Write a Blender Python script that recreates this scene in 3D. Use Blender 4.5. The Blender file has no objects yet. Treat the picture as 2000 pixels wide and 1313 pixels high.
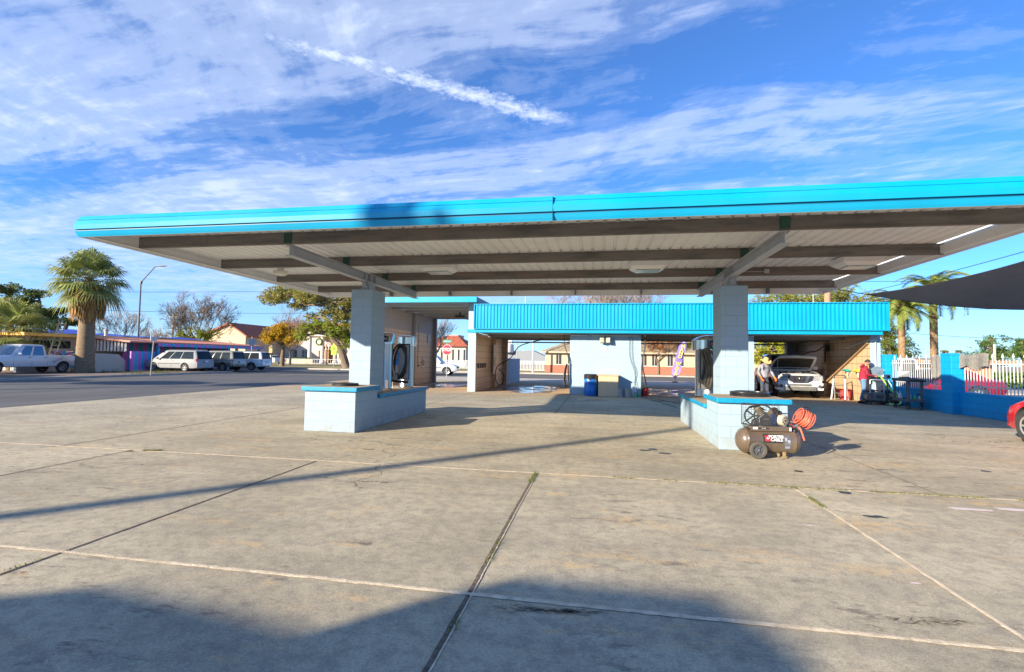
import bpy, bmesh, math, random
import numpy as np
from mathutils import Vector, Matrix, Euler, Quaternion, noise as mnoise
R = math.radians
scene = bpy.context.scene
COL = scene.collection
random.seed(7)

# ------------------------------------------------------------------ camera
EYE = Vector((0, 0, 1.5))
FPX, PCX, PCY = 949.0, 1000.0, 656.5
_dy = Vector((168, 46.5, FPX)).normalized()
_dx = -Vector((-5350, -38.5, FPX)); _dx = (_dx - _dx.dot(_dy) * _dy).normalized()
_dz = _dx.cross(_dy)
if _dz.y > 0: _dz = -_dz
cam_data = bpy.data.cameras.new('camera')
cam = bpy.data.objects.new('camera', cam_data); COL.objects.link(cam)
cam_data.sensor_width = 36.0
cam_data.lens = 36.0 * FPX / 2000.0
cam_data.clip_start = 0.05; cam_data.clip_end = 3000
right = Vector((_dx.x, _dy.x, _dz.x)); down = Vector((_dx.y, _dy.y, _dz.y)); fwd = Vector((_dx.z, _dy.z, _dz.z))
m = Matrix((right, -down, -fwd)).transposed().to_4x4(); m.translation = EYE
cam.matrix_world = m
scene.camera = cam

def at(u, v, Y=None, z=None, X=None):
    """world point of a measured direction at a known depth, height or width"""
    c = Vector(((u - PCX) / FPX, (v - PCY) / FPX, 1.0))
    d = Vector((_dx.dot(c), _dy.dot(c), _dz.dot(c)))
    if Y is not None: t = Y / d.y
    elif X is not None: t = X / d.x
    else: t = (z - EYE.z) / d.z
    return EYE + d * t

# ------------------------------------------------------------------ light
scene.view_settings.view_transform = 'Standard'
scene.view_settings.look = 'None'
scene.view_settings.exposure = 1.5
scene.view_settings.gamma = 1.0
SUN_TO = Vector((-1.98, -2.14, 1.0)).normalized()
sun_d = bpy.data.lights.new('sun', 'SUN'); sun_d.energy = 4.1; sun_d.angle = R(0.55); sun_d.color = (1.0, 0.87, 0.665)
sun = bpy.data.objects.new('sun', sun_d); COL.objects.link(sun)
sun.rotation_euler = SUN_TO.to_track_quat('Z', 'Y').to_euler(); sun.location = (0, 0, 60)

world = bpy.data.worlds.new('World'); scene.world = world; world.use_nodes = True
wt = world.node_tree; wt.nodes.clear()
class NT:
    def __init__(s, t): s.t = t
    def n(s, typ, **kw):
        nd = s.t.nodes.new(typ)
        for k, v in kw.items():
            if k == 'inp':
                for kk, vv in v.items(): s.set(nd, kk, vv)
            else: setattr(nd, k, v)
        return nd
    def set(s, nd, k, v):
        i = nd.inputs[k]
        if isinstance(v, bpy.types.NodeSocket): s.t.links.new(v, i)
        else: i.default_value = v
    def math(s, op, a, b=0.0, c=0.0, clamp=False):
        nd = s.t.nodes.new('ShaderNodeMath'); nd.operation = op; nd.use_clamp = clamp
        for i, v in enumerate((a, b, c)): s.set(nd, i, v)
        return nd.outputs[0]
    def ramp(s, fac, stops, interp='LINEAR'):
        nd = s.t.nodes.new('ShaderNodeValToRGB'); nd.color_ramp.interpolation = interp
        e = nd.color_ramp.elements
        while len(e) < len(stops): e.new(0.5)
        for el, (p, c) in zip(e, stops):
            el.position = p; el.color = (c, c, c, 1) if not isinstance(c, (tuple, list)) else (*c[:3], 1)
        s.set(nd, 0, fac); return nd.outputs[0]
    def mix(s, fac, a, b, mode='MIX'):
        nd = s.t.nodes.new('ShaderNodeMix'); nd.data_type = 'RGBA'; nd.blend_type = mode
        s.set(nd, 0, fac)
        for i, v in ((6, a), (7, b)):
            if isinstance(v, (tuple, list)): v = (*v[:3], 1)
            s.set(nd, i, v)
        return nd.outputs[2]
    def noise(s, vec, scale, detail=4, rough=0.55, dist=0.0):
        nd = s.n('ShaderNodeTexNoise', inp={'Scale': scale, 'Detail': detail, 'Roughness': rough, 'Distortion': dist})
        if vec is not None: s.set(nd, 'Vector', vec)
        return nd.outputs[0]
    def link(s, a, b): s.t.links.new(a, b)
    def comb(s, x, y, z=0.0):
        nd = s.t.nodes.new('ShaderNodeCombineXYZ')
        for i, v in enumerate((x, y, z)): s.set(nd, i, v)
        return nd.outputs[0]

W = NT(wt)
sky = W.n('ShaderNodeTexSky', sky_type='NISHITA', sun_disc=False)
sky.sun_elevation = math.asin(SUN_TO.z); sky.sun_rotation = math.atan2(SUN_TO.x, SUN_TO.y) % (2 * math.pi)
sky.air_density = 1.0; sky.dust_density = 0.3; sky.ozone_density = 2.2; sky.altitude = 400
tc = W.n('ShaderNodeTexCoord')
sep = W.n('ShaderNodeSeparateXYZ', inp={0: tc.outputs['Generated']})
zc = W.math('SQRT', W.math('ADD', W.math('MULTIPLY', sep.outputs[2], sep.outputs[2]), 0.0016))
px = W.math('DIVIDE', sep.outputs[0], zc); py = W.math('DIVIDE', sep.outputs[1], zc)
lim = 9.0
def sdot(a, b): return W.math('ADD', W.math('MULTIPLY', px, a), W.math('MULTIPLY', py, b))
u = sdot(0.975, -0.22); v = sdot(0.14, 0.99)
warp = W.noise(W.comb(u, v), 0.8, 2, 0.4)
warp2 = W.noise(W.comb(u, v, 7.0), 1.1, 2, 0.4)
v2 = W.math('ADD', v, W.math('MULTIPLY', W.math('SUBTRACT', warp, 0.5), 0.5))
u2 = W.math('ADD', u, W.math('MULTIPLY', W.math('SUBTRACT', warp2, 0.5), 0.7))
streak = W.noise(W.comb(W.math('MULTIPLY', u2, 0.8), W.math('MULTIPLY', v2, 2.1)), 1.5, 4, 0.5, 0.0)
# a second set of wisps crosses the first at an angle
fu = W.math('ADD', W.math('MULTIPLY', u2, 0.8), W.math('MULTIPLY', v2, 0.6)); fv = W.math('SUBTRACT', W.math('MULTIPLY', v2, 0.8), W.math('MULTIPLY', u2, 0.6))
cross = W.noise(W.comb(W.math('MULTIPLY', fu, 3.0), W.math('MULTIPLY', fv, 1.3), 2.0), 2.0, 8, 0.66, 0.15)
fine = W.noise(W.comb(W.math('MULTIPLY', u2, 1.3), W.math('MULTIPLY', v2, 4.2)), 2.6, 8, 0.62, 0.1)
mott = W.noise(W.comb(u2, v2, 9.0), 9.0, 6, 0.7, 0.2)
patch = W.noise(W.comb(W.math('MULTIPLY', u, 0.9), W.math('MULTIPLY', v, 0.9), 4.0), 1.0, 2, 0.5)
vb = W.math('ADD', W.math('ADD', v, W.math('MULTIPLY', u, 0.02)), W.math('MULTIPLY', W.math('SUBTRACT', warp, 0.5), 0.5))
band = W.ramp(W.math('DIVIDE', vb, 6.0), [(0.0, 0.35), (0.17, 0.66), (0.225, 0.62), (0.265, 0.22), (0.315, 0.20), (0.36, 0.70), (0.405, 0.72), (0.445, 0.48), (0.485, 0.66), (0.55, 0.62), (0.7, 0.60), (1.0, 0.60)], 'EASE')
d0 = W.math('ADD', W.math('MULTIPLY', streak, 0.45), W.math('MULTIPLY', fine, 0.68))
d0 = W.math('ADD', d0, W.math('MULTIPLY', cross, 0.54))
d0 = W.math('ADD', d0, W.math('MULTIPLY', mott, 0.08))
d0 = W.math('ADD', d0, W.math('MULTIPLY', band, 0.62))
d0 = W.math('ADD', d0, W.math('MULTIPLY', patch, 0.45))
leftw = W.math('SMOOTH_MIN', W.math('MULTIPLY', px, -0.07), 0.16, 0.1)
d0 = W.math('ADD', d0, leftw)
cir = W.ramp(W.math('DIVIDE', d0, 2.4), [(0.515, 0.03), (0.57, 0.15), (0.655, 0.46), (0.78, 0.86)], 'EASE')
# contrail of small puffs
ta = sdot(0.786, 0.618); tb = sdot(-0.618, 0.786)
cx0 = -1.016 * -0.618 + 1.323 * 0.786
puff = W.noise(W.comb(px, py), 22.0, 6, 0.68, 0.3)
wob = W.math('MULTIPLY', W.math('SUBTRACT', W.noise(W.comb(ta, 0.0), 5.0, 2), 0.5), 0.05)
off = W.math('ABSOLUTE', W.math('ADD', W.math('SUBTRACT', tb, cx0), wob))
t0 = -1.016 * 0.786 + 1.323 * 0.618; t1 = -0.1 * 0.786 + 2.05 * 0.618
along = W.math('MULTIPLY', W.ramp(W.math('SUBTRACT', ta, t0 - 0.25), [(0, 0.0), (0.40, 1.0)]), W.ramp(W.math('SUBTRACT', t1 + 0.03, ta), [(0, 0.0), (0.22, 1.0)]))
wid = W.math('ADD', 0.070, W.math('MULTIPLY', W.math('SUBTRACT', ta, t0), 0.012))
core = W.math('SUBTRACT', 1.0, W.math('DIVIDE', off, W.math('MULTIPLY', wid, 1.9)), clamp=True)
trail = W.math('MULTIPLY', W.math('MULTIPLY', along, W.ramp(W.math('ADD', W.math('MULTIPLY', core, 0.55), W.math('MULTIPLY', puff, 0.75)), [(0.655, 0.0), (0.97, 1.0)])), 0.95)
trail = W.math('MULTIPLY', trail, W.ramp(core, [(0.0, 0.0), (0.12, 1.0)]))
cov = W.math('MAXIMUM', cir, trail)
hor = W.ramp(sep.outputs[2], [(0.0, 0.0), (0.04, 0.1), (0.12, 0.8), (0.3, 1.0)])
cov = W.math('MAXIMUM', W.math('MULTIPLY', cov, hor), W.ramp(sep.outputs[2], [(0.0, 0.5), (0.16, 0.0)]))
blue = W.mix(1.0, sky.outputs[0], (0.22, 0.47, 0.80), 'MULTIPLY')
skylum = W.mix(cov, blue, (2.65, 3.05, 3.95))
bg = W.n('ShaderNodeBackground', inp={'Strength': 0.115, 'Color': skylum})
wo = W.n('ShaderNodeOutputWorld', inp={'Surface': bg.outputs[0]})

# ------------------------------------------------------------------ materials
MATS = {}
def mat(name, col, rough=0.6, metal=0.0, var=0.12, scale=5.0, bump=0.0, bscale=60.0, coat=0.0, spec=0.5, trans=0.0, emit=0.0, stretch=None, dirt=None):
    if name in MATS: return MATS[name]
    mm = bpy.data.materials.new(name); mm.use_nodes = True; t = mm.node_tree; t.nodes.clear(); N = NT(t)
    co = N.n('ShaderNodeTexCoord').outputs['Object']
    if stretch:
        mp = N.n('ShaderNodeMapping', inp={0: co, 'Scale': stretch}); co = mp.outputs[0]
    f = N.noise(co, scale, 5, 0.6)
    f = N.ramp(f, [(0.3, 0.0), (0.7, 1.0)])
    c = N.mix(f, tuple(max(0, x * (1 - var)) for x in col), tuple(min(1, x * (1 + var)) for x in col))
    if dirt:
        g = N.ramp(N.noise(co, scale * 0.5, 6, 0.7), [(0.5, 0.0), (0.72, dirt[1])]); c = N.mix(g, c, dirt[0])
    p = N.n('ShaderNodeBsdfPrincipled', inp={'Base Color': c, 'Roughness': rough, 'Metallic': metal, 'Coat Weight': coat, 'Coat Roughness': 0.05, 'Specular IOR Level': spec, 'Transmission Weight': trans})
    if emit: N.set(p, 'Emission Color', (*col, 1)); N.set(p, 'Emission Strength', emit)
    if bump:
        b = N.n('ShaderNodeBump', inp={'Height': N.noise(co, bscale, 4, 0.6), 'Strength': bump, 'Distance': 0.01}); N.link(b.outputs[0], p.inputs['Normal'])
    N.n('ShaderNodeOutputMaterial', inp={'Surface': p.outputs[0]})
    MATS[name] = mm; return mm

def wall_uv(N):
    g = N.n('ShaderNodeNewGeometry')
    sp = N.n('ShaderNodeSeparateXYZ', inp={0: g.outputs['Position']}); sn = N.n('ShaderNodeSeparateXYZ', inp={0: g.outputs['True Normal']})
    ax = N.math('GREATER_THAN', N.math('ABSOLUTE', sn.outputs[0]), 0.5)
    uu = N.math('ADD', N.math('MULTIPLY', sp.outputs[0], N.math('SUBTRACT', 1.0, ax)), N.math('MULTIPLY', sp.outputs[1], ax))
    return uu, sp.outputs[2], g.outputs['Position'], sp

def block_mat(name, col, bw=0.4, bh=0.2, offset=0.5, mort=0.007, mcol=None, var=0.06, rough=0.75, bump=0.35, shift=0.0, grime=None, gloss=None, nmort=0.35):
    if name in MATS: return MATS[name]
    mm = bpy.data.materials.new(name); mm.use_nodes = True; t = mm.node_tree; t.nodes.clear(); N = NT(t)
    uu, zz, pos, sp = wall_uv(N)
    uv = N.comb(N.math('ADD', uu, shift), zz)
    wob = N.n('ShaderNodeVectorMath', operation='SCALE', inp={0: N.comb(N.math('SUBTRACT', N.noise(pos, 3.0, 2), 0.5), N.math('SUBTRACT', N.noise(pos, 4.0, 2), 0.5)), 'Scale': 0.006})
    uv = N.n('ShaderNodeVectorMath', operation='ADD', inp={0: uv, 1: wob.outputs[0]}).outputs[0]
    br = N.n('ShaderNodeTexBrick', offset=offset, squash=1.0, inp={'Vector': uv, 'Scale': 1.0, 'Mortar Size': mort, 'Mortar Smooth': 0.35, 'Brick Width': bw, 'Row Height': bh, 'Bias': 0.0,
        'Color1': (*[x * (1 - var) for x in col], 1), 'Color2': (*[min(1, x * (1 + var)) for x in col], 1), 'Mortar': (*(mcol or [x * 0.72 for x in col]), 1)})
    n1 = N.noise(pos, 1.7, 6, 0.65)
    fade = N.ramp(N.noise(pos, 2.3, 3), [(0.4, 1.0 - nmort), (0.62, 1.0)])   # paint fills some joints
    base = N.mix(N.math('MULTIPLY', br.outputs['Fac'], fade), (*col, 1), br.outputs['Color'])
    base = N.mix(0.5, base, br.outputs['Color'])
    c = N.mix(N.ramp(n1, [(0.35, 0.0), (0.75, 0.35)]), base, tuple(x * 0.84 for x in col))
    if grime:
        # dirt splashed on the lowest courses
        gz = N.math('SUBTRACT', 1.0, N.math('DIVIDE', zz, grime[1]), clamp=True)
        gg = N.math('MULTIPLY', N.math('MULTIPLY', gz, N.ramp(N.noise(pos, 5.0, 6, 0.7), [(0.35, 0.0), (0.7, 1.0)])), grime[2])
        c = N.mix(gg, c, grime[0])
    p = N.n('ShaderNodeBsdfPrincipled', inp={'Base Color': c, 'Roughness': rough, 'Specular IOR Level': 0.4})
    h = N.math('SUBTRACT', N.math('MULTIPLY', N.noise(pos, 90.0, 3), 0.35), br.outputs['Fac'])
    b = N.n('ShaderNodeBump', inp={'Height': h, 'Strength': bump, 'Distance': 0.008}); N.link(b.outputs[0], p.inputs['Normal'])
    N.n('ShaderNodeOutputMaterial', inp={'Surface': p.outputs[0]})
    MATS[name] = mm; return mm

def leaf_mat(name, c1, c2, c3=None, trans=0.35, scale=1.2):
    if name in MATS: return MATS[name]
    mm = bpy.data.materials.new(name); mm.use_nodes = True; t = mm.node_tree; t.nodes.clear(); N = NT(t)
    pos = N.n('ShaderNodeNewGeometry').outputs['Position']
    rnd = N.n('ShaderNodeNewGeometry').outputs['Random Per Island']
    f = N.ramp(N.noise(pos, scale, 4, 0.6), [(0.35, 0), (0.65, 1)])
    c = N.mix(f, c1, c2)
    if c3: c = N.mix(N.ramp(rnd, [(0.55, 0.0), (0.9, 0.9)]), c, c3)
    c = N.mix(N.math('MULTIPLY', rnd, 0.45), c, tuple(x * 0.45 for x in c1))
    d = N.n('ShaderNodeBsdfPrincipled', inp={'Base Color': c, 'Roughness': 0.65, 'Specular IOR Level': 0.25})
    tr = N.n('ShaderNodeBsdfTranslucent', inp={'Color': c})
    mx = N.n('ShaderNodeMixShader', inp={0: trans, 1: d.outputs[0], 2: tr.outputs[0]})
    N.n('ShaderNodeOutputMaterial', inp={'Surface': mx.outputs[0]})
    MATS[name] = mm; return mm

# ------------------------------------------------------------------ mesh builder
class MB:
    def __init__(s): s.v = []; s.f = []; s.m = []; s.sm = []
    def add(s, vs, fs, m=0, smooth=False, M=None):
        o = len(s.v)
        for p in vs:
            p = Vector(p)
            s.v.append(tuple(M @ p if M else p))
        for i, f in enumerate(fs):
            s.f.append(tuple(o + k for k in f)); s.m.append(m[i] if isinstance(m, (list, tuple)) else m); s.sm.append(smooth)
        return s
    def box(s, a, b, m=0, M=None):
        """m: one index or six: -z +z -y +y -x +x"""
        x0, y0, z0 = a; x1, y1, z1 = b
        vs = [(x0, y0, z0), (x1, y0, z0), (x1, y1, z0), (x0, y1, z0), (x0, y0, z1), (x1, y0, z1), (x1, y1, z1), (x0, y1, z1)]
        fs = [(0, 3, 2, 1), (4, 5, 6, 7), (0, 1, 5, 4), (2, 3, 7, 6), (0, 4, 7, 3), (1, 2, 6, 5)]
        return s.add(vs, fs, m, False, M)
    def cbox(s, c, sz, m=0, rot=(0, 0, 0), M=None):
        T = Matrix.Translation(c) @ Euler(rot).to_matrix().to_4x4()
        if M: T = M @ T
        h = [k / 2 for k in sz]
        return s.box((-h[0], -h[1], -h[2]), (h[0], h[1], h[2]), m, T)
    def prism(s, poly, axis, a, b, m=0, M=None):
        n = len(poly)
        def P(q, d):
            return {'x': (d, q[0], q[1]), 'y': (q[0], d, q[1]), 'z': (q[0], q[1], d)}[axis]
        vs = [P(q, a) for q in poly] + [P(q, b) for q in poly]
        fs = [tuple(range(n))[::-1], tuple(range(n, 2 * n))] + [(i, (i + 1) % n, n + (i + 1) % n, n + i) for i in range(n)]
        return s.add(vs, fs, m, False, M)
    def tube(s, pts, r, n=8, m=0, M=None, smooth=True, caps=True):
        pts = [Vector(p) for p in pts]; k = len(pts)
        rs = r if isinstance(r, (list, tuple)) else [r] * k
        vs = []; prev = None
        for i, p in enumerate(pts):
            t = (pts[min(i + 1, k - 1)] - pts[max(i - 1, 0)])
            if t.length < 1e-9: t = Vector((0, 0, 1))
            t.normalize()
            if prev is None:
                a = Vector((0, 0, 1)) if abs(t.z) < 0.9 else Vector((1, 0, 0)); nrm = t.cross(a).normalized()
            else:
                nrm = prev - prev.dot(t) * t
                nrm = nrm.normalized() if nrm.length > 1e-6 else t.orthogonal().normalized()
            prev = nrm; bi = t.cross(nrm)
            for j in range(n):
                a = 2 * math.pi * j / n
                vs.append(p + (nrm * math.cos(a) + bi * math.sin(a)) * rs[i])
        fs = [(i * n + j, i * n + (j + 1) % n, (i + 1) * n + (j + 1) % n, (i + 1) * n + j) for i in range(k - 1) for j in range(n)]
        if caps: fs += [tuple(range(n))[::-1], tuple(range((k - 1) * n, k * n))]
        return s.add(vs, fs, m, smooth, M)
    def cyl(s, p0, p1, r0, r1=None, n=16, m=0, M=None, smooth=True):
        return s.tube([p0, p1], [r0, r0 if r1 is None else r1], n, m, M, smooth)
    def lathe(s, prof, c=(0, 0, 0), n=24, m=0, axis='z', M=None, smooth=True):
        vs = []; k = len(prof)
        for r, h in prof:
            for j in range(n):
                a = 2 * math.pi * j / n; x, y = r * math.cos(a), r * math.sin(a)
                q = {'z': (x, y, h), 'y': (x, h, y), 'x': (h, x, y)}[axis]
                vs.append((c[0] + q[0], c[1] + q[1], c[2] + q[2]))
        fs = [(i * n + j, i * n + (j + 1) % n, (i + 1) * n + (j + 1) % n, (i + 1) * n + j) for i in range(k - 1) for j in range(n)]
        return s.add(vs, fs, m, smooth, M)
    def quad(s, a, b, c, d, m=0, M=None): return s.add([a, b, c, d], [(0, 1, 2, 3)], m, False, M)
    def loft(s, rings, m=0, closed=True, caps=True, smooth=True, M=None):
        n = len(rings[0]); vs = [p for r in rings for p in r]; fs = []
        for i in range(len(rings) - 1):
            for j in range(n if closed else n - 1):
                fs.append((i * n + j, i * n + (j + 1) % n, (i + 1) * n + (j + 1) % n, (i + 1) * n + j))
        if caps: fs += [tuple(range(n))[::-1], tuple(range((len(rings) - 1) * n, len(rings) * n))]
        return s.add(vs, fs, m, smooth, M)
    def build(s, name, mats, parent=None, loc=None, bevel=0.0, sharp=35, seg=2, **kw):
        me = bpy.data.meshes.new(name); me.from_pydata(s.v, [], s.f)
        if not isinstance(mats, (list, tuple)): mats = [mats]
        for mm in mats: me.materials.append(mm)
        me.polygons.foreach_set('material_index', s.m)
        me.polygons.foreach_set('use_smooth', s.sm)
        bm = bmesh.new(); bm.from_mesh(me)
        bmesh.ops.recalc_face_normals(bm, faces=bm.faces)
        if bevel:
            bmesh.ops.bevel(bm, geom=[e for e in bm.edges if len(e.link_faces) == 2 and e.calc_face_angle(0) > 0.6], offset=bevel, segments=seg, affect='EDGES', profile=0.5, clamp_overlap=True)
        bm.to_mesh(me); bm.free()
        if any(s.sm): me.set_sharp_from_angle(angle=R(sharp))
        o = bpy.data.objects.new(name, me); COL.objects.link(o)
        if parent: o.parent = parent
        if loc: o.location = loc
        if kw: tag(o, **kw)
        return o

def tag(o, label=None, cat=None, group=None, kind=None):
    if label: o['label'] = label
    if cat: o['category'] = cat
    if group: o['group'] = group
    if kind: o['kind'] = kind
    return o
def thing(name, label, cat, loc=(0, 0, 0), rz=0.0, group=None):
    o = bpy.data.objects.new(name, None); COL.objects.link(o); o.empty_display_size = 0.2
    o.location = loc; o.rotation_euler = (0, 0, rz)
    return tag(o, label, cat, group)
def copy_tree(o, parent=None):
    c = o.copy(); COL.objects.link(c); c.parent = parent
    for ch in list(o.children): copy_tree(ch, c)
    return c
def text_mb(txt, size, M, depth=0.004, bold=0.0, spacing=1.0, line=1.0, align='CENTER'):
    """lettering as a solid mesh, x right, y up in its own plane"""
    cu = bpy.data.curves.new('lettering', 'FONT'); cu.body = txt; cu.size = size; cu.extrude = depth / 2; cu.offset = bold
    cu.align_x = align; cu.align_y = 'CENTER'; cu.space_character = spacing; cu.space_line = line; cu.resolution_u = 3
    ob = bpy.data.objects.new('lettering', cu); COL.objects.link(ob)
    dg = bpy.context.evaluated_depsgraph_get(); me = bpy.data.meshes.new_from_object(ob.evaluated_get(dg))
    mb = MB(); mb.add([v.co[:] for v in me.vertices], [tuple(p.vertices) for p in me.polygons], 0, False, M)
    bpy.data.objects.remove(ob); bpy.data.curves.remove(cu); bpy.data.meshes.remove(me)
    return mb
def frame_xz(loc, rz=0.0):
    """plane standing upright, facing -y turned by rz"""
    return Matrix.Translation(loc) @ Matrix.Rotation(rz, 4, 'Z') @ Matrix.Rotation(R(90), 4, 'X')
# ------------------------------------------------------------------ palette
BLOCK = block_mat('painted_block_pale_blue', (0.30, 0.405, 0.49), shift=0.16, grime=((0.24, 0.21, 0.18), 0.45, 0.75), var=0.02, mcol=(0.225, 0.315, 0.40), nmort=0.8)
BLOCK_W = block_mat('painted_block_white_blue', (0.32, 0.43, 0.51), grime=((0.42, 0.33, 0.24), 0.4, 0.6), var=0.015, mcol=(0.22, 0.31, 0.39), mort=0.005, nmort=0.8)
TILE = block_mat('tan_glazed_block', (0.54, 0.39, 0.24), offset=0.0, bw=0.4, bh=0.3, mort=0.014, mcol=(0.16, 0.09, 0.05), var=0.07, rough=0.35, bump=0.3, grime=((0.25, 0.14, 0.08), 1.1, 0.5), nmort=0.2)
GREYBLOCK = block_mat('bare_grey_block', (0.36, 0.37, 0.39), bw=0.4, bh=0.2, var=0.05, mort=0.006, mcol=(0.25, 0.24, 0.24), nmort=0.4)
BLUEWALL = block_mat('bright_blue_block', (0.0, 0.31, 0.62), bw=0.4, bh=0.2, var=0.04, mort=0.007, mcol=(0.0, 0.15, 0.36), grime=((0.05, 0.10, 0.16), 0.3, 0.5), rough=0.6, nmort=0.6)
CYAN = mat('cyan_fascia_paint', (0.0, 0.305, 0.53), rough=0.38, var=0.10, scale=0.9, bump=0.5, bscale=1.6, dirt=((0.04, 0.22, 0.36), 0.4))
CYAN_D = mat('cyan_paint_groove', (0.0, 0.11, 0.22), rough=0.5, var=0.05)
CAP = mat('cyan_cap_paint', (0.0, 0.23, 0.44), rough=0.5, var=0.2, scale=9, bump=0.25, bscale=35)
CAPTOP = mat('cap_concrete_top', (0.33, 0.26, 0.19), rough=0.85, var=0.25, scale=5, bump=0.3, bscale=60)
DECK = mat('roof_deck_cream', (0.80, 0.81, 0.82), rough=0.5, var=0.10, scale=1.3, dirt=((0.36, 0.26, 0.18), 0.35))
PURLIN = mat('weathered_purlin_steel', (0.16, 0.15, 0.14), rough=0.7, var=0.40, scale=3.0, bump=0.15, bscale=30, stretch=(0.4, 1, 3), dirt=((0.20, 0.09, 0.05), 0.6))
PURLIN_UND = mat('purlin_primer_red', (0.35, 0.08, 0.05), rough=0.7, var=0.3)
BEAM = mat('grey_painted_beam', (0.40, 0.43, 0.47), rough=0.55, var=0.08, scale=3)
BEAM_D = mat('grey_steel_dark', (0.20, 0.21, 0.22), rough=0.6, var=0.12)
GREEN_CLIP = mat('dark_green_clip', (0.01, 0.07, 0.05), rough=0.5)
WHITE = mat('white_paint', (0.58, 0.59, 0.60), rough=0.45, var=0.05)
STEEL = mat('brushed_stainless', (0.46, 0.43, 0.39), rough=0.27, metal=1.0, var=0.12, scale=3, stretch=(8, 8, 0.3), bump=0.02, bscale=20)
STEEL_P = mat('polished_stainless', (0.52, 0.50, 0.47), rough=0.16, metal=1.0, var=0.08)
ALU = mat('bare_aluminium', (0.66, 0.67, 0.68), rough=0.35, metal=0.8, var=0.08)
BLACK = mat('black_rubber', (0.018, 0.018, 0.02), rough=0.55, var=0.3, scale=20, bump=0.1)
BLACK_G = mat('black_gloss', (0.02, 0.02, 0.022), rough=0.2, var=0.2)
HOSEGREY = mat('faded_hose', (0.10, 0.085, 0.065), rough=0.7, var=0.4, scale=6, bump=0.3, bscale=90)
TYRE = mat('tyre_rubber', (0.03, 0.03, 0.031), rough=0.85, var=0.35, scale=12, bump=0.3)
RIM = mat('alloy_rim', (0.55, 0.55, 0.56), rough=0.3, metal=0.7, var=0.1)
GLASS = mat('tinted_window', (0.02, 0.026, 0.03), rough=0.03, var=0.2, spec=0.2)
GLASS_L = mat('pale_window', (0.12, 0.16, 0.17), rough=0.06, var=0.3, spec=0.9)
CHROME = mat('chrome_trim', (0.75, 0.76, 0.78), rough=0.12, metal=1.0)
LAMP_R = mat('red_tail_lens', (0.45, 0.012, 0.015), rough=0.2, var=0.2, spec=0.7)
LAMP_A = mat('amber_lens', (0.75, 0.22, 0.02), rough=0.2, var=0.2)
LAMP_W = mat('clear_lens', (0.30, 0.32, 0.34), rough=0.12, var=0.3, scale=14, spec=0.9)
PLASTIC = mat('dark_trim_plastic', (0.07, 0.072, 0.075), rough=0.65, var=0.2)
def paint(name, col, rough=0.3): return mat(name, col, rough=rough, var=0.04, coat=0.7, dirt=(tuple(x * 0.75 + 0.02 for x in col), 0.35))
P_WHITE = paint('white_car_paint', (0.66, 0.665, 0.68)); P_SILVER = mat('silver_car_paint', (0.30, 0.31, 0.33), rough=0.6, metal=0.0, var=0.05, coat=0.12, spec=0.25)
P_TAN = mat('two_tone_green_tan_paint', (0.30, 0.29, 0.24), rough=0.35, metal=0.2, coat=0.6, var=0.06)
P_DOLIVE = mat('dark_lower_body_paint', (0.13, 0.13, 0.115), rough=0.4, metal=0.2, var=0.1)
P_RED = paint('red_car_paint', (0.50, 0.006, 0.012)); P_RED2 = paint('crimson_car_paint', (0.24, 0.006, 0.018)); P_GREY = mat('grey_car_paint', (0.16, 0.175, 0.20), rough=0.3, metal=0.3, coat=0.7)
BARK = mat('grey_brown_bark', (0.17, 0.125, 0.09), rough=0.9, var=0.35, scale=6, bump=0.8, bscale=18)
BARK_L = mat('pale_twig_bark', (0.26, 0.21, 0.18), rough=0.9, var=0.3, scale=4, bump=0.4, bscale=20)
PALMBARK = mat('ringed_palm_trunk', (0.22, 0.155, 0.095), rough=0.95, var=0.4, scale=4, bump=1.0, bscale=9, stretch=(1, 1, 6))
DATEBARK = mat('date_palm_trunk', (0.24, 0.155, 0.08), rough=0.95, var=0.35, scale=5, bump=1.0, bscale=8)
STRAW = leaf_mat('dead_palm_straw', (0.56, 0.32, 0.10), (0.42, 0.24, 0.09), (0.16, 0.10, 0.06), 0.15, 2.5)
PALMGREEN = leaf_mat('fan_palm_green', (0.23, 0.29, 0.06), (0.38, 0.41, 0.13), (0.30, 0.27, 0.12), 0.25)
DATEGREEN = leaf_mat('date_palm_green', (0.20, 0.27, 0.05), (0.32, 0.36, 0.08), (0.16, 0.17, 0.04), 0.3)
DARKGREEN = leaf_mat('dark_tree_green', (0.07, 0.14, 0.03), (0.13, 0.21, 0.045), None, 0.2)
OLIVE = leaf_mat('olive_tree_green', (0.16, 0.17, 0.03), (0.26, 0.25, 0.05), (0.10, 0.11, 0.03), 0.3)
YELLOWG = leaf_mat('yellow_green_leaf', (0.40, 0.42, 0.03), (0.52, 0.48, 0.05), (0.15, 0.22, 0.03), 0.35)
GOLD = leaf_mat('autumn_gold_leaf', (0.62, 0.42, 0.02), (0.62, 0.30, 0.03), (0.30, 0.30, 0.03), 0.35)
RUST = leaf_mat('autumn_rust_leaf', (0.42, 0.14, 0.05), (0.50, 0.24, 0.08), (0.30, 0.20, 0.06), 0.3)
HEDGE = leaf_mat('hedge_green', (0.10, 0.20, 0.02), (0.17, 0.28, 0.03), None, 0.3)
WEED = leaf_mat('joint_weeds', (0.13, 0.20, 0.03), (0.24, 0.26, 0.06), (0.42, 0.34, 0.14), 0.3, 6)
STUCCO = mat('cream_stucco', (0.52, 0.41, 0.28), rough=0.85, var=0.06, bump=0.2)
STUCCO_W = mat('warm_white_stucco', (0.55, 0.49, 0.41), rough=0.85, var=0.05, bump=0.2)
REDTILE = mat('red_clay_tile', (0.38, 0.10, 0.05), rough=0.8, var=0.4, scale=2.5, bump=0.8, bscale=10)
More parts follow.
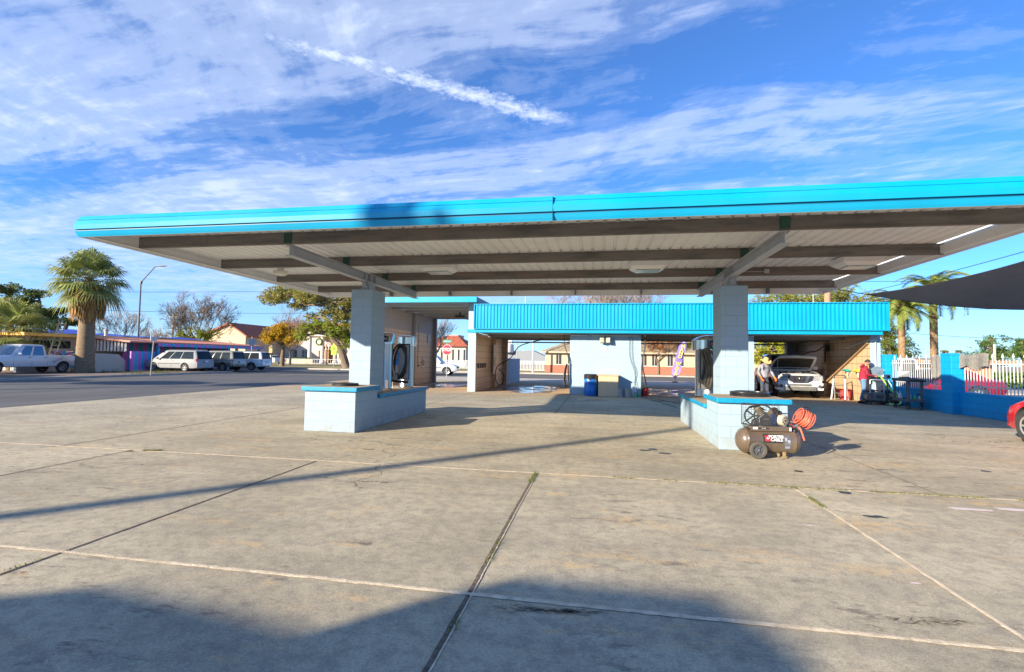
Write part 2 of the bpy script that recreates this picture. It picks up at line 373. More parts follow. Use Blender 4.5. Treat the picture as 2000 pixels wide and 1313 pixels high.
SHINGLE = mat('brown_shingle_roof', (0.30, 0.235, 0.15), rough=0.9, var=0.35, scale=1.8, bump=0.6, bscale=8)
WOOD = mat('weathered_wood_post', (0.36, 0.22, 0.13), rough=0.9, var=0.3, stretch=(4, 4, 0.5), bump=0.4)
WOOD_P = mat('pale_wood_post', (0.50, 0.40, 0.30), rough=0.9, var=0.25, stretch=(4, 4, 0.5))
GALV = mat('galvanised_steel', (0.36, 0.37, 0.38), rough=0.5, metal=0.5, var=0.15)
WIRE = mat('black_cable', (0.02, 0.02, 0.022), rough=0.7)
SAIL = mat('charcoal_shade_cloth', (0.27, 0.25, 0.26), rough=0.9, var=0.08, scale=2, bump=0.3, bscale=120)

def concrete_mat():
    mm = bpy.data.materials.new('lot_concrete'); mm.use_nodes = True; t = mm.node_tree; t.nodes.clear(); N = NT(t)
    pos = N.n('ShaderNodeNewGeometry').outputs['Position']
    sp = N.n('ShaderNodeSeparateXYZ', inp={0: pos})
    cellx = N.math('FLOOR', N.math('DIVIDE', N.math('ADD', sp.outputs[0], 0.8), 3.12)); celly = N.math('FLOOR', N.math('DIVIDE', N.math('SUBTRACT', sp.outputs[1], 3.07), 3.35))
    tone = N.n('ShaderNodeTexWhiteNoise', noise_dimensions='2D', inp={'Vector': N.comb(cellx, celly)}).outputs[0]
    # broom-swept streaks run along the slab
    mp = N.n('ShaderNodeMapping', inp={0: pos, 'Rotation': (0, 0, R(-38)), 'Scale': (0.6, 1.7, 1)}).outputs[0]
    mp2 = N.n('ShaderNodeMapping', inp={0: pos, 'Rotation': (0, 0, R(20)), 'Scale': (0.45, 1.2, 1)}).outputs[0]
    a = N.noise(pos, 0.55, 7, 0.62); b = N.noise(mp, 1.5, 8, 0.68); b2 = N.noise(mp2, 1.2, 7, 0.65); c = N.noise(pos, 9.0, 8, 0.7); g = N.noise(pos, 170.0, 2, 0.6); g2 = N.noise(pos, 55.0, 3, 0.7)
    base = N.mix(N.ramp(a, [(0.40, 0), (0.60, 1)]), (0.365, 0.318, 0.228), (0.480, 0.418, 0.300))
    base = N.mix(N.ramp(b, [(0.46, 0.0), (0.60, 0.38)]), base, (0.27, 0.238, 0.188))
    base = N.mix(N.ramp(b2, [(0.51, 0.0), (0.64, 0.34)]), base, (0.56, 0.48, 0.35))
    base = N.mix(N.ramp(c, [(0.40, 0.45), (0.55, 0.0)]), base, (0.20, 0.175, 0.145))
    # rusty soil stains, mostly away from the joints
    st = N.math('MULTIPLY', N.ramp(N.noise(mp, 1.1, 6, 0.7), [(0.56, 0.0), (0.66, 1.0)]), N.ramp(c, [(0.45, 0.15), (0.60, 0.75)]))
    base = N.mix(st, base, (0.56, 0.36, 0.17))
    # brown soil washed round the bays
    yb = N.math('MULTIPLY', N.math('DIVIDE', N.math('SUBTRACT', sp.outputs[1], 17.5), 4.0, clamp=True), N.math('DIVIDE', N.math('SUBTRACT', 31.0, sp.outputs[1]), 3.0, clamp=True))
    base = N.mix(N.math('MULTIPLY', yb, N.ramp(N.noise(mp2, 1.3, 5, 0.6), [(0.4, 0.15), (0.62, 0.75)])), base, (0.44, 0.27, 0.14))
    # oil spots and tyre scuffs
    oil = N.ramp(N.noise(pos, 3.1, 3, 0.5, 0.4), [(0.72, 0.0), (0.77, 0.75)])
    base = N.mix(oil, base, (0.085, 0.075, 0.065))
    oilb = N.math('MULTIPLY', N.ramp(N.noise(mp, 3.4, 5, 0.75), [(0.56, 0.0), (0.66, 0.8)]), N.ramp(N.noise(pos, 0.33, 2), [(0.47, 0.0), (0.56, 1.0)]))
    base = N.mix(oilb, base, (0.12, 0.10, 0.085))
    chalk = N.math('MULTIPLY', N.ramp(N.noise(pos, 4.0, 8, 0.8), [(0.66, 0.0), (0.70, 0.7)]), N.ramp(N.noise(pos, 0.7, 1), [(0.6, 0.0), (0.66, 1.0)]))
    base = N.mix(chalk, base, (0.58, 0.54, 0.49))
    grit = N.ramp(g, [(0.30, 0.62), (0.5, 1.0), (0.70, 1.45)])
    gcol = N.n('ShaderNodeCombineColor', inp={0: grit, 1: grit, 2: grit}).outputs[0]
    base = N.mix(0.75, base, gcol, 'MULTIPLY')
    tn = N.math('ADD', 0.90, N.math('MULTIPLY', tone, 0.18)); base = N.mix(1.0, base, N.n('ShaderNodeCombineColor', inp={0: tn, 1: tn, 2: N.math('MULTIPLY', tn, 0.985)}).outputs[0], 'MULTIPLY')
    grit2 = N.ramp(g2, [(0.36, 0.80), (0.64, 1.16)]); base = N.mix(0.8, base, N.n('ShaderNodeCombineColor', inp={0: grit2, 1: grit2, 2: grit2}).outputs[0], 'MULTIPLY')
    # hairline cracks
    vd = N.n('ShaderNodeVectorMath', operation='ADD', inp={0: pos, 1: N.n('ShaderNodeVectorMath', operation='SCALE', inp={0: N.n('ShaderNodeTexNoise', inp={'Vector': pos, 'Scale': 2.2, 'Detail': 5.0}).outputs[1], 'Scale': 0.9}).outputs[0]})
    vo = N.n('ShaderNodeTexVoronoi', feature='DISTANCE_TO_EDGE', inp={'Vector': vd.outputs[0], 'Scale': 0.28})
    ck = N.math('MULTIPLY', N.ramp(vo.outputs['Distance'], [(0.0, 1.0), (0.0035, 0.0)]), N.ramp(N.noise(pos, 0.4, 2), [(0.52, 0.0), (0.56, 0.85)]))
    base = N.mix(ck, base, (0.07, 0.055, 0.045))
    rough = N.ramp(b, [(0.3, 0.72), (0.7, 0.9)])
    p = N.n('ShaderNodeBsdfPrincipled', inp={'Base Color': base, 'Roughness': rough, 'Specular IOR Level': 0.35})
    h = N.math('ADD', N.math('MULTIPLY', g, 0.5), N.math('SUBTRACT', N.math('MULTIPLY', c, 0.8), N.math('MULTIPLY', ck, 3.0)))
    bm_ = N.n('ShaderNodeBump', inp={'Height': h, 'Strength': 0.35, 'Distance': 0.006}); N.link(bm_.outputs[0], p.inputs['Normal'])
    N.n('ShaderNodeOutputMaterial', inp={'Surface': p.outputs[0]})
    return mm
CONCRETE = concrete_mat()
ASPHALT = mat('street_asphalt', (0.088, 0.086, 0.086), rough=0.85, var=0.28, scale=0.8, bump=0.4, bscale=90, stretch=(1, 0.25, 1), dirt=((0.12, 0.11, 0.10), 0.5))
ASPHALT2 = mat('cross_street_asphalt', (0.098, 0.095, 0.093), rough=0.85, var=0.25, scale=0.5, bump=0.4, bscale=90, stretch=(0.25, 1, 1), dirt=((0.13, 0.12, 0.11), 0.5))
SIDEWALK = mat('sidewalk_concrete', (0.40, 0.36, 0.31), rough=0.85, var=0.15, scale=1.5, bump=0.2)
DIRT = mat('verge_dirt', (0.20, 0.135, 0.105), rough=0.95, var=0.35, scale=1.5, bump=0.6, bscale=25, dirt=((0.10, 0.13, 0.04), 0.6))
DESERT = mat('far_ground', (0.27, 0.22, 0.16), rough=0.95, var=0.25, scale=0.2)
LAWN = mat('dry_lawn', (0.30, 0.24, 0.09), rough=0.95, var=0.4, scale=1.2, bump=0.5, bscale=30, dirt=((0.12, 0.17, 0.04), 0.7))
SEALANT = mat('sandy_joint_filler', (0.66, 0.54, 0.38), rough=0.95, var=0.35, scale=14, bump=0.8, bscale=70, dirt=((0.26, 0.20, 0.13), 0.6))
JOINTDARK = mat('open_joint_soil', (0.13, 0.10, 0.075), rough=0.95, var=0.5, scale=22, bump=0.8, bscale=60)
def wet_mat():
    mm = bpy.data.materials.new('wet_concrete'); mm.use_nodes = True; t = mm.node_tree; t.nodes.clear(); N = NT(t)
    pos = N.n('ShaderNodeNewGeometry').outputs['Position']
    f = N.ramp(N.noise(pos, 1.1, 6, 0.65, 0.3), [(0.44, 0.0), (0.54, 1.0)])
    c = N.mix(N.noise(pos, 6.0, 5, 0.6), (0.10, 0.08, 0.065), (0.21, 0.165, 0.12))
    p = N.n('ShaderNodeBsdfPrincipled', inp={'Base Color': c, 'Roughness': N.math('ADD', 0.05, N.math('MULTIPLY', f, 0.5))})
    b = N.n('ShaderNodeBump', inp={'Height': N.noise(pos, 30.0, 4, 0.6), 'Strength': N.math('MULTIPLY', f, 0.3), 'Distance': 0.01}); N.link(b.outputs[0], p.inputs['Normal'])
    N.n('ShaderNodeOutputMaterial', inp={'Surface': p.outputs[0]}); return mm
WET = wet_mat()
# ------------------------------------------------------------------ ground and roads
def sheet(name, x0, y0, x1, y1, z, m, label=None):
    b = MB(); b.quad((x0, y0, z), (x1, y0, z), (x1, y1, z), (x0, y1, z)); o = b.build(name, m); tag(o, kind='structure'); return o
sheet('ground', -900, -200, 900, 1500, -0.16, DESERT)
b = MB(); b.box((-15.4, -22, -0.15), (11.35, 31.6, 0.0)); lot = tag(b.build('concrete_lot', CONCRETE), kind='structure')
b = MB(); b.box((-15.4, 31.6, -0.15), (60, 37.6, -0.02), 0); tag(b.build('sidewalk', SIDEWALK), kind='structure')
b = MB(); b.quad((-31.2, -60, -0.10), (-15.4, -60, -0.10), (-15.4, 37.6, -0.10), (-31.2, 37.6, -0.10)); tag(b.build('side_street', ASPHALT), kind='structure')
b = MB(); b.quad((-400, 37.6, -0.096), (400, 37.6, -0.096), (400, 50.5, -0.096), (-400, 50.5, -0.096)); tag(b.build('cross_street', ASPHALT2), kind='structure')
b = MB(); b.quad((11.35, -22, -0.10), (60, -22, -0.10), (60, 31.6, -0.10), (11.35, 31.6, -0.10)); tag(b.build('yard_pavement', ASPHALT2), kind='structure')
b = MB(); b.prism([(-31.0, -0.15), (-31.35, 0.02), (-33.2, 0.03), (-36, 0.0), (-70, 0.0), (-70, -0.15)], 'y', -60, 37.2); tag(b.build('dirt_verge', DIRT), kind='structure')
b = MB(); b.box((-31.2, -60, -0.12), (-31.0, 37.2, 0.03)); b.box((-200, 50.5, -0.12), (200, 50.7, 0.04)); b.box((-15.4, 31.6, -0.1), (-15.25, 37.6, 0.0)); tag(b.build('kerb', SIDEWALK, bevel=0.02), kind='structure')
b = MB(); b.box((-200, 50.7, -0.14), (200, 52.4, 0.03)); tag(b.build('far_sidewalk', SIDEWALK), kind='structure')
b = MB(); b.box((-200, 52.4, -0.14), (200, 74, 0.02)); tag(b.build('dry_lawn', LAWN), kind='structure')
# painted lines on the streets
b = MB(); b.quad((-26, 44, -0.09), (60, 44, -0.09), (60, 44.12, -0.09), (-26, 44.12, -0.09))
b.quad((-30.6, 36.6, -0.09), (-16, 36.6, -0.09), (-16, 36.9, -0.09), (-30.6, 36.9, -0.09))
tag(b.build('road_marking', mat('worn_road_paint', (0.45, 0.40, 0.28), rough=0.8, var=0.3, scale=6)), kind='structure')

def joint(name, segs, m, z=0.004, w=0.032, raised=0.0):
    b = MB()
    for (x0, y0, x1, y1, ww) in segs:
        L = math.hypot(x1 - x0, y1 - y0); n = max(4, int(L / 0.035)); dx, dy = (x1 - x0) / L, (y1 - y0) / L; nx, ny = -dy, dx
        vs = []
        for i in range(n + 1):
            s_ = L * i / n; X = x0 + dx * s_; Y = y0 + dy * s_
            wob = (mnoise.noise((X * 1.1, Y * 1.1, 3.0))) * 0.010 + mnoise.noise((X * 7, Y * 7, 5.0)) * 0.004
            a = ww * (0.5 + 0.12 * mnoise.noise((X * 20, Y * 20, 0.0)) + 0.05 * random.uniform(-1, 1)); c = ww * (0.5 + 0.12 * mnoise.noise((X * 20, Y * 20, 9.0)) + 0.05 * random.uniform(-1, 1))
            vs += [(X + nx * (wob - a), Y + ny * (wob - a), z), (X + nx * wob, Y + ny * wob, z + raised), (X + nx * (wob + c), Y + ny * (wob + c), z)]
        fs = []
        for i in range(n): fs += [(3 * i, 3 * i + 3, 3 * i + 4, 3 * i + 1), (3 * i + 1, 3 * i + 4, 3 * i + 5, 3 * i + 2)]
        b.add(vs, fs, 0)
    return tag(b.build(name, m), kind='structure')
YJ1, YJ2 = 3.07, 6.42
joint('concrete_joint', [(-14, YJ1, 11.2, YJ1, 0.042), (-14, YJ2, 11.2, YJ2, 0.055), (2.32, 1.0, 2.32, YJ2, 0.036), (-0.778, 1.0, -0.778, YJ2, 0.010)], SEALANT, w=0.04, raised=0.0015)
joint('open_concrete_joint', [(-3.93, -3, -3.93, YJ2, 0.022), (-7.05, 1, -7.05, YJ2, 0.020), (-0.80, 1.0, -0.80, YJ2, 0.028), (-8.4, YJ2, -8.4, 20.5, 0.022), (-1.15, 13.5, -1.15, 21, 0.025), (-5.3, 13.0, -5.35, 21, 0.02),
      (-14, 15.4, 11, 15.4, 0.012), (3.9, YJ2, 3.9, 20, 0.012)], JOINTDARK, z=0.0045, w=0.024)
# weeds growing out of the joints
def weeds(name, segs, m, dens=90, h=0.03):
    b = MB()
    for (x0, y0, x1, y1, k) in segs:
        L = math.hypot(x1 - x0, y1 - y0)
        for i in range(int(L * dens * k)):
            t = random.random(); X = x0 + (x1 - x0) * t; Y = y0 + (y1 - y0) * t
            if mnoise.noise((X * 2.2, Y * 2.2, 1)) < -0.12: continue
            X += random.gauss(0, 0.014); Y += random.gauss(0, 0.014); a = random.uniform(0, 6.28); hh = h * random.uniform(0.3, 1.2); l = random.uniform(0.01, 0.03)
            dx, dy = math.cos(a) * l, math.sin(a) * l; ww = 0.004
            b.add([(X - dy / l * ww, Y + dx / l * ww, 0.004), (X + dy / l * ww, Y - dx / l * ww, 0.004), (X + dx, Y + dy, 0.004 + hh)], [(0, 1, 2)])
    return tag(b.build(name, m), label='low green and straw weeds rooted in the slab joints', cat='weeds', kind='stuff')
wsegs = [(0.2, YJ2, 9.5, YJ2, 1.3), (2.32, YJ2, 2.32, 5.6, 2), (-0.8, YJ2, -0.8, 5.9, 3), (-0.78, 4.4, -0.78, 3.3, 0.6), (-0.78, 2.95, -0.78, 2.6, 0.8), (-3.95, 2.7, -3.95, 2.95, 0.5), (-7.0, 6.35, -6.6, 6.5, 5)]
weeds('joint_weeds', wsegs, WEED, 200, 0.024)

def puddle(name, cx, cy, rx, ry, m, z=0.005, seed=0, n=70):
    vs = [(cx, cy, z)]
    for i in range(n):
        a = 2 * math.pi * i / n; r = 1 + 0.45 * mnoise.noise((math.cos(a) * 1.5 + seed, math.sin(a) * 1.5, seed)) + 0.2 * mnoise.noise((math.cos(a) * 6, math.sin(a) * 6 + seed, 3))
        vs.append((cx + rx * r * math.cos(a), cy + ry * r * math.sin(a), z))
    b = MB(); b.add(vs, [(0, i + 1, (i + 1) % n + 1) for i in range(n)]); return tag(b.build(name, m), kind='structure')
puddle('puddle', -0.15, 18.35, 0.55, 0.28, WET, seed=1)
puddle('puddle', -3.2, 24.3, 1.7, 2.6, WET, seed=4)
puddle('puddle', 3.9, 24.0, 1.8, 2.9, WET, seed=8)
puddle('puddle', 2.9, 18.9, 0.8, 0.35, WET, seed=11, z=0.0055)
puddle('puddle', -8.0, 25.0, 1.1, 2.2, WET, seed=14)
OILM = mat('oil_stain', (0.045, 0.038, 0.03), rough=0.45, var=0.4, scale=9)
for i, (px_, py_) in enumerate([(1297, 886), (1275, 878), (1258, 880), (1650, 963), (1560, 921), (1715, 962), (1710, 1010), (1925, 921)]):
    g_ = at(px_, py_, z=0); puddle('oil_stain', g_.x, g_.y, random.uniform(0.05, 0.11) * (1.5 if i == 0 else 1), random.uniform(0.03, 0.07), OILM, z=0.0052, seed=20 + i, n=24)
CHALKM = mat('chalky_residue', (0.62, 0.52, 0.50), rough=0.95, var=0.1, scale=9)
for i, (px_, py_, a_, b_) in enumerate([(1892, 996, 0.22, 0.05), (1975, 996, 0.18, 0.05), (1580, 1027, 0.05, 0.016), (1790, 1141, 0.035, 0.012), (1659, 955, 0.05, 0.02), (1120, 795, 0.2, 0.03)]):
    g_ = at(px_, py_, z=0); puddle('chalk_mark', g_.x, g_.y, a_, b_, CHALKM, z=0.0053, seed=40 + i, n=40)

def stain_cluster(cx_, cy_, rx, ry, n, seed, ang=0.0):
    """dried broken drip marks: many thin slivers"""
    r_ = random.Random(seed); b = MB()
    for i in range(n):
        q = r_.gauss(0, .45); w_ = r_.gauss(0, .4); x, y = q * rx, w_ * ry; l = r_.uniform(.01, .045); t_ = r_.uniform(.001, .0035); a = ang + r_.gauss(0, .35)
        X = cx_ + x * math.cos(ang) - y * math.sin(ang); Y = cy_ + x * math.sin(ang) + y * math.cos(ang); c, s_ = math.cos(a), math.sin(a); pts = [(-l, 0), (-l * .3, t_), (l * .4, t_ * .8), (l, 0), (l * .3, -t_), (-l * .5, -t_ * .7)]
        b.add([(X + p * c - k * s_, Y + p * s_ + k * c, .0048) for p, k in pts], [(0, 1, 2, 3, 4, 5)])
    return tag(b.build('dried_stain', mat('dried_brown_stain', (0.14, 0.115, 0.09), rough=0.9, var=0.3)), kind='structure')
for (u_, v_, rx, ry, n, sd) in ((1050, 1192, .34, .05, 110, 1), (1120, 1196, .18, .03, 50, 2), (1830, 1215, .34, .05, 90, 3), (1690, 940, .5, .12, 40, 4), (1860, 920, .8, .25, 60, 5), (1560, 900, .5, .2, 30, 6), (1180, 820, .8, .4, 30, 8)):
    g_ = at(u_, v_, z=0); stain_cluster(g_.x, g_.y, rx, ry, n, sd, .1)
# ------------------------------------------------------------------ canopy
CX0, CX1, CY0, CY1 = -8.33, 5.82, 6.47, 13.92
cn = thing('canopy', 'wide flat gas station style canopy with bright cyan fascia and bare steel purlins', 'canopy', (-1.25, 10.2, 0))
T0 = Vector((-1.25, 10.2, 0))
def L(p): return tuple(Vector(p) - T0)
# fascia: mitred profile run round four sides (outward offset d, height z)
prof = [(0.0, 3.365), (0.018, 3.40), (0.038, 3.452), (0.018, 3.458), (0.018, 3.476), (0.045, 3.482), (0.055, 3.555), (0.022, 3.628), (0.030, 3.634), (-0.01, 3.705), (-0.045, 3.705), (-0.045, 3.66), (-0.02, 3.40), (-0.02, 3.365)]
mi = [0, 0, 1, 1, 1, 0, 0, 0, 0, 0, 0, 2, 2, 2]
rings = []
for sx, sy in ((-1, -1), (1, -1), (1, 1), (-1, 1), (-1, -1)):
    zo = 0.0 if sy < 0 else -0.045
    rings.append([L(((CX0 - d) if sx < 0 else (CX1 + d), (CY0 - d) if sy < 0 else (CY1 + d), z + zo)) for d, z in prof])
b = MB(); n = len(prof)
vs = [p for r in rings for p in r]; fs = []; ms = []
for i in range(4):
    for j in range(n):
        fs.append((i * n + j, i * n + (j + 1) % n, (i + 1) * n + (j + 1) % n, (i + 1) * n + j)); ms.append(mi[j])
b.add(vs, fs, ms)
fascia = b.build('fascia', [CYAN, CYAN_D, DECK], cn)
b = MB(); b.box(L((-0.6155, CY0 - 0.057, 3.37)), L((-0.613, CY0 - 0.0, 3.69))); b.build('fascia_seam', CYAN_D, fascia)
# ribbed steel deck, ribs run front to back
xs = []; x = CX0 + 0.05; xe = CX1 - 0.14; pitch = 0.2; k = 0
pts = []
while x < xe:
    pts += [(x, 0.0), (x + 0.135, 0.0), (x + 0.15, 0.028), (x + 0.185, 0.028)]; x += pitch
def deckz(y): return 3.585 - (y - CY0) / (CY1 - CY0) * 0.045
b = MB(); vs = []
for yy in (CY0 + 0.03, CY1 - 0.03):
    for (xx, dz) in pts: vs.append(L((xx, yy, deckz(yy) + dz)))
    for (xx, dz) in pts: vs.append(L((xx, yy, deckz(yy) + 0.06)))
n = len(pts)
fs = [(i, i + 1, 2 * n + i + 1, 2 * n + i) for i in range(n - 1)] + [(n + i, n + i + 1, 3 * n + i + 1, 3 * n + i) for i in range(n - 1)]
fs += [(0, 2 * n, 3 * n, n), (n - 1, 2 * n - 1, 4 * n - 1, 3 * n - 1)]
b.add(vs, fs, 0)
b.build('roof_deck', DECK, cn)
# inner white soffit trim along the two sides
for xa in (CX0 + 0.03, CX1 - 0.12):
    b = MB()
    b.box(L((xa, CY0 + 0.05, 3.40)), L((xa + 0.012, CY1 - 0.05, 3.53)))
    b.box(L((xa - (0.0 if xa < 0 else -0.012), CY0 + 0.05, 3.39)), L((xa + (0.07 if xa < 0 else 0.09), CY1 - 0.05, 3.398)))
    b.build('soffit_trim', DECK, cn)
for i, yy in enumerate((7.36, 9.30, 11.18, 13.05)):
    b = MB(); z0, z1 = 3.385 - i * 0.006, 3.572 - i * 0.010
    xa, xb = -8.16, 5.76
    b.box(L((xa, yy, z0)), L((xb, yy + 0.012, z1)), 0)                  # web
    b.box(L((xa, yy + 0.012, z0)), L((xb, yy + 0.075, z0 + 0.012)), 0); b.box(L((xa, yy + 0.012, z1 - 0.012)), L((xb, yy + 0.075, z1)), 0)
    for xc in (-6.9, -3.2, -1.3, 0.9, 4.5):
        for zz in (z0 + 0.045, z1 - 0.045): b.cyl(L((xc, yy - 0.006, zz)), L((xc, yy + 0.001, zz)), 0.009, n=6)
        b.box(L((xc + 0.14, yy - 0.004, z0)), L((xc + 0.146, yy - 0.001, z1)))
    pu = b.build('purlin', [PURLIN, PURLIN_UND], cn)
    for xc in (-5.18, 2.60):
        c = MB(); c.box(L((xc - 0.06, yy - 0.016, z0 + 0.01)), L((xc + 0.06, yy - 0.003, z1 - 0.01))); c.box(L((xc - 0.075, yy - 0.02, z0 + 0.004)), L((xc - 0.062, yy - 0.003, z1 - 0.008)), 0); c.build('clip_plate', GREEN_CLIP, pu)
for xc in (-5.18, 2.60):
    b = MB(); ya, yb = 7.40, 13.28; z0, z1 = 3.185, 3.372
    b.box(L((xc - 0.005, ya, z0 + 0.01)), L((xc + 0.005, yb, z1 - 0.01)))
    b.box(L((xc - 0.075, ya - 0.03, z0)), L((xc + 0.075, yb + 0.02, z0 + 0.01))); b.box(L((xc - 0.075, ya, z1 - 0.01)), L((xc + 0.075, yb, z1)))
    for yy in (10.05, 10.28, 10.52): 
        b.box(L((xc + 0.005, yy, z0 + 0.01)), L((xc + 0.07, yy + 0.01, z1 - 0.01))); b.box(L((xc - 0.07, yy, z0 + 0.01)), L((xc - 0.005, yy + 0.01, z1 - 0.01)))
    b.build('cantilever_beam', BEAM, cn)
    b = MB(); b.box(L((xc - 0.11, 10.06, 3.173)), L((xc + 0.11, 10.56, 3.185)))
    b.prism([(xc - 0.10 - T0.x, 2.985), (xc + 0.10 - T0.x, 2.985), (xc + 0.012 - T0.x, 3.16), (xc - 0.012 - T0.x, 3.16)], 'y', 10.12 - T0.y, 10.135 - T0.y)
    b.box(L((xc - 0.08, 10.16, 2.985)), L((xc + 0.08, 10.48, 3.173)))
    b.build('beam_saddle', BEAM, cn)
# dark tabs that hold the back fascia
for xx in (-6.2, -4.35, -2.5, -0.66, 1.15, 3.0, 4.4):
    b = MB(); b.box(L((xx, 13.68, 3.33)), L((xx + 0.03, 13.89, 3.545))); b.build('fascia_strut', BEAM_D, cn)
b = MB()
for i in range(4): 
    xx = 0.62 + i * 0.10; b.tube([L((xx, 13.84, 3.50)), L((xx + 0.05, 13.84, 3.44)), L((xx + 0.10, 13.84, 3.50))], 0.007, 6)
b.build('cable_loops', DECK, cn)
# columns
for xc in (-5.18, 2.60):
    c0 = (xc - 0.25, 10.0); 
    b = MB(); b.box(L((xc - 0.25, 10.0, 0.665)), L((xc + 0.25, 10.66, 2.985))); b.build('column', BLOCK, cn, bevel=0.006, seg=1)
# box lights hung between purlins
for i, (x, y) in enumerate(((-3.45, 10.15), (1.0, 10.35), (4.9, 10.3))):
    t = thing('box_light', ['cream box light under the canopy beside the left column beam', 'cream box light at the middle of the canopy with bluish lens', 'cream box light near the right end of the canopy'][i], 'light', (x, y, 3.33), 0, 'box lights fixed under the canopy'); t.scale = (1.3, 1.0, 1.2)
    b = MB(); rr = [[(-w, -d, z), (w, -d, z), (w, d, z), (-w, d, z)] for w, d, z in ((0.20, 0.20, 0.03), (0.27, 0.27, 0.08), (0.27, 0.27, 0.17))]
    b.loft(rr, smooth=False); b.build('housing', DECK, t)
    b = MB(); b.box((-0.185, -0.185, 0.012), (0.185, 0.185, 0.029)); b.build('lens', mat('milky_lens', (0.40, 0.50, 0.50), rough=0.25, var=0.15), t, bevel=0.005)
t = thing('round_light', 'small oval cream lamp under the left end of the canopy', 'light', (-7.35, 10.2, 3.36))
b = MB(); b.lathe([(0.0, 0.0), (0.09, 0.0), (0.15, 0.03), (0.17, 0.08), (0.16, 0.1), (0.0, 0.1)], n=20); b.build('globe', mat('cream_globe', (0.62, 0.60, 0.52), rough=0.4), t)
b = MB(); b.cyl((0, 0, 0.1), (0, 0, 0.19), 0.08, n=12); b.build('mount', DECK, t)
t = thing('floodlight', 'white twin-head floodlight under the back edge of the canopy left of the pale column', 'light', (-6.55, 13.3, 3.1))
for sx in (-1, 1): b = MB(); b.lathe([(0.02, 0), (0.05, 0.03), (0.095, 0.12), (0.10, 0.13), (0.09, 0.135), (0, 0.135)], n=14, M=Matrix.Translation((sx * 0.14, 0, 0.05)) @ Matrix.Rotation(R(115), 4, 'X') @ Matrix.Rotation(R(sx * 20), 4, 'Y')); b.build('lamp_head', WHITE, t)
b = MB(); b.cyl((0, 0, 0.05), (0, 0, 0.26), 0.02); b.tube([(-0.14, 0, 0.05), (0, 0, 0.1), (0.14, 0, 0.05)], 0.015); b.build('bracket', GALV, t)
b = MB(); b.box((4.05 - 0.05, 11.12, 3.43), (4.05 + 0.05, 11.165, 3.52)); b.tube([(3.3, 11.16, 3.46), (4.0, 11.15, 3.46)], 0.008, 6)
b = MB(); b.box((-0.05, -0.03, -0.045), (0.05, 0.015, 0.045)); b.tube([(-0.05, -0.01, -0.01), (-0.7, -0.01, -0.01)], 0.009, 6)
o = b.build('junction_box', BEAM, loc=(3.55, 11.15, 3.46), bevel=0.004); tag(o, 'small grey electrical box with conduit on the canopy purlin', 'electrical box')

# ------------------------------------------------------------------ islands
def island(name, label, x0, x1, flip):
    xm = (x0 + x1) / 2; t = thing(name, label, 'pump island', (xm, 10.8, 0), 0, 'block islands under the canopy')
    def l(p): return (p[0] - xm, p[1] - 10.8, p[2])
    b = MB(); b.box(l((x0, 8.87, 0)), l((x1, 9.82, 0.80))); b.box(l((x0 + 0.004, 9.82, 0)), l((x1 - 0.004, 12.85, 0.61))); b.build('block_base', BLOCK, t, bevel=0.008, seg=1)
    def cap(nm, xa, ya, xb, yb, z0, z1):
        c = MB(); c.box(l((xa, ya, z0)), l((xb, yb, z1)), [0, 1, 0, 0, 0, 0])
        o = c.build(nm, [CAP, CAPTOP], t, bevel=0.012, seg=2)
        me = o.data
        for p in me.polygons: p.material_index = 1 if p.normal.z > 0.95 else 0
    cap('upper_cap', x0 - 0.05, 8.81, x1 + 0.05, 9.86, 0.80, 0.885)
    cap('lower_cap', x0 - 0.05, 9.863, x1 + 0.05, 12.91, 0.612, 0.69)
    return t
island('pump_island', 'pale blue block island with cyan cap under the left canopy column', -5.75, -4.66, 0)
island('pump_island', 'pale blue block island with cyan cap behind the air compressor', 2.05, 3.14, 1)
def coil(loc, rx, ry, n, r, z0, lab, mm, squash=0.6):
    b = MB(); rng = random.Random(5 + int(rx * 100)); pts = []
    for i in range(n * 28):
        a = 2 * math.pi * i / 28; k = i / 28.0; s_ = 1 - 0.06 * (k % 3) + 0.02 * math.sin(k * 3)
        pts.append((rx * s_ * math.cos(a) + 0.008 * math.sin(i * 0.7), ry * s_ * math.sin(a), z0 + r + (k // 3) * r * 1.7 * squash + 0.004 * math.sin(i * 0.9)))
    b.tube(pts, r, 7); return tag(b.build('hose_coil', mm, loc=loc), lab, 'hose')
coil((-5.15, 9.35, 0.885), 0.26, 0.22, 7, 0.014, 0, 'flattened black hose coil lying on the left island cap', BLACK)
coil((2.72, 9.5, 0.885), 0.33, 0.26, 10, 0.017, 0, 'black hose coil lying on the right island cap', BLACK_G)
# ------------------------------------------------------------------ self-service wash bays
bw = thing('car_wash_bays', 'low pale blue block car wash with four open bays and ribbed cyan fascia', 'car wash', (2.5, 21, 0))
BT = Vector((2.5, 21, 0))
def B(p): return tuple(Vector(p) - BT)
def bbox(b, a, c, m=0): return b.box(B(a), B(c), m)
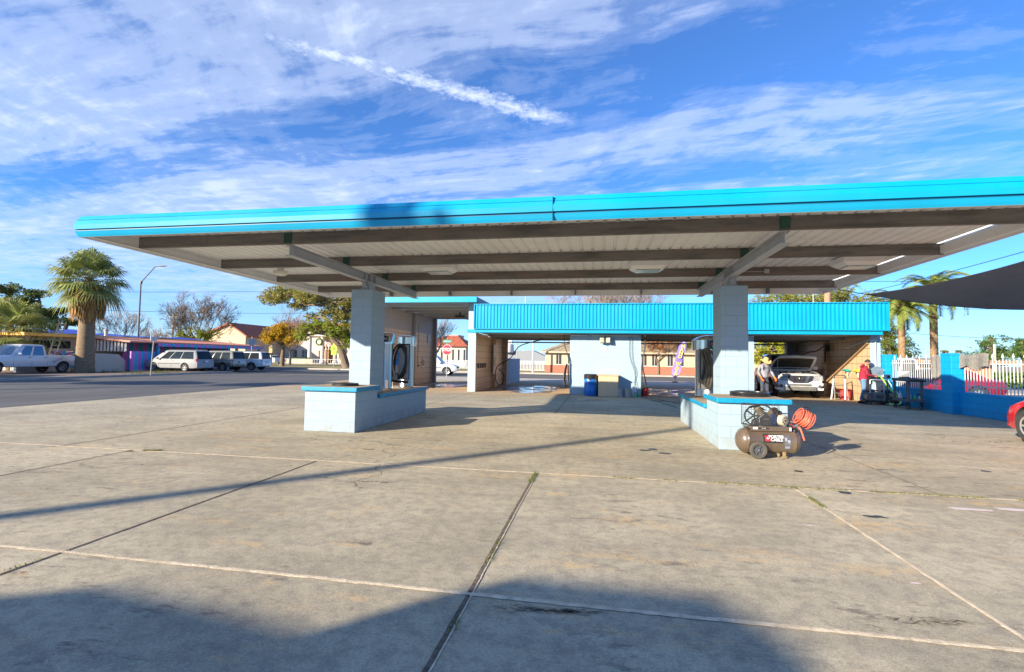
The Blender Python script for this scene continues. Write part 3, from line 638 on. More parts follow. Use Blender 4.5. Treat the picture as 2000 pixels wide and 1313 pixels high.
# walls (front / sides differ)
FR = 0; TI = 1; GR = 2
def wall_box(name, x0, x1, y0, y1, h, left, right_, front=FR, split=None):
    b = MB()
    if split:
        bbox(b, (x0, y0, 0), (x1, y1, split), [front, front, front, front, left, right_]); bbox(b, (x0 + .003, y0 + .003, split), (x1 - .003, y1 - .003, h), [front, front, front, front, GR if left == TI else left, GR if right_ == TI else right_])
    else: bbox(b, (x0, y0, 0), (x1, y1, h), [front, front, front, front, left, right_])
    return b.build(name, [BLOCK_W, TILE, GREYBLOCK], bw)
wall_box('tall_bay_outer_wall', -10.12, -9.8, 21.0, 28.2, 3.90, 0, TI, split=2.85)
b = MB(); bbox(b, (-5.71, 21.0, 0), (-5.355, 21.5, 4.06), [0, 0, 0, 0, 1, 1]); bbox(b, (-5.70, 21.5, 0), (-5.36, 28.0, 2.62), [0, 0, 0, 0, 1, 1]); b.build('divider_wall', [BLOCK_W, TILE], bw)
b = MB(); bbox(b, (-5.355, 24.55, 0), (-5.20, 24.95, 2.6), 1); b.build('pilaster', [BLOCK_W, TILE], bw); b = MB(); bbox(b, (-5.355, 27.4, 0), (-5.15, 27.75, 2.6), [0, 0, 1, 0, 1, 0]); b.build('pilaster', [BLOCK_W, TILE], bw)
b = MB(); bbox(b, (-5.5, 28.02, 0), (-5.2, 32.5, 1.5)); b.build('low_wing_wall', BLOCK_W, bw)
b = MB(); bbox(b, (-1.19, 21.0, 0), (1.77, 28.0, 2.62), [0, 0, 0, 0, 1, 1]); b.build('equipment_room', [BLOCK_W, TILE], bw)
b = MB(); bbox(b, (5.84, 21.0, 0), (6.19, 28.0, 2.62), [0, 0, 0, 0, 1, 1]); b.build('divider_wall', [BLOCK_W, TILE], bw)
b = MB(); bbox(b, (10.40, 21.0, 0), (10.76, 28.3, 2.62), [0, 0, 0, 0, 1, 0]); b.build('end_wall', [BLOCK_W, TILE], bw)
b = MB(); bbox(b, (10.24, 24.6, 0), (10.40, 24.95, 2.6)); b.build('pilaster', TILE, bw); b = MB(); bbox(b, (9.85, 27.9, 0), (10.4, 28.25, 2.6)); b.build('pilaster', BEAM_D, bw)
# main roof
b = MB(); bbox(b, (-5.3, 20.75, 2.63), (10.72, 28.4, 2.72)); b.build('roof_slab', BEAM, bw)
for yy in (22.6, 24.4, 26.2):
    for xa_, xb_ in ((-5.2, -1.2), (1.78, 5.83), (6.2, 10.23)): b = MB(); bbox(b, (xa_, yy, 2.50), (xb_, yy + 0.1, 2.625)); b.build('roof_joist', BEAM_D, bw)
def ribbed(x0, x1, z0, z1, yf, name, back=False):
    pts = []; x = x0; s_ = -1 if not back else 1
    while x < x1 - 0.1:
        pts += [(x, 0), (x + 0.055, 0), (x + 0.072, 0.028), (x + 0.122, 0.028), (x + 0.139, 0.0)]; x += 0.1445
    pts.append((x1, 0)); n = len(pts); vs = []
    for z in (z0, z1): vs += [B((px_, yf + s_ * d, z)) for px_, d in pts]
    for z in (z0, z1): vs += [B((px_, yf - s_ * 0.02, z)) for px_, d in pts]
    fs = [(i, i + 1, n + i + 1, n + i) for i in range(n - 1)] + [(2 * n + i, 2 * n + i + 1, 3 * n + i + 1, 3 * n + i) for i in range(n - 1)]
    fs += [(n + i, n + i + 1, 3 * n + i + 1, 3 * n + i) for i in range(n - 1)] + [(i, i + 1, 2 * n + i + 1, 2 * n + i) for i in range(n - 1)]
    fs += [(0, n, 3 * n, 2 * n), (n - 1, 2 * n - 1, 4 * n - 1, 3 * n - 1)]
    b = MB(); b.add(vs, fs); return b.build(name, CYAN, bw)
ff = ribbed(-5.26, 10.70, 2.79, 3.80, 20.36, 'ribbed_fascia')
b = MB(); bbox(b, (-5.29, 20.30, 3.80), (10.73, 20.42, 3.835)); bbox(b, (-5.30, 20.31, 2.775), (-5.262, 20.42, 3.80)); bbox(b, (10.702, 20.31, 2.775), (10.74, 20.42, 3.80)); bbox(b, (-5.30, 20.33, 2.755), (10.74, 20.42, 2.788)); b.build('fascia_trim', CYAN, ff)
b = MB(); bbox(b, (-5.60, 20.40, 2.60), (10.55, 20.75, 2.735)); b.build('eave_band', CYAN, bw, bevel=0.01)
b = MB(); bbox(b, (-5.3, 20.42, 2.737), (10.70, 20.60, 3.5)); b.build('fascia_backing', BEAM_D, bw)
ribbed(-5.26, 10.70, 2.79, 3.80, 28.62, 'ribbed_fascia', True)
b = MB(); bbox(b, (-5.3, 28.3, 2.60), (10.5, 28.6, 2.735)); b.build('eave_band', CYAN, bw, bevel=0.01)
b = MB(); bbox(b, (-5.3, 28.30, 2.43), (10.5, 28.42, 2.50)); b.build('back_rail', BEAM_D, bw)
# white tube lights along the eave
for xa_, xb_ in ((-1.15, -0.45), (-0.25, 1.65), (5.85, 6.15)): b = MB(); bbox(b, (xa_, 20.88, 2.505), (xb_, 20.97, 2.55)); b.build('strip_light', WHITE, bw, bevel=0.01)
b = MB(); b.tube([B((10.28, 22.6, 2.15)), B((10.30, 21.1, 2.40)), B((10.34, 20.92, 2.42)), B((10.58, 20.9, 2.42))], 0.028, 8); b.tube([B((10.57, 20.96, 2.41)), B((10.57, 20.96, 0.3))], 0.02, 8); b.build('conduit', WHITE, bw)
# tall bay roof
tb_ = MB(); bbox(tb_, (-10.2, 20.40, 4.0), (-5.2, 28.3, 4.07)); tb_.build('tall_roof_slab', BEAM_D, bw)
b = MB(); bbox(b, (-10.25, 20.30, 3.91), (-5.18, 20.36, 4.17)); bbox(b, (-5.24, 20.36, 3.93), (-5.18, 28.3, 4.15), 1); b.build('tall_fascia', [CYAN, BEAM_D], bw, bevel=0.006)
for yy in (20.9, 22.0, 23.6, 25.2, 26.8, 28.0):
    b = MB(); bbox(b, (-9.8, yy, 3.80), (-5.715, yy + 0.11, 3.812)); bbox(b, (-9.8, yy + 0.05, 3.812), (-5.715, yy + 0.06, 3.985)); bbox(b, (-9.8, yy, 3.985), (-5.715, yy + 0.11, 3.997)); b.build('tall_roof_joist', BEAM, bw)
b = MB(); bbox(b, (-9.8, 24.6, 0), (-9.68, 24.85, 3.79)); b.build('steel_post', BEAM_D, bw); b = MB(); bbox(b, (-9.8, 27.95, 0), (-9.6, 28.15, 3.79)); b.build('steel_post', BEAM_D, bw)
b = MB(); bbox(b, (-9.79, 27.0, 2.35), (-9.76, 27.45, 2.85)); b.build('wall_cabinet', BEAM, bw, bevel=0.004)
# roof vents and a mast
for (xx, hh) in ((-3.30, 0.55), (8.8, 0.7)):
    b = MB(); b.cyl(B((xx, 22, 2.72)), B((xx, 22, 3.8 + hh)), 0.02, n=8); b.lathe([(0.02, 0), (0.07, 0.02), (0.05, 0.07), (0, 0.09)], c=B((xx, 22, 3.8 + hh * 0.1)), n=10); b.build('vent_pipe', GALV, bw)

# things in and on the bays
def hose_path(pts, n=8):
    """smooth a coarse path with Catmull-Rom"""
    P_ = [Vector(p) for p in pts]; P_ = [P_[0]] + P_ + [P_[-1]]; out = []
    for i in range(1, len(P_) - 2):
        for k in range(n):
            t = k / n; a, b_, c, d = P_[i - 1:i + 3]
            out.append(0.5 * ((2 * b_) + (c - a) * t + (2 * a - 5 * b_ + 4 * c - d) * t * t + (3 * b_ - a - 3 * c + d) * t ** 3))
    out.append(P_[-2]); return out
def boom(name, label, loc, pts, r=0.022, group=None, arm=None):
    t = thing(name, label, 'wash hose', loc, 0, group)
    l = Vector(loc)
    b = MB(); b.tube([p - l for p in hose_path(pts)], r, 8); b.build('hose', BLACK, t)
    if arm:
        b = MB(); b.tube([Vector(a) - l for a in arm], 0.028, 8); b.cyl(Vector(arm[0]) - l + Vector((0, 0, 0.12)), Vector(arm[0]) - l - Vector((0, 0, 0.05)), 0.05); b.build('boom_arm', PLASTIC, t)
    return t
boom('ceiling_boom', 'black wash hose hanging from a ceiling boom in the left wash bay', (-3.6, 23.6, 2.5),
     [(-2.75, 23.6, 2.42), (-3.3, 23.7, 2.30), (-3.9, 23.9, 2.08), (-4.3, 24.0, 1.55), (-4.8, 24.3, 1.25), (-5.05, 24.2, 1.05), (-5.08, 24.0, 0.6), (-4.98, 24.0, 0.25), (-4.78, 24.1, 0.18), (-4.7, 24.3, 0.6), (-5.02, 24.6, 0.95)], arm=[(-2.75, 23.6, 2.46), (-2.2, 23.7, 2.46)])
boom('ceiling_boom', 'black hose drooping from the ceiling to the edge of the middle pale blue block', (-1.3, 20.95, 2.4),
     [(-1.45, 21.05, 2.56), (-1.42, 21.0, 2.1), (-1.3, 20.95, 1.75), (-1.24, 20.9, 1.4), (-1.23, 20.9, 0.6)], r=0.02)
t = thing('wall_hose', 'grey looped hose hanging at the left edge of the middle block', 'hose', (-1.3, 20.9, 1.3))
b = MB()
for k in range(4): b.tube([p for p in hose_path([(0.02 - k * .018, -0.02 * k, 0.0), (-0.05 - k * .02, -.03 * k, -0.3), (-0.07 - k * .02, -.02 * k, -0.75), (-0.02 - k * .01, -.02 * k, -0.95), (0.04, -.02 * k, -0.7), (0.03, 0, -0.1)])], 0.017, 7)
b.build('hose', HOSEGREY, t); b = MB(); b.box((-0.03, -0.03, -0.03), (0.08, 0.12, 0.03)); b.build('hook', GALV, t)
t = thing('wall_hose', 'black looped hose hanging at the right edge of the middle block', 'hose', (1.86, 20.95, 2.5))
b = MB(); b.tube(hose_path([(0.08, 0, 0.0), (0.06, 0, -0.5), (-0.03, 0, -1.0), (-0.06, 0, -1.3), (-0.02, 0, -2.0), (0.05, 0, -2.16), (0.11, 0, -2.0), (0.02, 0, -1.5), (-0.05, 0, -1.2)]), 0.025, 8); b.tube(hose_path([(-0.02, -.05, -1.2), (0.06, -.05, -1.8), (0.09, -.05, -2.1), (0.02, -.05, -2.17), (-0.04, -.05, -1.9)]), 0.02, 8); b.build('hose', BLACK, t)
b = MB(); b.cyl((0.08, 0, -0.02), (0.08, 0, 0.08), 0.035); b.build('swivel', GALV, t)
t = thing('hanging_cables', 'two thin black cables running down the right side of the middle block', 'cable', (1.3, 20.96, 2.5))
b = MB(); b.tube(hose_path([(0, 0, 0), (0.0, -.01, -0.8), (0.18, -.02, -1.4), (0.26, -.02, -1.9), (0.30, -.3, -2.46), (0.6, -1.2, -2.485), (1.2, -4.5, -2.485)]), 0.008, 6); b.tube(hose_path([(0.1, 0, 0), (0.12, -.01, -0.9), (0.27, -.02, -1.5), (0.2, -.02, -2.0), (0.34, -.3, -2.46), (0.9, -1.2, -2.485), (1.8, -4.2, -2.485)]), 0.008, 6); b.build('cables', WIRE, t)
t = thing('floodlight', 'twin-head floodlight with grey tubes mounted high on the middle block', 'light', (0.29, 20.99, 2.32))
for sx in (-1, 1): b = MB(); b.cbox((sx * 0.13, -0.17, 0.0), (0.17, 0.14, 0.22), rot=(R(-12), 0, R(sx * -10))); b.build('lamp_head', mat('aged_lamp_housing', (0.42, 0.40, 0.30), rough=0.6, var=0.2), t, bevel=0.015)
b = MB(); b.cbox((0, -0.02, 0.03), (0.12, 0.04, 0.12)); b.cyl((0, -0.04, 0.03), (0, -0.16, 0.0), 0.025); b.cyl((0, -0.03, 0.05), (0, -0.03, 0.2), 0.012); b.build('bracket', BEAM_D, t)
t = thing('wall_badge', 'small round faded blue and white badge painted on the middle block under the floodlight', 'badge', (0.29, 20.985, 2.02))
b = MB(); b.lathe([(0, 0), (0.10, 0), (0.10, 0.012), (0, 0.012)], axis='y', n=20); b.build('disc', mat('badge_blue', (0.30, 0.62, 0.80), rough=0.6, var=0.3, scale=12), t); b = MB(); b.prism([(-0.09, -0.06), (0.09, -0.06), (0.11, -0.13), (-0.10, -0.15)], 'y', -0.004, 0.01); b.cbox((0, -0.006, 0.01), (0.12, 0.008, 0.03)); b.build('ribbon', WHITE, t)
# barrel, tiled counter, buckets
t = thing('plastic_barrel', 'blue plastic barrel under a black liner against the middle block', 'barrel', (-0.30, 20.68, 0))
b = MB(); b.lathe([(0, 0), (0.24, 0), (0.262, 0.03), (0.268, 0.2), (0.275, 0.22), (0.268, 0.24), (0.268, 0.55), (0.275, 0.57), (0.268, 0.59), (0.262, 0.80), (0.245, 0.86), (0.22, 0.88), (0, 0.88)], n=32); b.build('drum', mat('blue_barrel_plastic', (0.01, 0.15, 0.50), rough=0.4, var=0.15), t)
b = MB(); ring = []
for j in range(48):
    a = 2 * math.pi * j / 48; ring.append(0.70 + 0.05 * mnoise.noise((math.cos(a) * 2.5, math.sin(a) * 2.5, 2)) + 0.03 * math.sin(a * 5))
b.loft([[(0.281 * math.cos(2 * math.pi * j / 48), 0.281 * math.sin(2 * math.pi * j / 48), ring[j]) for j in range(48)], [(0.285 * math.cos(2 * math.pi * j / 48), 0.285 * math.sin(2 * math.pi * j / 48), 0.86) for j in range(48)], [(0.25 * math.cos(2 * math.pi * j / 48), 0.25 * math.sin(2 * math.pi * j / 48), 0.905) for j in range(48)]], smooth=True); b.build('bin_liner', BLACK_G, t)
t = thing('tiled_counter', 'tan glazed block counter with worn top standing beside the blue barrel', 'counter', (0.42, 20.68, 0))
b = MB(); b.box((-0.40, -0.28, 0), (0.40, 0.28, 0.84)); b.build('base', block_mat('counter_tan_block', (0.66, 0.47, 0.28), bw=0.4, bh=0.28, offset=0.0, mort=0.004, mcol=(0.40, 0.27, 0.16), var=0.03, rough=0.4, shift=0.02), t, bevel=0.006)
b = MB(); b.box((-0.43, -0.31, 0.84), (0.43, 0.29, 0.89)); b.build('counter_top', mat('worn_plywood', (0.42, 0.34, 0.22), rough=0.85, var=0.25, scale=8), t, bevel=0.008); b = MB(); b.cyl((-0.1, -0.1, 0.89), (-0.1, -0.1, 0.95), 0.006); b.cyl((-0.12, -0.1, 0.95), (-0.06, -0.12, 0.955), 0.006); b.build('tap', GALV, t)
BUCKET = mat('dirty_grey_bucket', (0.34, 0.32, 0.29), rough=0.7, var=0.2, scale=8)
def bucket(x, y, lab, m_, s=1.0, group=None, lid=True):
    t = thing('bucket', lab, 'bucket', (x, y, 0), 0, group)
    b = MB(); b.lathe([(0, 0), (0.125 * s, 0), (0.145 * s, 0.30 * s), (0.158 * s, 0.30 * s), (0.158 * s, 0.33 * s), (0.150 * s, 0.33 * s), (0.152 * s, 0.36 * s), (0.14 * s, 0.36 * s), (0.14 * s, 0.34 * s if lid else 0.05), (0, 0.34 * s if lid else 0.05)], n=24); b.build('pail', m_, t)
    b = MB(); b.tube([(0.157 * s * math.cos(a), -0.157 * s * abs(math.sin(a)) * 0.35 - 0.02, (0.31 - 0.14 * math.sin(a)) * s) for a in [math.pi * i / 12 for i in range(13)]], 0.004, 5); b.build('handle', GALV, t)
bucket(0.90, 20.45, 'grey dirty bucket nearer to the tiled counter', BUCKET, 1.0, 'grey buckets')
bucket(1.21, 20.42, 'grey dirty bucket nearer to the white bottle', BUCKET, 0.98, 'grey buckets')
bucket(1.95, 21.3, 'red bucket at the right foot of the middle block', mat('red_bucket_plastic', (0.42, 0.02, 0.03), rough=0.4), 1.08)
t = thing('bleach_bottle', 'white plastic bottle standing beside the grey buckets', 'bottle', (1.45, 20.72, 0)); b = MB(); b.lathe([(0, 0), (0.10, 0), (0.115, 0.03), (0.115, 0.26), (0.09, 0.33), (0.035, 0.38), (0.035, 0.42), (0, 0.42)], n=20); b.build('bottle_body', WHITE, t); b = MB(); b.tube([(0.04, 0, 0.39), (0.12, 0, 0.38), (0.13, 0, 0.28), (0.11, 0, 0.22)], 0.015, 8); b.build('handle', WHITE, t)
b = MB(); b.tube(hose_path([(0, 0, 0.02), (0.1, -0.1, 0.02), (0.25, 0.05, 0.10), (0.3, 0.1, 0.33), (0.45, 0.15, 0.42), (0.7, 0.25, 0.4)]), 0.016, 7); b.tube(hose_path([(0.0, -0.06, 0.02), (0.12, 0.05, 0.03), (0.2, -0.1, 0.12), (0.05, -0.1, 0.2), (0.02, -0.02, 0.05)]), 0.015, 7); tag(b.build('garden_hose', mat('green_hose', (0.02, 0.40, 0.18), rough=0.4), loc=(1.45, 20.45, 0)), 'bright green garden hose tangled beside the white bottle', 'hose')
# wall signs in the bays
def panel(name, label, loc, w, h, m_, rz=0, cat='sign', strips=None):
    t = thing(name, label, cat, loc, rz)
    b = MB(); b.box((-w / 2, -0.012, -h / 2), (w / 2, 0.0, h / 2)); b.build('plate', m_, t, bevel=0.003)
    for (x, z, sw, sh, mm) in (strips or []):
        c = MB(); c.box((x - sw / 2, -0.018, z - sh / 2), (x + sw / 2, -0.0125, z + sh / 2)); c.build('printed_field', mm, t)
    return t
SIGNGREEN = mat('sign_green', (0.02, 0.22, 0.12), rough=0.4); LB = mat('panel_pale_blue', (0.35, 0.5, 0.7), rough=0.4)
panel('instruction_board', 'tall pale instruction board on the tan wall of the left wash bay', (-5.19, 24.2, 1.45), 0.42, 1.5, mat('instruction_white', (0.50, 0.55, 0.66), rough=0.4, var=0.25, scale=16), R(90), strips=[(0, 0.45, 0.34, 0.3, LB), (0, -0.1, 0.34, 0.5, BEAM)])
panel('menu_sign', 'small green and white sign on the tan wall of the tall bay', (-9.79, 26.4, 1.18), 0.26, 0.55, WHITE, R(90), strips=[(0, 0, 0.22, 0.34, SIGNGREEN)])
t = thing('spiral_cord', 'dark coiled cord hanging down the tan wall of the tall bay', 'cord', (-9.55, 24.9, 0.6))
b = MB(); pts = [(0, 0, 2.7), (0, 0, 2.2)] + [(0.035 * math.cos(a), 0.035 * math.sin(a) + 0.03 * math.sin(a * 0.05), 2.2 - a * 0.0145) for a in [i * 0.7 for i in range(170)]] + [(0.0, 0.1, 0.42), (0.05, 0.35, 0.5), (0.05, 0.6, 0.9)]
b.tube(pts, 0.009, 5); b.build('cord', mat('dark_red_cord', (0.09, 0.03, 0.03), rough=0.5), t); b = MB(); b.lathe([(0, 0), (0.05, 0.02), (0.06, 0.07), (0, 0.1)], c=(0, 0.1, 0.38), n=10); b.build('plug', BLACK, t)
t = thing('ceiling_boom', 'rusty swivel boom under the tall bay roof', 'wash boom', (-7.2, 24.4, 3.6)); b = MB(); b.tube([(-0.7, 0, 0.0), (0, 0, 0.02), (0.5, 0.2, -0.1), (1.1, 0.3, -0.2)], 0.025); b.build('boom_arm', mat('brass_pipe', (0.36, 0.26, 0.13), rough=0.5, metal=0.3), t); b = MB(); b.cbox((0.1, 0, 0.05), (0.5, 0.2, 0.12)); b.cyl((0.1, 0, 0.1), (0.1, 0, 0.4), 0.04); b.build('swivel', BLACK, t)
# brush holders
for i, (xx, lab) in enumerate(((-0.2, 'a'), (0.1, 'b'), (0.4, 'c'), (0.7, 'd'))):
    pass
t = thing('hook_rail', 'row of four dark tool hooks on the tan wall of the left bay', 'hooks', (-5.35, 22.3, 1.15))
for i in range(4):
    b = MB(); b.cbox((0.03, -0.9 + i * 0.45, 0.0), (0.05, 0.07, 0.22)); b.cyl((0.03, -0.9 + i * 0.45, -0.08), (0.1, -0.9 + i * 0.45, -0.02), 0.012, n=6); b.build('hook', PLASTIC, t, bevel=0.006)
t = thing('wall_boom', 'black swing boom with drooping hose high on the right bay wall', 'wash boom', (10.25, 24.4, 2.2))
b = MB(); b.cbox((0.02, 0, 0), (0.16, 0.2, 0.32)); b.cbox((-0.02, 0, -0.4), (0.05, 0.06, 0.5)); b.build('bracket', BLACK, t, bevel=0.01); b = MB(); b.tube(hose_path([(-0.1, 0, 0.05), (-0.5, -0.3, -0.15), (-1.0, -0.5, -0.25), (-1.25, -0.5, -0.5), (-1.3, -0.5, -1.4)]), 0.022, 8); b.build('hose', BLACK, t)
# scrub brushes on the lit wall
def brush(loc, lab, m_):
    t = thing('scrub_brush', lab, 'brush', loc); b = MB(); b.loft([[(0.10 * math.cos(a), s * 0.14, 0.05 * math.sin(a)) for a in [2 * math.pi * i / 12 for i in range(12)]] for s in (-1, -0.6, 0, 0.6, 1)]); b.build('bristles', m_, t); b = MB(); b.cyl((0.02, 0, -0.05), (0.06, 0, -0.32), 0.016); b.cbox((0.07, 0, -0.1), (0.05, 0.05, 0.05)); b.build('handle', WHITE, t)
brush((10.28, 22.6, 1.22), 'teal scrub brush hung on the sunlit tan wall', mat('teal_bristles', (0.01, 0.28, 0.27), rough=0.8)); brush((10.28, 21.75, 1.22), 'yellow scrub brush hung behind the person in maroon', mat('yellow_bristles', (0.65, 0.5, 0.03), rough=0.8))

# ------------------------------------------------------------------ feather flag
t = thing('feather_flag', 'purple feather flag reading HAND WASH leaning beside the middle bay', 'flag', (5.28, 35.8, 0.0))
b = MB(); Lf = []; Rt = []
for i in range(25):
    s_ = i / 24.0; z = 0.20 + s_ * 1.84; xc = 0.05 + 0.44 * s_ ** 1.2; w = 0.21 * (1 - 0.12 * s_) * (min(1, (s_ * 6) ** 0.6) if s_ < .16 else 1) * (1 if s_ < 0.8 else math.sqrt(max(0.0, 1 - ((s_ - 0.8) / 0.2) ** 2)))
    yw = 0.03 * math.sin(s_ * 9); Lf.append((xc - w, yw, z)); Rt.append((xc + w * 0.9, -yw, z))
vs = []
for i in range(25):
    for k in range(5): f_ = k / 4; a_, b_ = Vector(Lf[i]), Vector(Rt[i]); p = a_.lerp(b_, f_); p.y += 0.02 * math.sin(f_ * 3.1 + i * .3); vs.append(p)
vs2 = [v_ + Vector((0, 0.006, 0)) for v_ in vs]
fs = [(i * 5 + k, i * 5 + k + 1, (i + 1) * 5 + k + 1, (i + 1) * 5 + k) for i in range(24) for k in range(4)]
b.add(vs, fs, 0, True); b.add(vs2, fs, 0, True)
PURPLE = mat('purple_flag_cloth', (0.26, 0.17, 0.62), rough=0.7, var=0.1, scale=2); FY = mat('yellow_lettering', (0.85, 0.75, 0.03), rough=0.6, var=0.02)
b.build('banner', PURPLE, t)
b = MB(); b.tube(hose_path([(0.05, 0.02, 0), (0.12, 0.02, 0.5), (0.36, 0.02, 1.2), (0.58, 0.02, 1.9), (0.68, 0.02, 2.3), (0.52, 0.02, 2.40)]), 0.011, 6); b.cyl((0.05, 0.02, 0), (0.05, 0.02, 0.03), 0.16, 0.14); b.build('pole', PLASTIC, t)
for i, ch in enumerate('HAND WASH'):
    if ch == ' ': continue
    s_ = (2.12 - i * 0.177 - 0.52) / 1.84; z = 0.20 + s_ * 1.84; xc = 0.05 + 0.44 * max(0, s_) ** 1.2
    tm = text_mb(ch, 0.225, frame_xz((xc, -0.06, z)) @ Matrix.Rotation(R(-11), 4, 'Z'), 0.008, 0.006); tm.build('letter', FY, t)
bb = MB(); rr = random.Random(3)
for i in range(60):
    s_ = rr.uniform(0.04, 0.95); z = 0.20 + s_ * 1.84; xc = 0.05 + 0.44 * s_ ** 1.2 + rr.choice((-1, 1)) * rr.uniform(0.11, 0.15) * (1 - .12 * s_); bb.cbox((xc, -0.045, z), (0.018, 0.004, 0.018))
bb.build('white_dots', WHITE, t)
t.scale = (1.42, 1.42, 1.42)
# ------------------------------------------------------------------ vacuums
def vacuum(name, label, loc, r, h, rc, zc0, zc1, dome=0.05):
    t = thing(name, label, 'vacuum', loc, 0, 'stainless vacuums on the islands')
    b = MB(); b.lathe([(0, 0), (r, 0), (r, 0.02), (r + .006, 0.03), (r, 0.045), (r, h), (0, h)], n=40); b.build('drum', STEEL, t)
    b = MB(); b.lathe([(r - .01, zc0 + 0.0), (rc, zc0), (rc, zc1), (rc * 0.97, zc1 + 0.01), (rc * 0.7, zc1 + dome * 0.7), (rc * 0.35, zc1 + dome), (0, zc1 + dome + .005)], n=40); b.build('domed_cap', STEEL_P, t)
    return t
v1 = vacuum('vacuum', 'stainless vacuum partly hidden behind the left canopy column with a dark sign on its cap', (-5.19, 11.28, 0.69), 0.205, 1.14, 0.23, 1.12, 1.36)
b = MB(); b.box((0.02, -0.245, 1.17), (0.19, -0.18, 1.31)); b.build('sign_plate', BLACK_G, v1, bevel=0.01)
text_mb('VAC', 0.085, frame_xz((0.10, -0.248, 1.24)), 0.004).build('lettering', WHITE, v1)
b = MB(); b.cbox((0.02, -0.225, 0.45), (0.03, 0.04, 0.7)); b.cbox((-0.02, -0.225, 0.75), (0.05, 0.03, 0.12)); b.build('coin_box', GALV, v1, bevel=0.004)
b = MB(); b.cbox((0.15, -0.16, 0.14), (0.06, 0.006, 0.2), rot=(0, 0, R(40))); b.build('notice_label', mat('pink_white_label', (0.62, 0.48, 0.48), rough=0.5, var=0.3, scale=30), v1)
v2 = vacuum('vacuum', 'stainless vacuum at the back of the left island beside the black hose panel', (-4.97, 12.15, 0.69), 0.185, 1.10, 0.245, 1.09, 1.32, 0.055)
t = thing('vacuum_hose_stand', 'black framed stand with looped vacuum hose and blue nozzle on the left island', 'hose stand', (-4.98, 11.62, 0.69))
b = MB(); b.box((0.0, -0.01, 0.26), (0.30, 0.02, 1.13)); b.build('panel', BEAM, t, bevel=0.01)
b = MB(); b.box((-0.015, -0.02, 0.24), (0.315, 0.0, 0.262)); b.box((-0.015, -0.02, 1.115), (0.315, 0.0, 1.14)); b.box((0.298, -0.022, 0.262), (0.318, 0.0, 1.115)); b.cbox((0.20, -0.018, 0.45), (0.07, 0.012, 0.10)); b.cbox((0.22, -0.018, 0.72), (0.06, 0.012, 0.16)); b.cbox((0.20, -0.02, 1.0), (0.07, 0.012, 0.10)); b.build('frame', BLACK_G, t)
b = MB()
for k, (dx, dz, sc_) in enumerate(((0, 0, 1.0), (0.02, -0.06, 0.88), (-0.05, 0.02, 0.9))):
    b.tube(hose_path([(0.16 + dx, -0.07 - k * .03, 1.12 + dz), (0.02 + dx, -.08 - k * .03, 1.02), (-0.07 * sc_ + dx, -.08 - k * .03, 0.7), (-0.02 + dx, -.08 - k * .03, 0.38 - dz), (0.10 + dx, -.08 - k * .03, 0.27), (0.22 + dx * .5, -.08 - k * .03, 0.45), (0.25, -.08, 0.8), (0.18 + dx, -.07 - k * .03, 1.10)]), 0.026, 9)
b.tube(hose_path([(-0.08, -0.12, 0.24), (0.0, -0.15, 0.20), (0.15, -0.12, 0.19), (0.30, -0.05, 0.18)]), 0.034, 9)
b.build('vacuum_hose', BLACK, t)
b = MB(); b.tube([(0.075, -0.17, 0.95), (0.07, -0.17, 0.82), (0.045, -0.18, 0.66), (0.035, -0.18, 0.60)], [0.018, 0.026, 0.042, 0.047], 12); b.build('blue_nozzle', mat('blue_nozzle_plastic', (0.01, 0.16, 0.50), rough=0.35), t)
b = MB(); b.cyl((0.035, -0.18, 0.60), (0.025, -0.18, 0.40), 0.038, 0.034, n=12); b.cbox((0.02, -0.18, 0.30), (0.09, 0.07, 0.14)); b.build('cuff', GALV, t)
b = MB(); b.tube([(-0.13, -0.2, 0.0), (-0.13, -0.2, 0.95)], 0.014, 8); b.cbox((-0.13, -0.2, 0.30), (0.05, 0.05, 0.14)); b.cbox((-0.13, -0.2, 0.75), (0.05, 0.05, 0.05)); b.build('standpipe', STEEL_P, t)
v3 = vacuum('vacuum', 'large stainless vacuum with dark hoses hanging from it on the right island', (2.56, 11.75, 0.69), 0.36, 1.10, 0.43, 1.07, 1.29, 0.12)
b = MB(); b.cbox((-0.085, -0.435, 1.185), (0.20, 0.03, 0.20), rot=(0, 0, R(-10))); b.build('sign_plate', BLACK_G, v3, bevel=0.006)
for i, (dx, dz, cc) in enumerate(((-0.04, 0.01, (0.5, 0.02, 0.02)), (0.0, 0.02, (0.02, 0.1, 0.6)), (0.03, -0.02, (0.6, 0.35, 0.02)), (-0.01, -0.04, (0.02, 0.4, 0.2)))):
    b = MB(); b.cbox((-0.06 + dx, -0.455, 1.185 + dz), (0.035, 0.006, 0.05), rot=(0, 0, R(-10))); b.build('printed_mark', mat('sign_mark_%s' % 'abcd'[i], cc, rough=0.5), v3)
b = MB(); b.cbox((-0.315, -0.21, 0.62), (0.05, 0.03, 0.85), rot=(0, 0, R(-55))); b.cbox((-0.20, -0.33, 0.62), (0.20, 0.02, 0.85), rot=(0, 0, R(-32))); b.build('control_panel', BEAM_D, v3, bevel=0.006)
b = MB(); b.cbox((0.16, -0.34, 0.5), (0.012, 0.02, 0.9)); b.build('door_edge', BLACK, v3)
b = MB()
for k in range(3):
    o_ = k * 0.055
    b.tube(hose_path([(-0.30 + o_, -0.36 - o_ * .6, 1.04), (-0.27 + o_ * 1.2, -0.40 - o_ * .6, 0.92), (-0.18 + o_ * .8, -0.43 - o_ * .6, 0.60), (-0.26 + o_, -0.43 - o_ * .5, 0.33 - k * .06), (-0.32 + o_ * 1.3, -0.42 - o_ * .5, 0.42 - k * .05)]), 0.030, 10)
b.tube(hose_path([(-0.14, -0.42, 1.05), (-0.05, -0.46, 0.95), (-0.04, -0.46, 0.7), (-0.12, -0.46, 0.35), (-0.16, -0.46, 0.18)]), 0.033, 10)
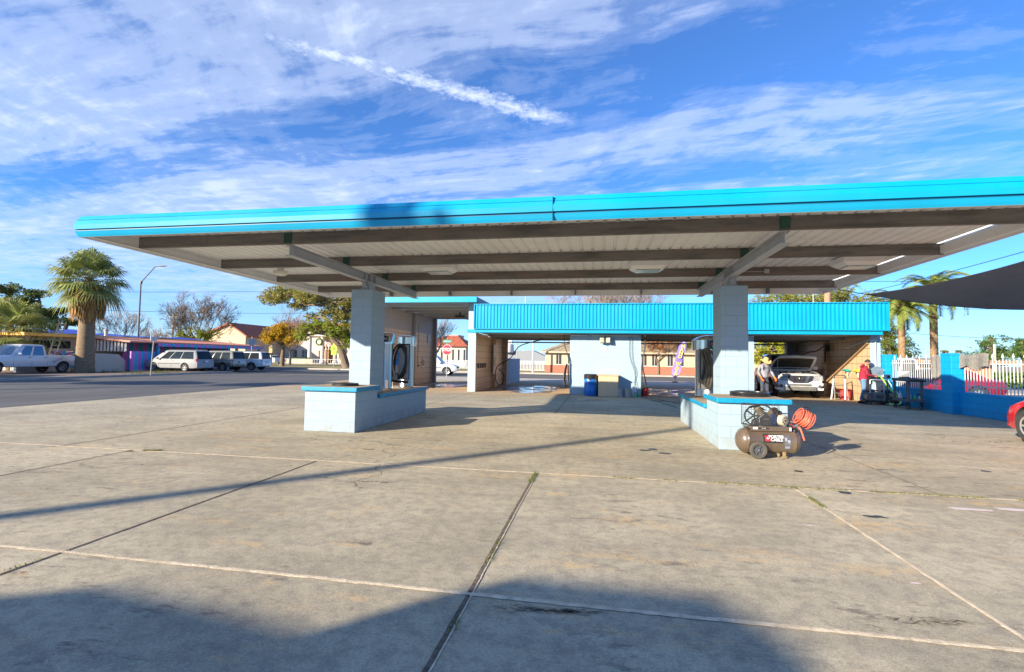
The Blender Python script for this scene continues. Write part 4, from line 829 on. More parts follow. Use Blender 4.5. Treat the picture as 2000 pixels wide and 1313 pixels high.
b.tube(hose_path([(-0.30, -0.36, 1.04), (-0.2, -0.42, 1.08), (-0.12, -0.43, 1.04)]), 0.030, 9)
b.build('vacuum_hose', HOSEGREY, v3)
b = MB(); b.tube(hose_path([(-0.33, -0.30, 1.06), (-0.27, -0.37, 1.0), (-0.24, -0.40, 0.7), (-0.30, -0.39, 0.4)]), 0.032, 10); b.build('vacuum_hose', BLACK, v3)
b = MB(); b.cbox((-0.17, -0.36, 1.045), (0.35, 0.12, 0.02), rot=(0, 0, R(-25))); b.cyl((-0.13, -0.44, 0.2), (-0.15, -0.45, 0.1), 0.03); b.build('hose_bracket', GALV, v3)

# ------------------------------------------------------------------ air compressor
ac = thing('air_compressor', 'brown wheeled air compressor with black pump and orange hose reel against the right island', 'air compressor', (2.68, 8.44, 0), R(5))
TANKM = mat('brown_tank_enamel', (0.105, 0.076, 0.055), rough=0.32, var=0.12, scale=4, coat=0.4, dirt=((0.30, 0.24, 0.17), 0.35))
PUMP = mat('black_cast_pump', (0.03, 0.03, 0.032), rough=0.5, var=0.3, scale=20, bump=0.3)
zc_ = 0.255; rT = 0.195
b = MB(); hp = [(-0.49, 0.0), (-0.487, 0.05), (-0.47, 0.11), (-0.43, 0.165), (-0.385, 0.19), (-0.36, rT), (-0.355, rT + .004), (-0.345, rT), (0.345, rT), (0.355, rT + .004), (0.36, rT), (0.385, 0.19), (0.43, 0.165), (0.47, 0.11), (0.487, 0.05), (0.49, 0.0)]
b.lathe([(r, x) for x, r in hp], axis='x', n=40, M=Matrix.Translation((0, 0, zc_))); b.build('tank', TANKM, ac)
b = MB(); b.cbox((0.0, 0, 0.468), (0.62, 0.26, 0.035)); b.cbox((0, -0.13, 0.455), (0.62, 0.012, 0.075)); b.cbox((0, 0.13, 0.455), (0.62, 0.012, 0.075)); b.build('platform', TANKM, ac, bevel=0.004)
b = MB(); b.cbox((-0.24, -0.1375, 0.462), (0.07, 0.003, 0.035)); b.cbox((0.29, -0.1375, 0.455), (0.03, 0.003, 0.055)); b.build('white_sticker', WHITE, ac)
b = MB(); b.cbox((-0.115, -0.1375, 0.46), (0.16, 0.003, 0.025)); b.build('black_sticker', BLACK, ac)
text_mb('135 PSI', 0.022, frame_xz((-0.115, -0.1405, 0.46)), 0.002).build('lettering', WHITE, ac)
# wheels
for sy in (-1, 1):
    w = MB(); prof_ = [(0.085, -0.022), (0.118, -0.025), (0.130, -0.018), (0.134, 0), (0.130, 0.018), (0.118, 0.025), (0.085, 0.022), (0.085, -0.022)]
    w.lathe(prof_, axis='y', n=32, M=Matrix.Translation((-0.235, sy * 0.235, 0.134))); wh = w.build('wheel', mat('grey_brown_tyre', (0.075, 0.068, 0.058), rough=0.85, var=0.2), ac)
    h_ = MB(); h_.lathe([(0, -0.02), (0.02, -0.02), (0.02, 0.02), (0, 0.02)], axis='y', n=12, M=Matrix.Translation((-0.235, sy * 0.235, 0.134)))
    h_.lathe([(0.078, -0.012), (0.088, -0.018), (0.088, 0.018), (0.078, 0.012), (0.078, -0.012)], axis='y', n=28, M=Matrix.Translation((-0.235, sy * 0.235, 0.134)))
    h_.lathe([(0, 0.004), (0.08, 0.004), (0.08, 0.008), (0, 0.008)], axis='y', n=20, M=Matrix.Translation((-0.235, sy * 0.235, 0.134)))
    for k in range(6):
        a = k * math.pi / 3; h_.cbox((0.048, 0, 0), (0.075, 0.02, 0.016), M=Matrix.Translation((-0.235, sy * 0.235, 0.134)) @ Matrix.Rotation(a, 4, 'Y'))
    h_.build('hub', PLASTIC, wh); c = MB(); c.lathe([(0, -0.027), (0.012, -0.024), (0.014, -0.018)], axis='y', n=10, M=Matrix.Translation((-0.235, sy * 0.235, 0.134))); c.build('hub_cap', CHROME, wh)
b = MB(); b.cyl((-0.235, -0.23, 0.134), (-0.235, 0.23, 0.134), 0.012); b.cbox((-0.235, -0.15, 0.14), (0.09, 0.01, 0.10)); b.build('axle', TANKM, ac)
b = MB(); b.cbox((0.21, -0.10, 0.055), (0.045, 0.03, 0.13)); b.cbox((0.20, -0.115, 0.015), (0.075, 0.05, 0.022)); b.cyl((0.15, -0.05, 0.06), (0.02, 0.0, 0.07), 0.014); b.cbox((0.14, -0.06, 0.04), (0.03, 0.03, 0.05)); b.build('front_foot', mat('rusty_yellow_brown', (0.22, 0.15, 0.07), rough=0.7, var=0.3), ac, bevel=0.003)
# curved decal panels on the tank front
def decal(x0, x1, a0, a1, m_, off=0.0015, nm='decal', n=10):
    c = MB(); vs = []
    for i in range(n + 1):
        a = R(a0 + (a1 - a0) * i / n); r = rT + off
        vs += [(x0, -r * math.cos(a), zc_ + r * math.sin(a)), (x1, -r * math.cos(a), zc_ + r * math.sin(a))]
    c.add(vs, [(2 * i, 2 * i + 1, 2 * i + 3, 2 * i + 2) for i in range(n)], 0, True); return c.build(nm, m_, ac)
decal(-0.14, 0.155, -3, 38, mat('black_decal', (0.025, 0.024, 0.023), rough=0.45), nm='black_label')
decal(-0.115, -0.035, 5, 30, mat('red_decal', (0.55, 0.02, 0.03), rough=0.4), 0.0025, 'red_emblem')
decal(0.175, 0.27, -32, 34, mat('info_decal', (0.10, 0.10, 0.12), rough=0.45, var=0.2), nm='info_label')
for (xa, xb, a0, a1) in ((0.18, 0.265, -17, -15), (0.18, 0.265, -6, -4), (0.185, 0.215, 6, 22), (0.222, 0.26, 0, 12), (0.19, 0.26, -28, -20)): decal(xa, xb, a0, a1, mat('grey_decal_print', (0.30, 0.33, 0.38), rough=0.5), 0.003, 'printed_block', 3)
def on_tank(mb, off):
    """wrap flat x/z lettering on the tank front"""
    out = []
    for (x, y, z) in mb.v:
        a = (z - zc_) / rT; r = rT + off - y * 1.0; out.append((x, -r * math.cos(a), zc_ + r * math.sin(a)))
    mb.v = out; return mb
on_tank(text_mb('PORTER\nCABLE', 0.062, frame_xz((0.058, 0, zc_ + 0.062)), 0.002, 0.0022, 1.0, 0.78), 0.003).build('brand_lettering', WHITE, ac)
st = MB(); P4 = []
for k in range(8):
    a = k * math.pi / 4; r = 0.030 if k % 2 == 0 else 0.010; P4.append((r * math.cos(a) - 0.075, 0.0, r * math.sin(a) + zc_ + 0.060))
st.add(P4 + [(-0.075, 0, zc_ + 0.060)], [(k, (k + 1) % 8, 8) for k in range(8)]); on_tank(st, 0.0035).build('star_emblem', WHITE, ac)
# pump, flywheel, belt guard, motor
b = MB(); b.lathe([(0.135, -0.012), (0.150, -0.016), (0.150, 0.016), (0.135, 0.012), (0.135, -0.012)], axis='y', n=36, M=Matrix.Translation((-0.20, 0.02, 0.64)))
for k in range(5): b.cbox((0.075, 0, 0), (0.14, 0.012, 0.022), M=Matrix.Translation((-0.20, 0.02, 0.64)) @ Matrix.Rotation(k * 2 * math.pi / 5, 4, 'Y'))
b.build('flywheel', PUMP, ac)
b = MB(); b.prism([(-0.27, 0.50), (0.03, 0.49), (0.05, 0.56), (0.02, 0.63), (-0.06, 0.70), (-0.12, 0.71), (-0.17, 0.62), (-0.25, 0.58)], 'y', -0.10, -0.01); b.build('crankcase', PUMP, ac, bevel=0.012)
b = MB(); b.tube([(-0.16, -0.103, 0.55), (-0.17, -0.103, 0.62), (-0.09, -0.103, 0.68)], 0.004, 5); b.tube([(-0.09, -0.104, 0.60), (-0.02, -0.104, 0.605)], 0.003, 5); b.build('casting_rib', GALV, ac)
b = MB(); b.lathe([(0.05, 0)] + [(0.062 if k % 2 else 0.048, 0.012 * k + 0.004) for k in range(12)] + [(0.05, 0.16), (0, 0.165)], n=18, M=Matrix.Translation((-0.09, -0.045, 0.66)) @ Matrix.Rotation(R(-38), 4, 'Y')); b.lathe([(0.05, 0)] + [(0.062 if k % 2 else 0.048, 0.012 * k + 0.004) for k in range(12)] + [(0.05, 0.16), (0, 0.165)], n=18, M=Matrix.Translation((0.0, -0.045, 0.64)) @ Matrix.Rotation(R(38), 4, 'Y') @ Matrix.Scale(0.9, 4)); b.build('finned_cylinder', mat('dusty_cast_iron', (0.10, 0.085, 0.06), rough=0.6, var=0.4, scale=20), ac)
b = MB(); b.tube(hose_path([(-0.28, -0.05, 0.77), (-0.22, -0.06, 0.80), (-0.10, -0.06, 0.82), (0.0, -0.06, 0.79), (0.06, -0.05, 0.72)]), 0.012, 8); b.tube(hose_path([(-0.33, -0.02, 0.70), (-0.29, -0.06, 0.79), (-0.18, -0.08, 0.80), (-0.06, -0.08, 0.74)]), 0.010, 8); b.tube(hose_path([(-0.34, -0.05, 0.58), (-0.40, -0.06, 0.52), (-0.37, -0.08, 0.46), (-0.30, -0.1, 0.50), (-0.2, -0.1, 0.49)]), 0.006, 6); b.build('copper_tube', BLACK_G, ac)
b = MB(); b.lathe([(0, 0), (0.045, 0), (0.05, 0.02), (0.05, 0.055), (0.03, 0.07), (0, 0.07)], axis='y', n=16, M=Matrix.Translation((0.085, -0.10, 0.74))); b.lathe([(0, 0), (0.03, 0), (0.035, 0.02), (0.03, 0.05), (0, 0.05)], axis='y', n=16, M=Matrix.Translation((0.17, -0.07, 0.70))); b.build('air_filter', BLACK, ac)
b = MB(); b.cbox((0.055, -0.04, 0.60), (0.10, 0.12, 0.18)); b.build('pump_block', mat('navy_pump_paint', (0.02, 0.03, 0.07), rough=0.4), ac, bevel=0.015)
b = MB(); b.lathe([(0, -0.09), (0.072, -0.085), (0.085, -0.07), (0.085, 0.10), (0.07, 0.115), (0, 0.12)], axis='y', n=28, M=Matrix.Translation((0.185, -0.04, 0.585)) @ Matrix.Rotation(R(25), 4, 'Z')); b.build('motor', mat('beige_motor_shell', (0.46, 0.40, 0.30), rough=0.45, var=0.2, scale=9), ac)
b = MB()
for k in range(9):
    a = k * 2 * math.pi / 9; b.cbox((0.05, -0.091, 0), (0.03, 0.004, 0.008), M=Matrix.Translation((0.185, -0.04, 0.585)) @ Matrix.Rotation(R(25), 4, 'Z') @ Matrix.Rotation(a, 4, 'Y'))
b.lathe([(0, -0.093), (0.017, -0.092), (0.017, -0.088)], axis='y', n=12, M=Matrix.Translation((0.185, -0.04, 0.585)) @ Matrix.Rotation(R(25), 4, 'Z')); b.build('motor_vent', BLACK, ac)
b = MB(); b.lathe([(0, 0), (0.03, 0.01), (0.035, 0.05), (0.02, 0.07), (0, 0.07)], n=12, M=Matrix.Translation((0.12, -0.04, 0.665))); b.build('bronze_cap', mat('bronze_fitting', (0.40, 0.26, 0.09), rough=0.4, metal=0.6), ac)
# wire guard behind the flywheel
b = MB(); x0, x1, z0, z1, yg = -0.37, 0.215, 0.49, 0.835, 0.075
b.tube([(x0, yg, z0), (x0, yg, z1), (x1, yg, z1 - 0.03), (x1, yg, 0.62)], 0.008, 6); b.tube([(x0, yg, z0 + .01), (x0 + 0.08, yg, z0 + .01)], 0.008, 6)
for k in range(13): xx = x0 + (x1 - x0) * (k + .5) / 13; b.tube([(xx, yg, z0 + 0.01), (xx, yg, z1 - 0.03 * (k + .5) / 13)], 0.0022, 4)
for k in range(9): zz = z0 + 0.02 + k * 0.037; b.tube([(x0, yg, zz), (x1, yg, zz - 0.004)], 0.0022, 4)
b.build('wire_guard', mat('dark_wire_guard', (0.05, 0.045, 0.04), rough=0.6), ac)
b = MB(); b.cbox((0.33, -0.06, 0.50), (0.09, 0.09, 0.10)); b.cyl((0.37, -0.1, 0.45), (0.37, -0.1, 0.40), 0.03); b.cbox((0.36, -0.05, 0.43), (0.12, 0.10, 0.05)); b.cyl((0.30, -0.1, 0.56), (0.27, -0.07, 0.6), 0.02); b.build('pressure_switch', BLACK, ac, bevel=0.01)
b = MB(); b.lathe([(0, -0.012), (0.026, -0.012), (0.026, 0.0), (0, 0.0)], axis='y', n=16, M=Matrix.Translation((0.385, -0.12, 0.515))); b.lathe([(0, -0.012), (0.02, -0.012), (0.02, 0.0), (0, 0.0)], axis='y', n=16, M=Matrix.Translation((0.42, -0.11, 0.47))); b.cyl((0.33, -0.11, 0.52), (0.37, -0.12, 0.5), 0.010); b.build('pressure_gauge', CHROME, ac)
b = MB(); b.cbox((0.315, -0.108, 0.53), (0.02, 0.01, 0.02)); b.cbox((0.35, -0.11, 0.49), (0.025, 0.01, 0.016)); b.build('red_switch', LAMP_R, ac)
b = MB(); b.tube(hose_path([(0.40, 0.02, 0.46), (0.50, 0.03, 0.54), (0.62, 0.03, 0.68), (0.66, 0.03, 0.76), (0.62, 0.03, 0.80), (0.56, 0.03, 0.79), (0.53, 0.03, 0.74)]), 0.011, 8); b.tube([(0.62, 0.03, 0.68), (0.58, -0.09, 0.64)], 0.009, 6); b.build('push_handle', BLACK_G, ac)
ORH = mat('orange_air_hose', (0.58, 0.13, 0.075), rough=0.45, var=0.12, scale=20)
b = MB(); pts = []; Mr = Matrix.Translation((0.545, -0.02, 0.62)) @ Matrix.Rotation(R(28), 4, 'Y')
for i in range(9 * 26):
    a = 2 * math.pi * i / 26; k = i / 26.0; rr_ = 0.098 + 0.008 * math.sin(k * 2.4) + 0.006 * math.sin(i * .9); pts.append(Mr @ Vector((-0.075 + 0.0185 * k, rr_ * math.cos(a), rr_ * math.sin(a))))
b.tube(pts, 0.0115, 7); pts = []
for i in range(5 * 26):
    a = 2 * math.pi * i / 26 + 1; k = i / 26.0; rr_ = 0.121 + 0.005 * math.sin(i * .6); pts.append(Mr @ Vector((0.05 - 0.021 * k, rr_ * math.cos(a), rr_ * math.sin(a))))
b.tube(pts, 0.0115, 7); b.tube(hose_path([(0.42, -0.10, 0.50), (0.44, -0.14, 0.46), (0.47, -0.15, 0.36), (0.49, -0.15, 0.29)]), 0.014, 8); b.build('coiled_hose', ORH, ac)
b = MB()
for xx in (-0.095, 0.10):
    b.lathe([(0.118, xx), (0.135, xx), (0.138, xx + .004), (0.135, xx + 0.008), (0.118, xx + 0.008), (0.118, xx)], axis='x', n=28, M=Mr)
    for k in range(4): b.cbox((xx + .004, 0.06, 0), (.008, .12, .018), M=Mr @ Matrix.Rotation(k * math.pi / 2 + .4, 4, 'X'))
b.cyl(Mr @ Vector((-0.09, 0, 0)), Mr @ Vector((0.1, 0, 0)), 0.07); b.build('reel_flange', mat('reel_orange_black', (0.50, 0.10, 0.06), rough=0.5, var=0.3), ac)

# ------------------------------------------------------------------ bright blue boundary wall with white spear fence
wl = thing('boundary_wall', 'bright blue block wall with tall square piers along the right side of the lot', 'wall', (10.9, 17, 0))
def Wl(p): return (p[0] - 10.9, p[1] - 17, p[2])
b = MB(); b.box(Wl((10.90, 8.0, 0)), Wl((11.10, 21.3, 0.69))); b.build('low_wall', BLUEWALL, wl, bevel=0.004, seg=1)
piers = ((10.80, 20.75, 11.2, 21.35), (10.70, 17.1, 11.08, 17.58), (10.70, 12.6, 11.1, 13.0))
for (a_, c_, d_, e_) in piers:
    b = MB(); b.box(Wl((a_, c_, 0)), Wl((d_, e_, 1.87))); b.build('pier', BLUEWALL, wl, bevel=0.006, seg=1)
for k, (ya, yb) in enumerate(((17.62, 20.72), (13.04, 17.06))):
    t = thing('spear_fence', ['white spear-topped fence section between the two blue piers', 'white spear-topped fence section nearest the right edge of the picture'][k], 'fence', (11.0, (ya + yb) / 2, 0.69), 0, 'white fence sections on the blue wall')
    b = MB(); h = (yb - ya) / 2
    for z in (0.19, 0.86): b.cbox((0, 0, z), (0.035, 2 * h, 0.03))
    b.build('rail', WHITE, t)
    n = int((yb - ya) / 0.118)
    for i in range(n):
        yy = -h + (i + 0.5) * (2 * h / n); c = MB(); tall = i % 3 == 0; zt = 1.02 if tall else 0.98
        c.box((-0.009, yy - 0.009, 0.0), (0.009, yy + 0.009, zt))
        if tall: c.loft([[(w * math.cos(a), yy + w * math.sin(a), z) for a in [math.pi / 2 * j for j in range(4)]] for w, z in ((0.012, zt), (0.032, zt + 0.03), (0.026, zt + 0.06), (0.001, zt + 0.14))], smooth=False)
        c.build('picket', WHITE, t)
RAG = mat('old_grey_towel', (0.20, 0.19, 0.175), rough=0.95, var=0.25, scale=20, bump=0.6, bscale=60)
RAGT = mat('old_tan_towel', (0.26, 0.20, 0.13), rough=0.95, var=0.25, scale=20, bump=0.6, bscale=60)
def rag(label, X, y0, y1, ztop, poly, m_, seed):
    b = MB(); n = 14; k = 14; vs = []
    for i in range(n + 1):
        for j in range(k + 1):
            f = i / n; g_ = j / k; top, bot = poly(f); z = top + (bot - top) * g_
            vs.append((X + 0.025 * math.sin(f * 13 + seed) * (0.3 + g_) + 0.01 * mnoise.noise((f * 6, g_ * 6, seed)) - 0.03 * math.sin(min(1, g_ * 3) * 3.14 / 2), y0 + (y1 - y0) * f + 0.01 * math.sin(g_ * 9), z))
    fs = [(i * (k + 1) + j, (i + 1) * (k + 1) + j, (i + 1) * (k + 1) + j + 1, i * (k + 1) + j + 1) for i in range(n) for j in range(k)]
    b.add(vs, fs, 0, True); b.add([(x + 0.012, y, z) for x, y, z in vs], fs, 0, True); tag(b.build('towel', m_), label, 'towel', 'towels drying on the white fence')
rag('pointed grey towel hung over the fence near the tan towel', 10.95, 17.92, 18.42, 1.7, lambda f: (1.72 + 0.12 * math.sin(f * 3.14), 1.30 - 0.32 * math.sin(f * 3.14)), RAG, 1)
rag('tan towel hung between the grey towel and the blue pier', 10.95, 17.60, 17.86, 1.7, lambda f: (1.80, 1.32 + 0.03 * math.sin(f * 8)), RAGT, 2)
rag('wide grey towel hung over the fence right of the blue pier', 10.93, 15.95, 17.06, 1.8, lambda f: (1.84 + 0.03 * math.sin(f * 7), 1.43 + 0.06 * math.sin(f * 9 + 1)), RAG, 3)

# ------------------------------------------------------------------ things in front of the wall
ct = thing('utility_cart', 'dark grey two-shelf utility cart loaded with bottles in front of the blue wall', 'cart', (10.42, 18.75, 0), R(0))
CG = mat('grey_cart_plastic', (0.115, 0.12, 0.13), rough=0.65, var=0.15)
for z in (0.30, 0.98):
    b = MB(); b.box((-0.25, -0.45, z - 0.05), (0.25, 0.45, z - 0.02)); 
    for (a_, c_) in (((-0.25, -0.45), (0.25, -0.42)), ((-0.25, 0.42), (0.25, 0.45)), ((-0.25, -0.42), (-0.22, 0.42)), ((0.22, -0.42), (0.25, 0.42))): b.box((a_[0], a_[1], z - 0.02), (c_[0], c_[1], z + 0.05))
    b.build('shelf', CG, ct, bevel=0.008)
for sx in (-1, 1):
    for sy in (-1, 1):
        b = MB(); b.cbox((sx * 0.20, sy * 0.385, 0.64), (0.06, 0.08, 0.58)); b.build('leg', CG, ct, bevel=0.01)
        w = MB(); w.lathe([(0, -0.02), (0.055, -0.02), (0.066, -0.01), (0.066, 0.01), (0.055, 0.02), (0, 0.02)], axis='y', n=18, M=Matrix.Translation((sx * 0.19, sy * 0.38, 0.066))); wh = w.build('wheel', mat('dusty_caster', (0.10, 0.09, 0.075), rough=0.8), ct)
        w = MB(); w.cbox((sx * 0.19, sy * 0.38, 0.17), (0.05, 0.055, 0.15)); w.build('fork', BLACK, wh)
b = MB(); b.prism([(-0.02, 0.0), (0.02, 0.0), (0.02, 0.02), (-0.02, 0.02)], 'x', -0.2, 0.2, M=Matrix.Translation((0, -0.52, 0.97))); b.cbox((0, -0.50, 0.95), (0.5, 0.10, 0.05)); b.build('handle', BLACK, ct, bevel=0.01)
def bottle(label, loc, m_, h=0.24, r=0.05, trig=False):
    t = thing('bottle', label, 'bottle', loc, 0, 'bottles on the utility cart'); b = MB(); b.lathe([(0, 0), (r, 0), (r, h * 0.6), (r * 0.7, h * 0.75), (r * 0.3, h * 0.82), (r * 0.3, h * 0.9), (0, h * 0.9)], n=16); b.build('bottle_body', m_, t)
    b = MB(); b.cyl((0, 0, h * 0.88), (0, 0, h), r * 0.36)
    if trig: b.cbox((-0.02, 0, h + 0.02), (0.08, 0.03, 0.035)); b.cbox((-0.05, 0, h - 0.015), (0.012, 0.02, 0.05))
    b.build('bottle_cap', WHITE if not trig else BLACK, t)
bottle('milky jug on the lower cart shelf, left of the cart leg', (10.30, 18.96, 0.28), mat('milky_plastic', (0.50, 0.52, 0.55), rough=0.4), 0.30, 0.06)
bottle('clear blue-white jug on the lower cart shelf, right of the cart leg', (10.34, 18.55, 0.28), mat('pale_jug_plastic', (0.42, 0.50, 0.56), rough=0.3), 0.30, 0.06)
bottle('bright green bottle on the lower cart shelf', (10.47, 18.47, 0.28), mat('green_liquid', (0.02, 0.45, 0.08), rough=0.3), 0.20, 0.045)
bottle('white spray bottle on the lower cart shelf at its right end', (10.56, 18.40, 0.28), mat('spray_bottle_grey', (0.30, 0.40, 0.42), rough=0.3), 0.22, 0.04, True)
b = MB()
for i in range(14): b.cbox((random.uniform(-.17, .17), random.uniform(-.36, .36), 1.03 + random.uniform(0, .04)), (random.uniform(.04, .16), random.uniform(.04, .22), random.uniform(.02, .07)), rot=(0, random.uniform(-.3, .3), random.uniform(0, 3)))
tag(b.build('work_rags', mat('mixed_dark_cloth', (0.09, 0.10, 0.14), rough=0.9, var=0.7, scale=9), loc=(10.42, 18.75, -0.02), bevel=0.008), 'dark heap of rags and small tools on the top cart shelf', 'rags')
t = thing('spray_unit', 'small grey and silver device clamped beside the utility cart top', 'device', (10.06, 19.25, 0.98)); b = MB(); b.cbox((0, 0, 0.08), (0.16, 0.14, 0.17)); b.build('case', BEAM, t, bevel=0.02); b = MB(); b.cbox((0, -0.075, 0.08), (0.08, 0.012, 0.08)); b.cyl((0, 0, -0.95), (0, 0, 0), 0.015); b.build('screen', BLACK_G, t)

gx = thing('pressure_washer', 'low dark pressure washer with silver push handle beside the person in maroon', 'pressure washer', (10.3, 20.2, 0), R(-12))
b = MB(); b.box((-0.52, -0.28, 0.10), (0.55, 0.28, 0.16)); b.build('base_frame', BLACK, gx, bevel=0.01)
b = MB(); b.prism([(-0.45, 0.16), (0.12, 0.16), (0.14, 0.38), (0.05, 0.46), (-0.36, 0.46), (-0.46, 0.36)], 'y', -0.26, 0.26); b.build('hood', mat('dusty_grey_shroud', (0.15, 0.15, 0.14), rough=0.5, var=0.3, scale=6), gx, bevel=0.03)
b = MB()
for k in range(5): b.cbox((-0.16 + k * 0.045, -0.264, 0.30), (0.022, 0.008, 0.14))
b.build('louvre', BLACK, gx)
b = MB(); b.cbox((0.33, 0, 0.26), (0.34, 0.34, 0.20)); b.cyl((0.24, -0.1, 0.36), (0.48, 0.05, 0.42), 0.06); b.lathe([(0, 0), (0.08, 0.0), (0.09, 0.05), (0, 0.09)], c=(0.42, -0.08, 0.36), n=14); b.build('pump', PLASTIC, gx, bevel=0.015)
b = MB(); b.cyl((0.25, -0.2, 0.33), (0.5, -0.19, 0.40), 0.02); b.cbox((0.3, -0.18, 0.4), (0.1, 0.05, 0.05)); b.build('brass_fitting', mat('brass_fitting', (0.5, 0.4, 0.2), rough=0.4, metal=0.6), gx)
b = MB(); b.tube([(-0.36, -0.24, 0.16), (-0.36, -0.24, 0.86), (-0.33, -0.24, 0.92), (0.02, -0.24, 0.92), (0.06, -0.24, 0.86), (0.06, -0.24, 0.16)], 0.018, 8); b.build('push_handle', ALU, gx)
for (x, y) in ((-0.38, -0.25), (-0.38, 0.25), (0.22, -0.25), (0.22, 0.25), (0.5, -0.2)):
    w = MB(); w.lathe([(0, -0.02), (0.05, -0.02), (0.062, -0.01), (0.062, 0.01), (0.05, 0.02), (0, 0.02)], axis='y', n=16, M=Matrix.Translation((x, y, 0.062))); w.build('wheel', mat('dusty_caster', (0.1, 0.09, 0.075), rough=.8), gx)
b = MB()
for i in range(7): b.cbox((random.uniform(-.46, -.15), random.uniform(-.2, .2), 0.49 + random.uniform(0, .03)), (0.2, 0.15, 0.04), rot=(random.uniform(-.4, .4), random.uniform(-.4, .4), random.uniform(0, 3)))
b.cbox((-0.47, -0.29, 0.30), (0.05, 0.03, 0.28)); b.cbox((-0.40, -0.285, 0.36), (0.08, 0.02, 0.20))
tag(b.build('cloth', mat('purple_brown_cloth', (0.18, 0.12, 0.14), rough=0.95, var=0.4, scale=7), loc=(10.3, 20.2, 0), bevel=0.015), 'crumpled purple brown cloth draped over the pressure washer hood', 'cloth')
gh = MB(); gh.tube(hose_path([(10.55, 20.95, 1.08), (10.60, 20.6, 0.95), (10.55, 20.2, 0.70), (10.62, 19.9, 0.45), (10.72, 19.75, 0.15), (10.6, 19.7, 0.06), (10.45, 19.9, 0.10), (10.55, 20.1, 0.25)]), 0.020, 8)
tag(gh.build('pressure_hose', mat('lime_hose', (0.42, 0.75, 0.05), rough=0.4)), 'lime green hose looping from the reel to the pressure washer', 'hose')
gh = MB(); gh.tube(hose_path([(10.62, 20.92, 1.06), (10.72, 20.6, 0.98), (10.74, 20.2, 0.62), (10.76, 19.9, 0.40), (10.72, 19.7, 0.12), (10.5, 19.72, 0.05), (10.3, 19.8, 0.05)]), 0.018, 8)
tag(gh.build('garden_hose', mat('mint_hose', (0.35, 0.80, 0.55), rough=0.4)), 'pale mint hose hanging beside the lime green hose', 'hose')
t = thing('hose_reel', 'grey blue hose reel mounted on the end pillar beside the blue pier', 'hose reel', (10.55, 20.96, 1.2)); b = MB(); b.lathe([(0, -0.2), (0.05, -0.2), (0.05, -0.17), (0.20, -0.16), (0.21, -0.14), (0.14, -0.13), (0.14, -0.03), (0.21, -0.02), (0.20, 0), (0, 0)], axis='y', n=24); b.build('drum', mat('blue_grey_reel', (0.14, 0.19, 0.25), rough=0.5), t); b = MB(); b.cbox((0.17, -0.1, -0.08), (0.09, 0.1, 0.26)); b.cyl((0.15, -0.1, 0.05), (0.25, -0.12, 0.08), 0.02); b.build('valve', WHITE, t, bevel=0.02)
t = thing('storage_bin', 'dark bin standing in the shade between the person in maroon and the blue pier', 'bin', (10.68, 20.75, 0)); b = MB(); b.loft([[(sx * w, sy * w * 1.1, z) for sx, sy in ((-1, -1), (1, -1), (1, 1), (-1, 1))] for w, z in ((0.13, 0), (0.155, 0.80), (0.17, 0.80), (0.17, 0.86))], smooth=False); b.build('bin_body', mat('navy_bin', (0.02, 0.035, 0.07), rough=0.5), t, bevel=0.01); b = MB(); b.cbox((0, 0, 0.885), (0.35, 0.38, 0.04)); b.build('lid', BLACK, t, bevel=0.01)
# folding step ladder
ld = thing('step_ladder', 'small aluminium folding step ladder standing at the mouth of the right bay', 'ladder', (9.72, 21.95, 0), R(-35))
b = MB()
def bar(b, p0, p1, w=0.05, d=0.022, m=0):
    p0, p1 = Vector(p0), Vector(p1); t_ = (p1 - p0); L_ = t_.length; q = t_.to_track_quat('Z', 'Y').to_matrix().to_4x4(); b.cbox((0, 0, L_ / 2), (w, d, L_), m, M=Matrix.Translation(p0) @ q)
for sx in (-1, 1):
    b = MB(); bar(b, (sx * 0.24, -0.28, 0), (sx * 0.19, 0.0, 0.92)); b.build('front_rail', ALU, ld, bevel=0.003)
    b = MB(); bar(b, (sx * 0.24, 0.34, 0), (sx * 0.19, 0.05, 0.90), 0.035, 0.02); b.build('rear_rail', ALU, ld)
    b = MB(); b.cbox((sx * 0.24, -0.28, 0.02), (0.06, 0.04, 0.045)); b.cbox((sx * 0.19, 0.02, 0.93), (0.05, 0.10, 0.12)); b.build('plastic_foot', PLASTIC, ld, bevel=0.006)
for z, yy in ((0.30, -0.19), (0.60, -0.10)):
    b = MB(); b.cbox((0, yy, z), (0.43, 0.09, 0.03)); b.build('step', PLASTIC, ld, bevel=0.004)
b = MB(); b.tube([(-0.19, 0.02, 0.93), (-0.18, 0.02, 1.02), (0.18, 0.02, 1.02), (0.19, 0.02, 0.93)], 0.018, 8); b.cbox((0, 0.32, 0.15), (0.46, 0.02, 0.03)); b.build('hand_loop', BLACK, ld)
lo = at(1610, 748, X=10.33); hi = at(1694, 668, X=10.33); b = MB(); bar(b, (0, 0, 0), hi - lo, .09, .14); tag(b.build('bright_strip_board', mat('bright_strip_tan', (.50, .33, .18), rough=.8, var=.15), loc=tuple(lo)), 'long tan board added for the bright diagonal strip up the right bay wall', 'board')  # board added for a bright diagonal strip bordering the shadow on this wall
t = thing('plastic_crate', 'red tapered plastic tub on the floor behind the step ladder', 'tub', (10.12, 22.4, 0)); b = MB(); b.loft([[(sx * w, sy * w, z) for sx, sy in ((-1, -1), (1, -1), (1, 1), (-1, 1))] for w, z in ((0.14, 0), (0.18, 0.42), (0.20, 0.42), (0.20, 0.45), (0.17, 0.45), (0.13, 0.03))], smooth=False); b.build('tub_body', mat('red_tub_plastic', (0.60, 0.06, 0.06), rough=0.4), t, bevel=0.01); b = MB(); b.cbox((0, -0.21, 0.40), (0.14, 0.02, 0.05)); b.build('handle', BLACK, t)

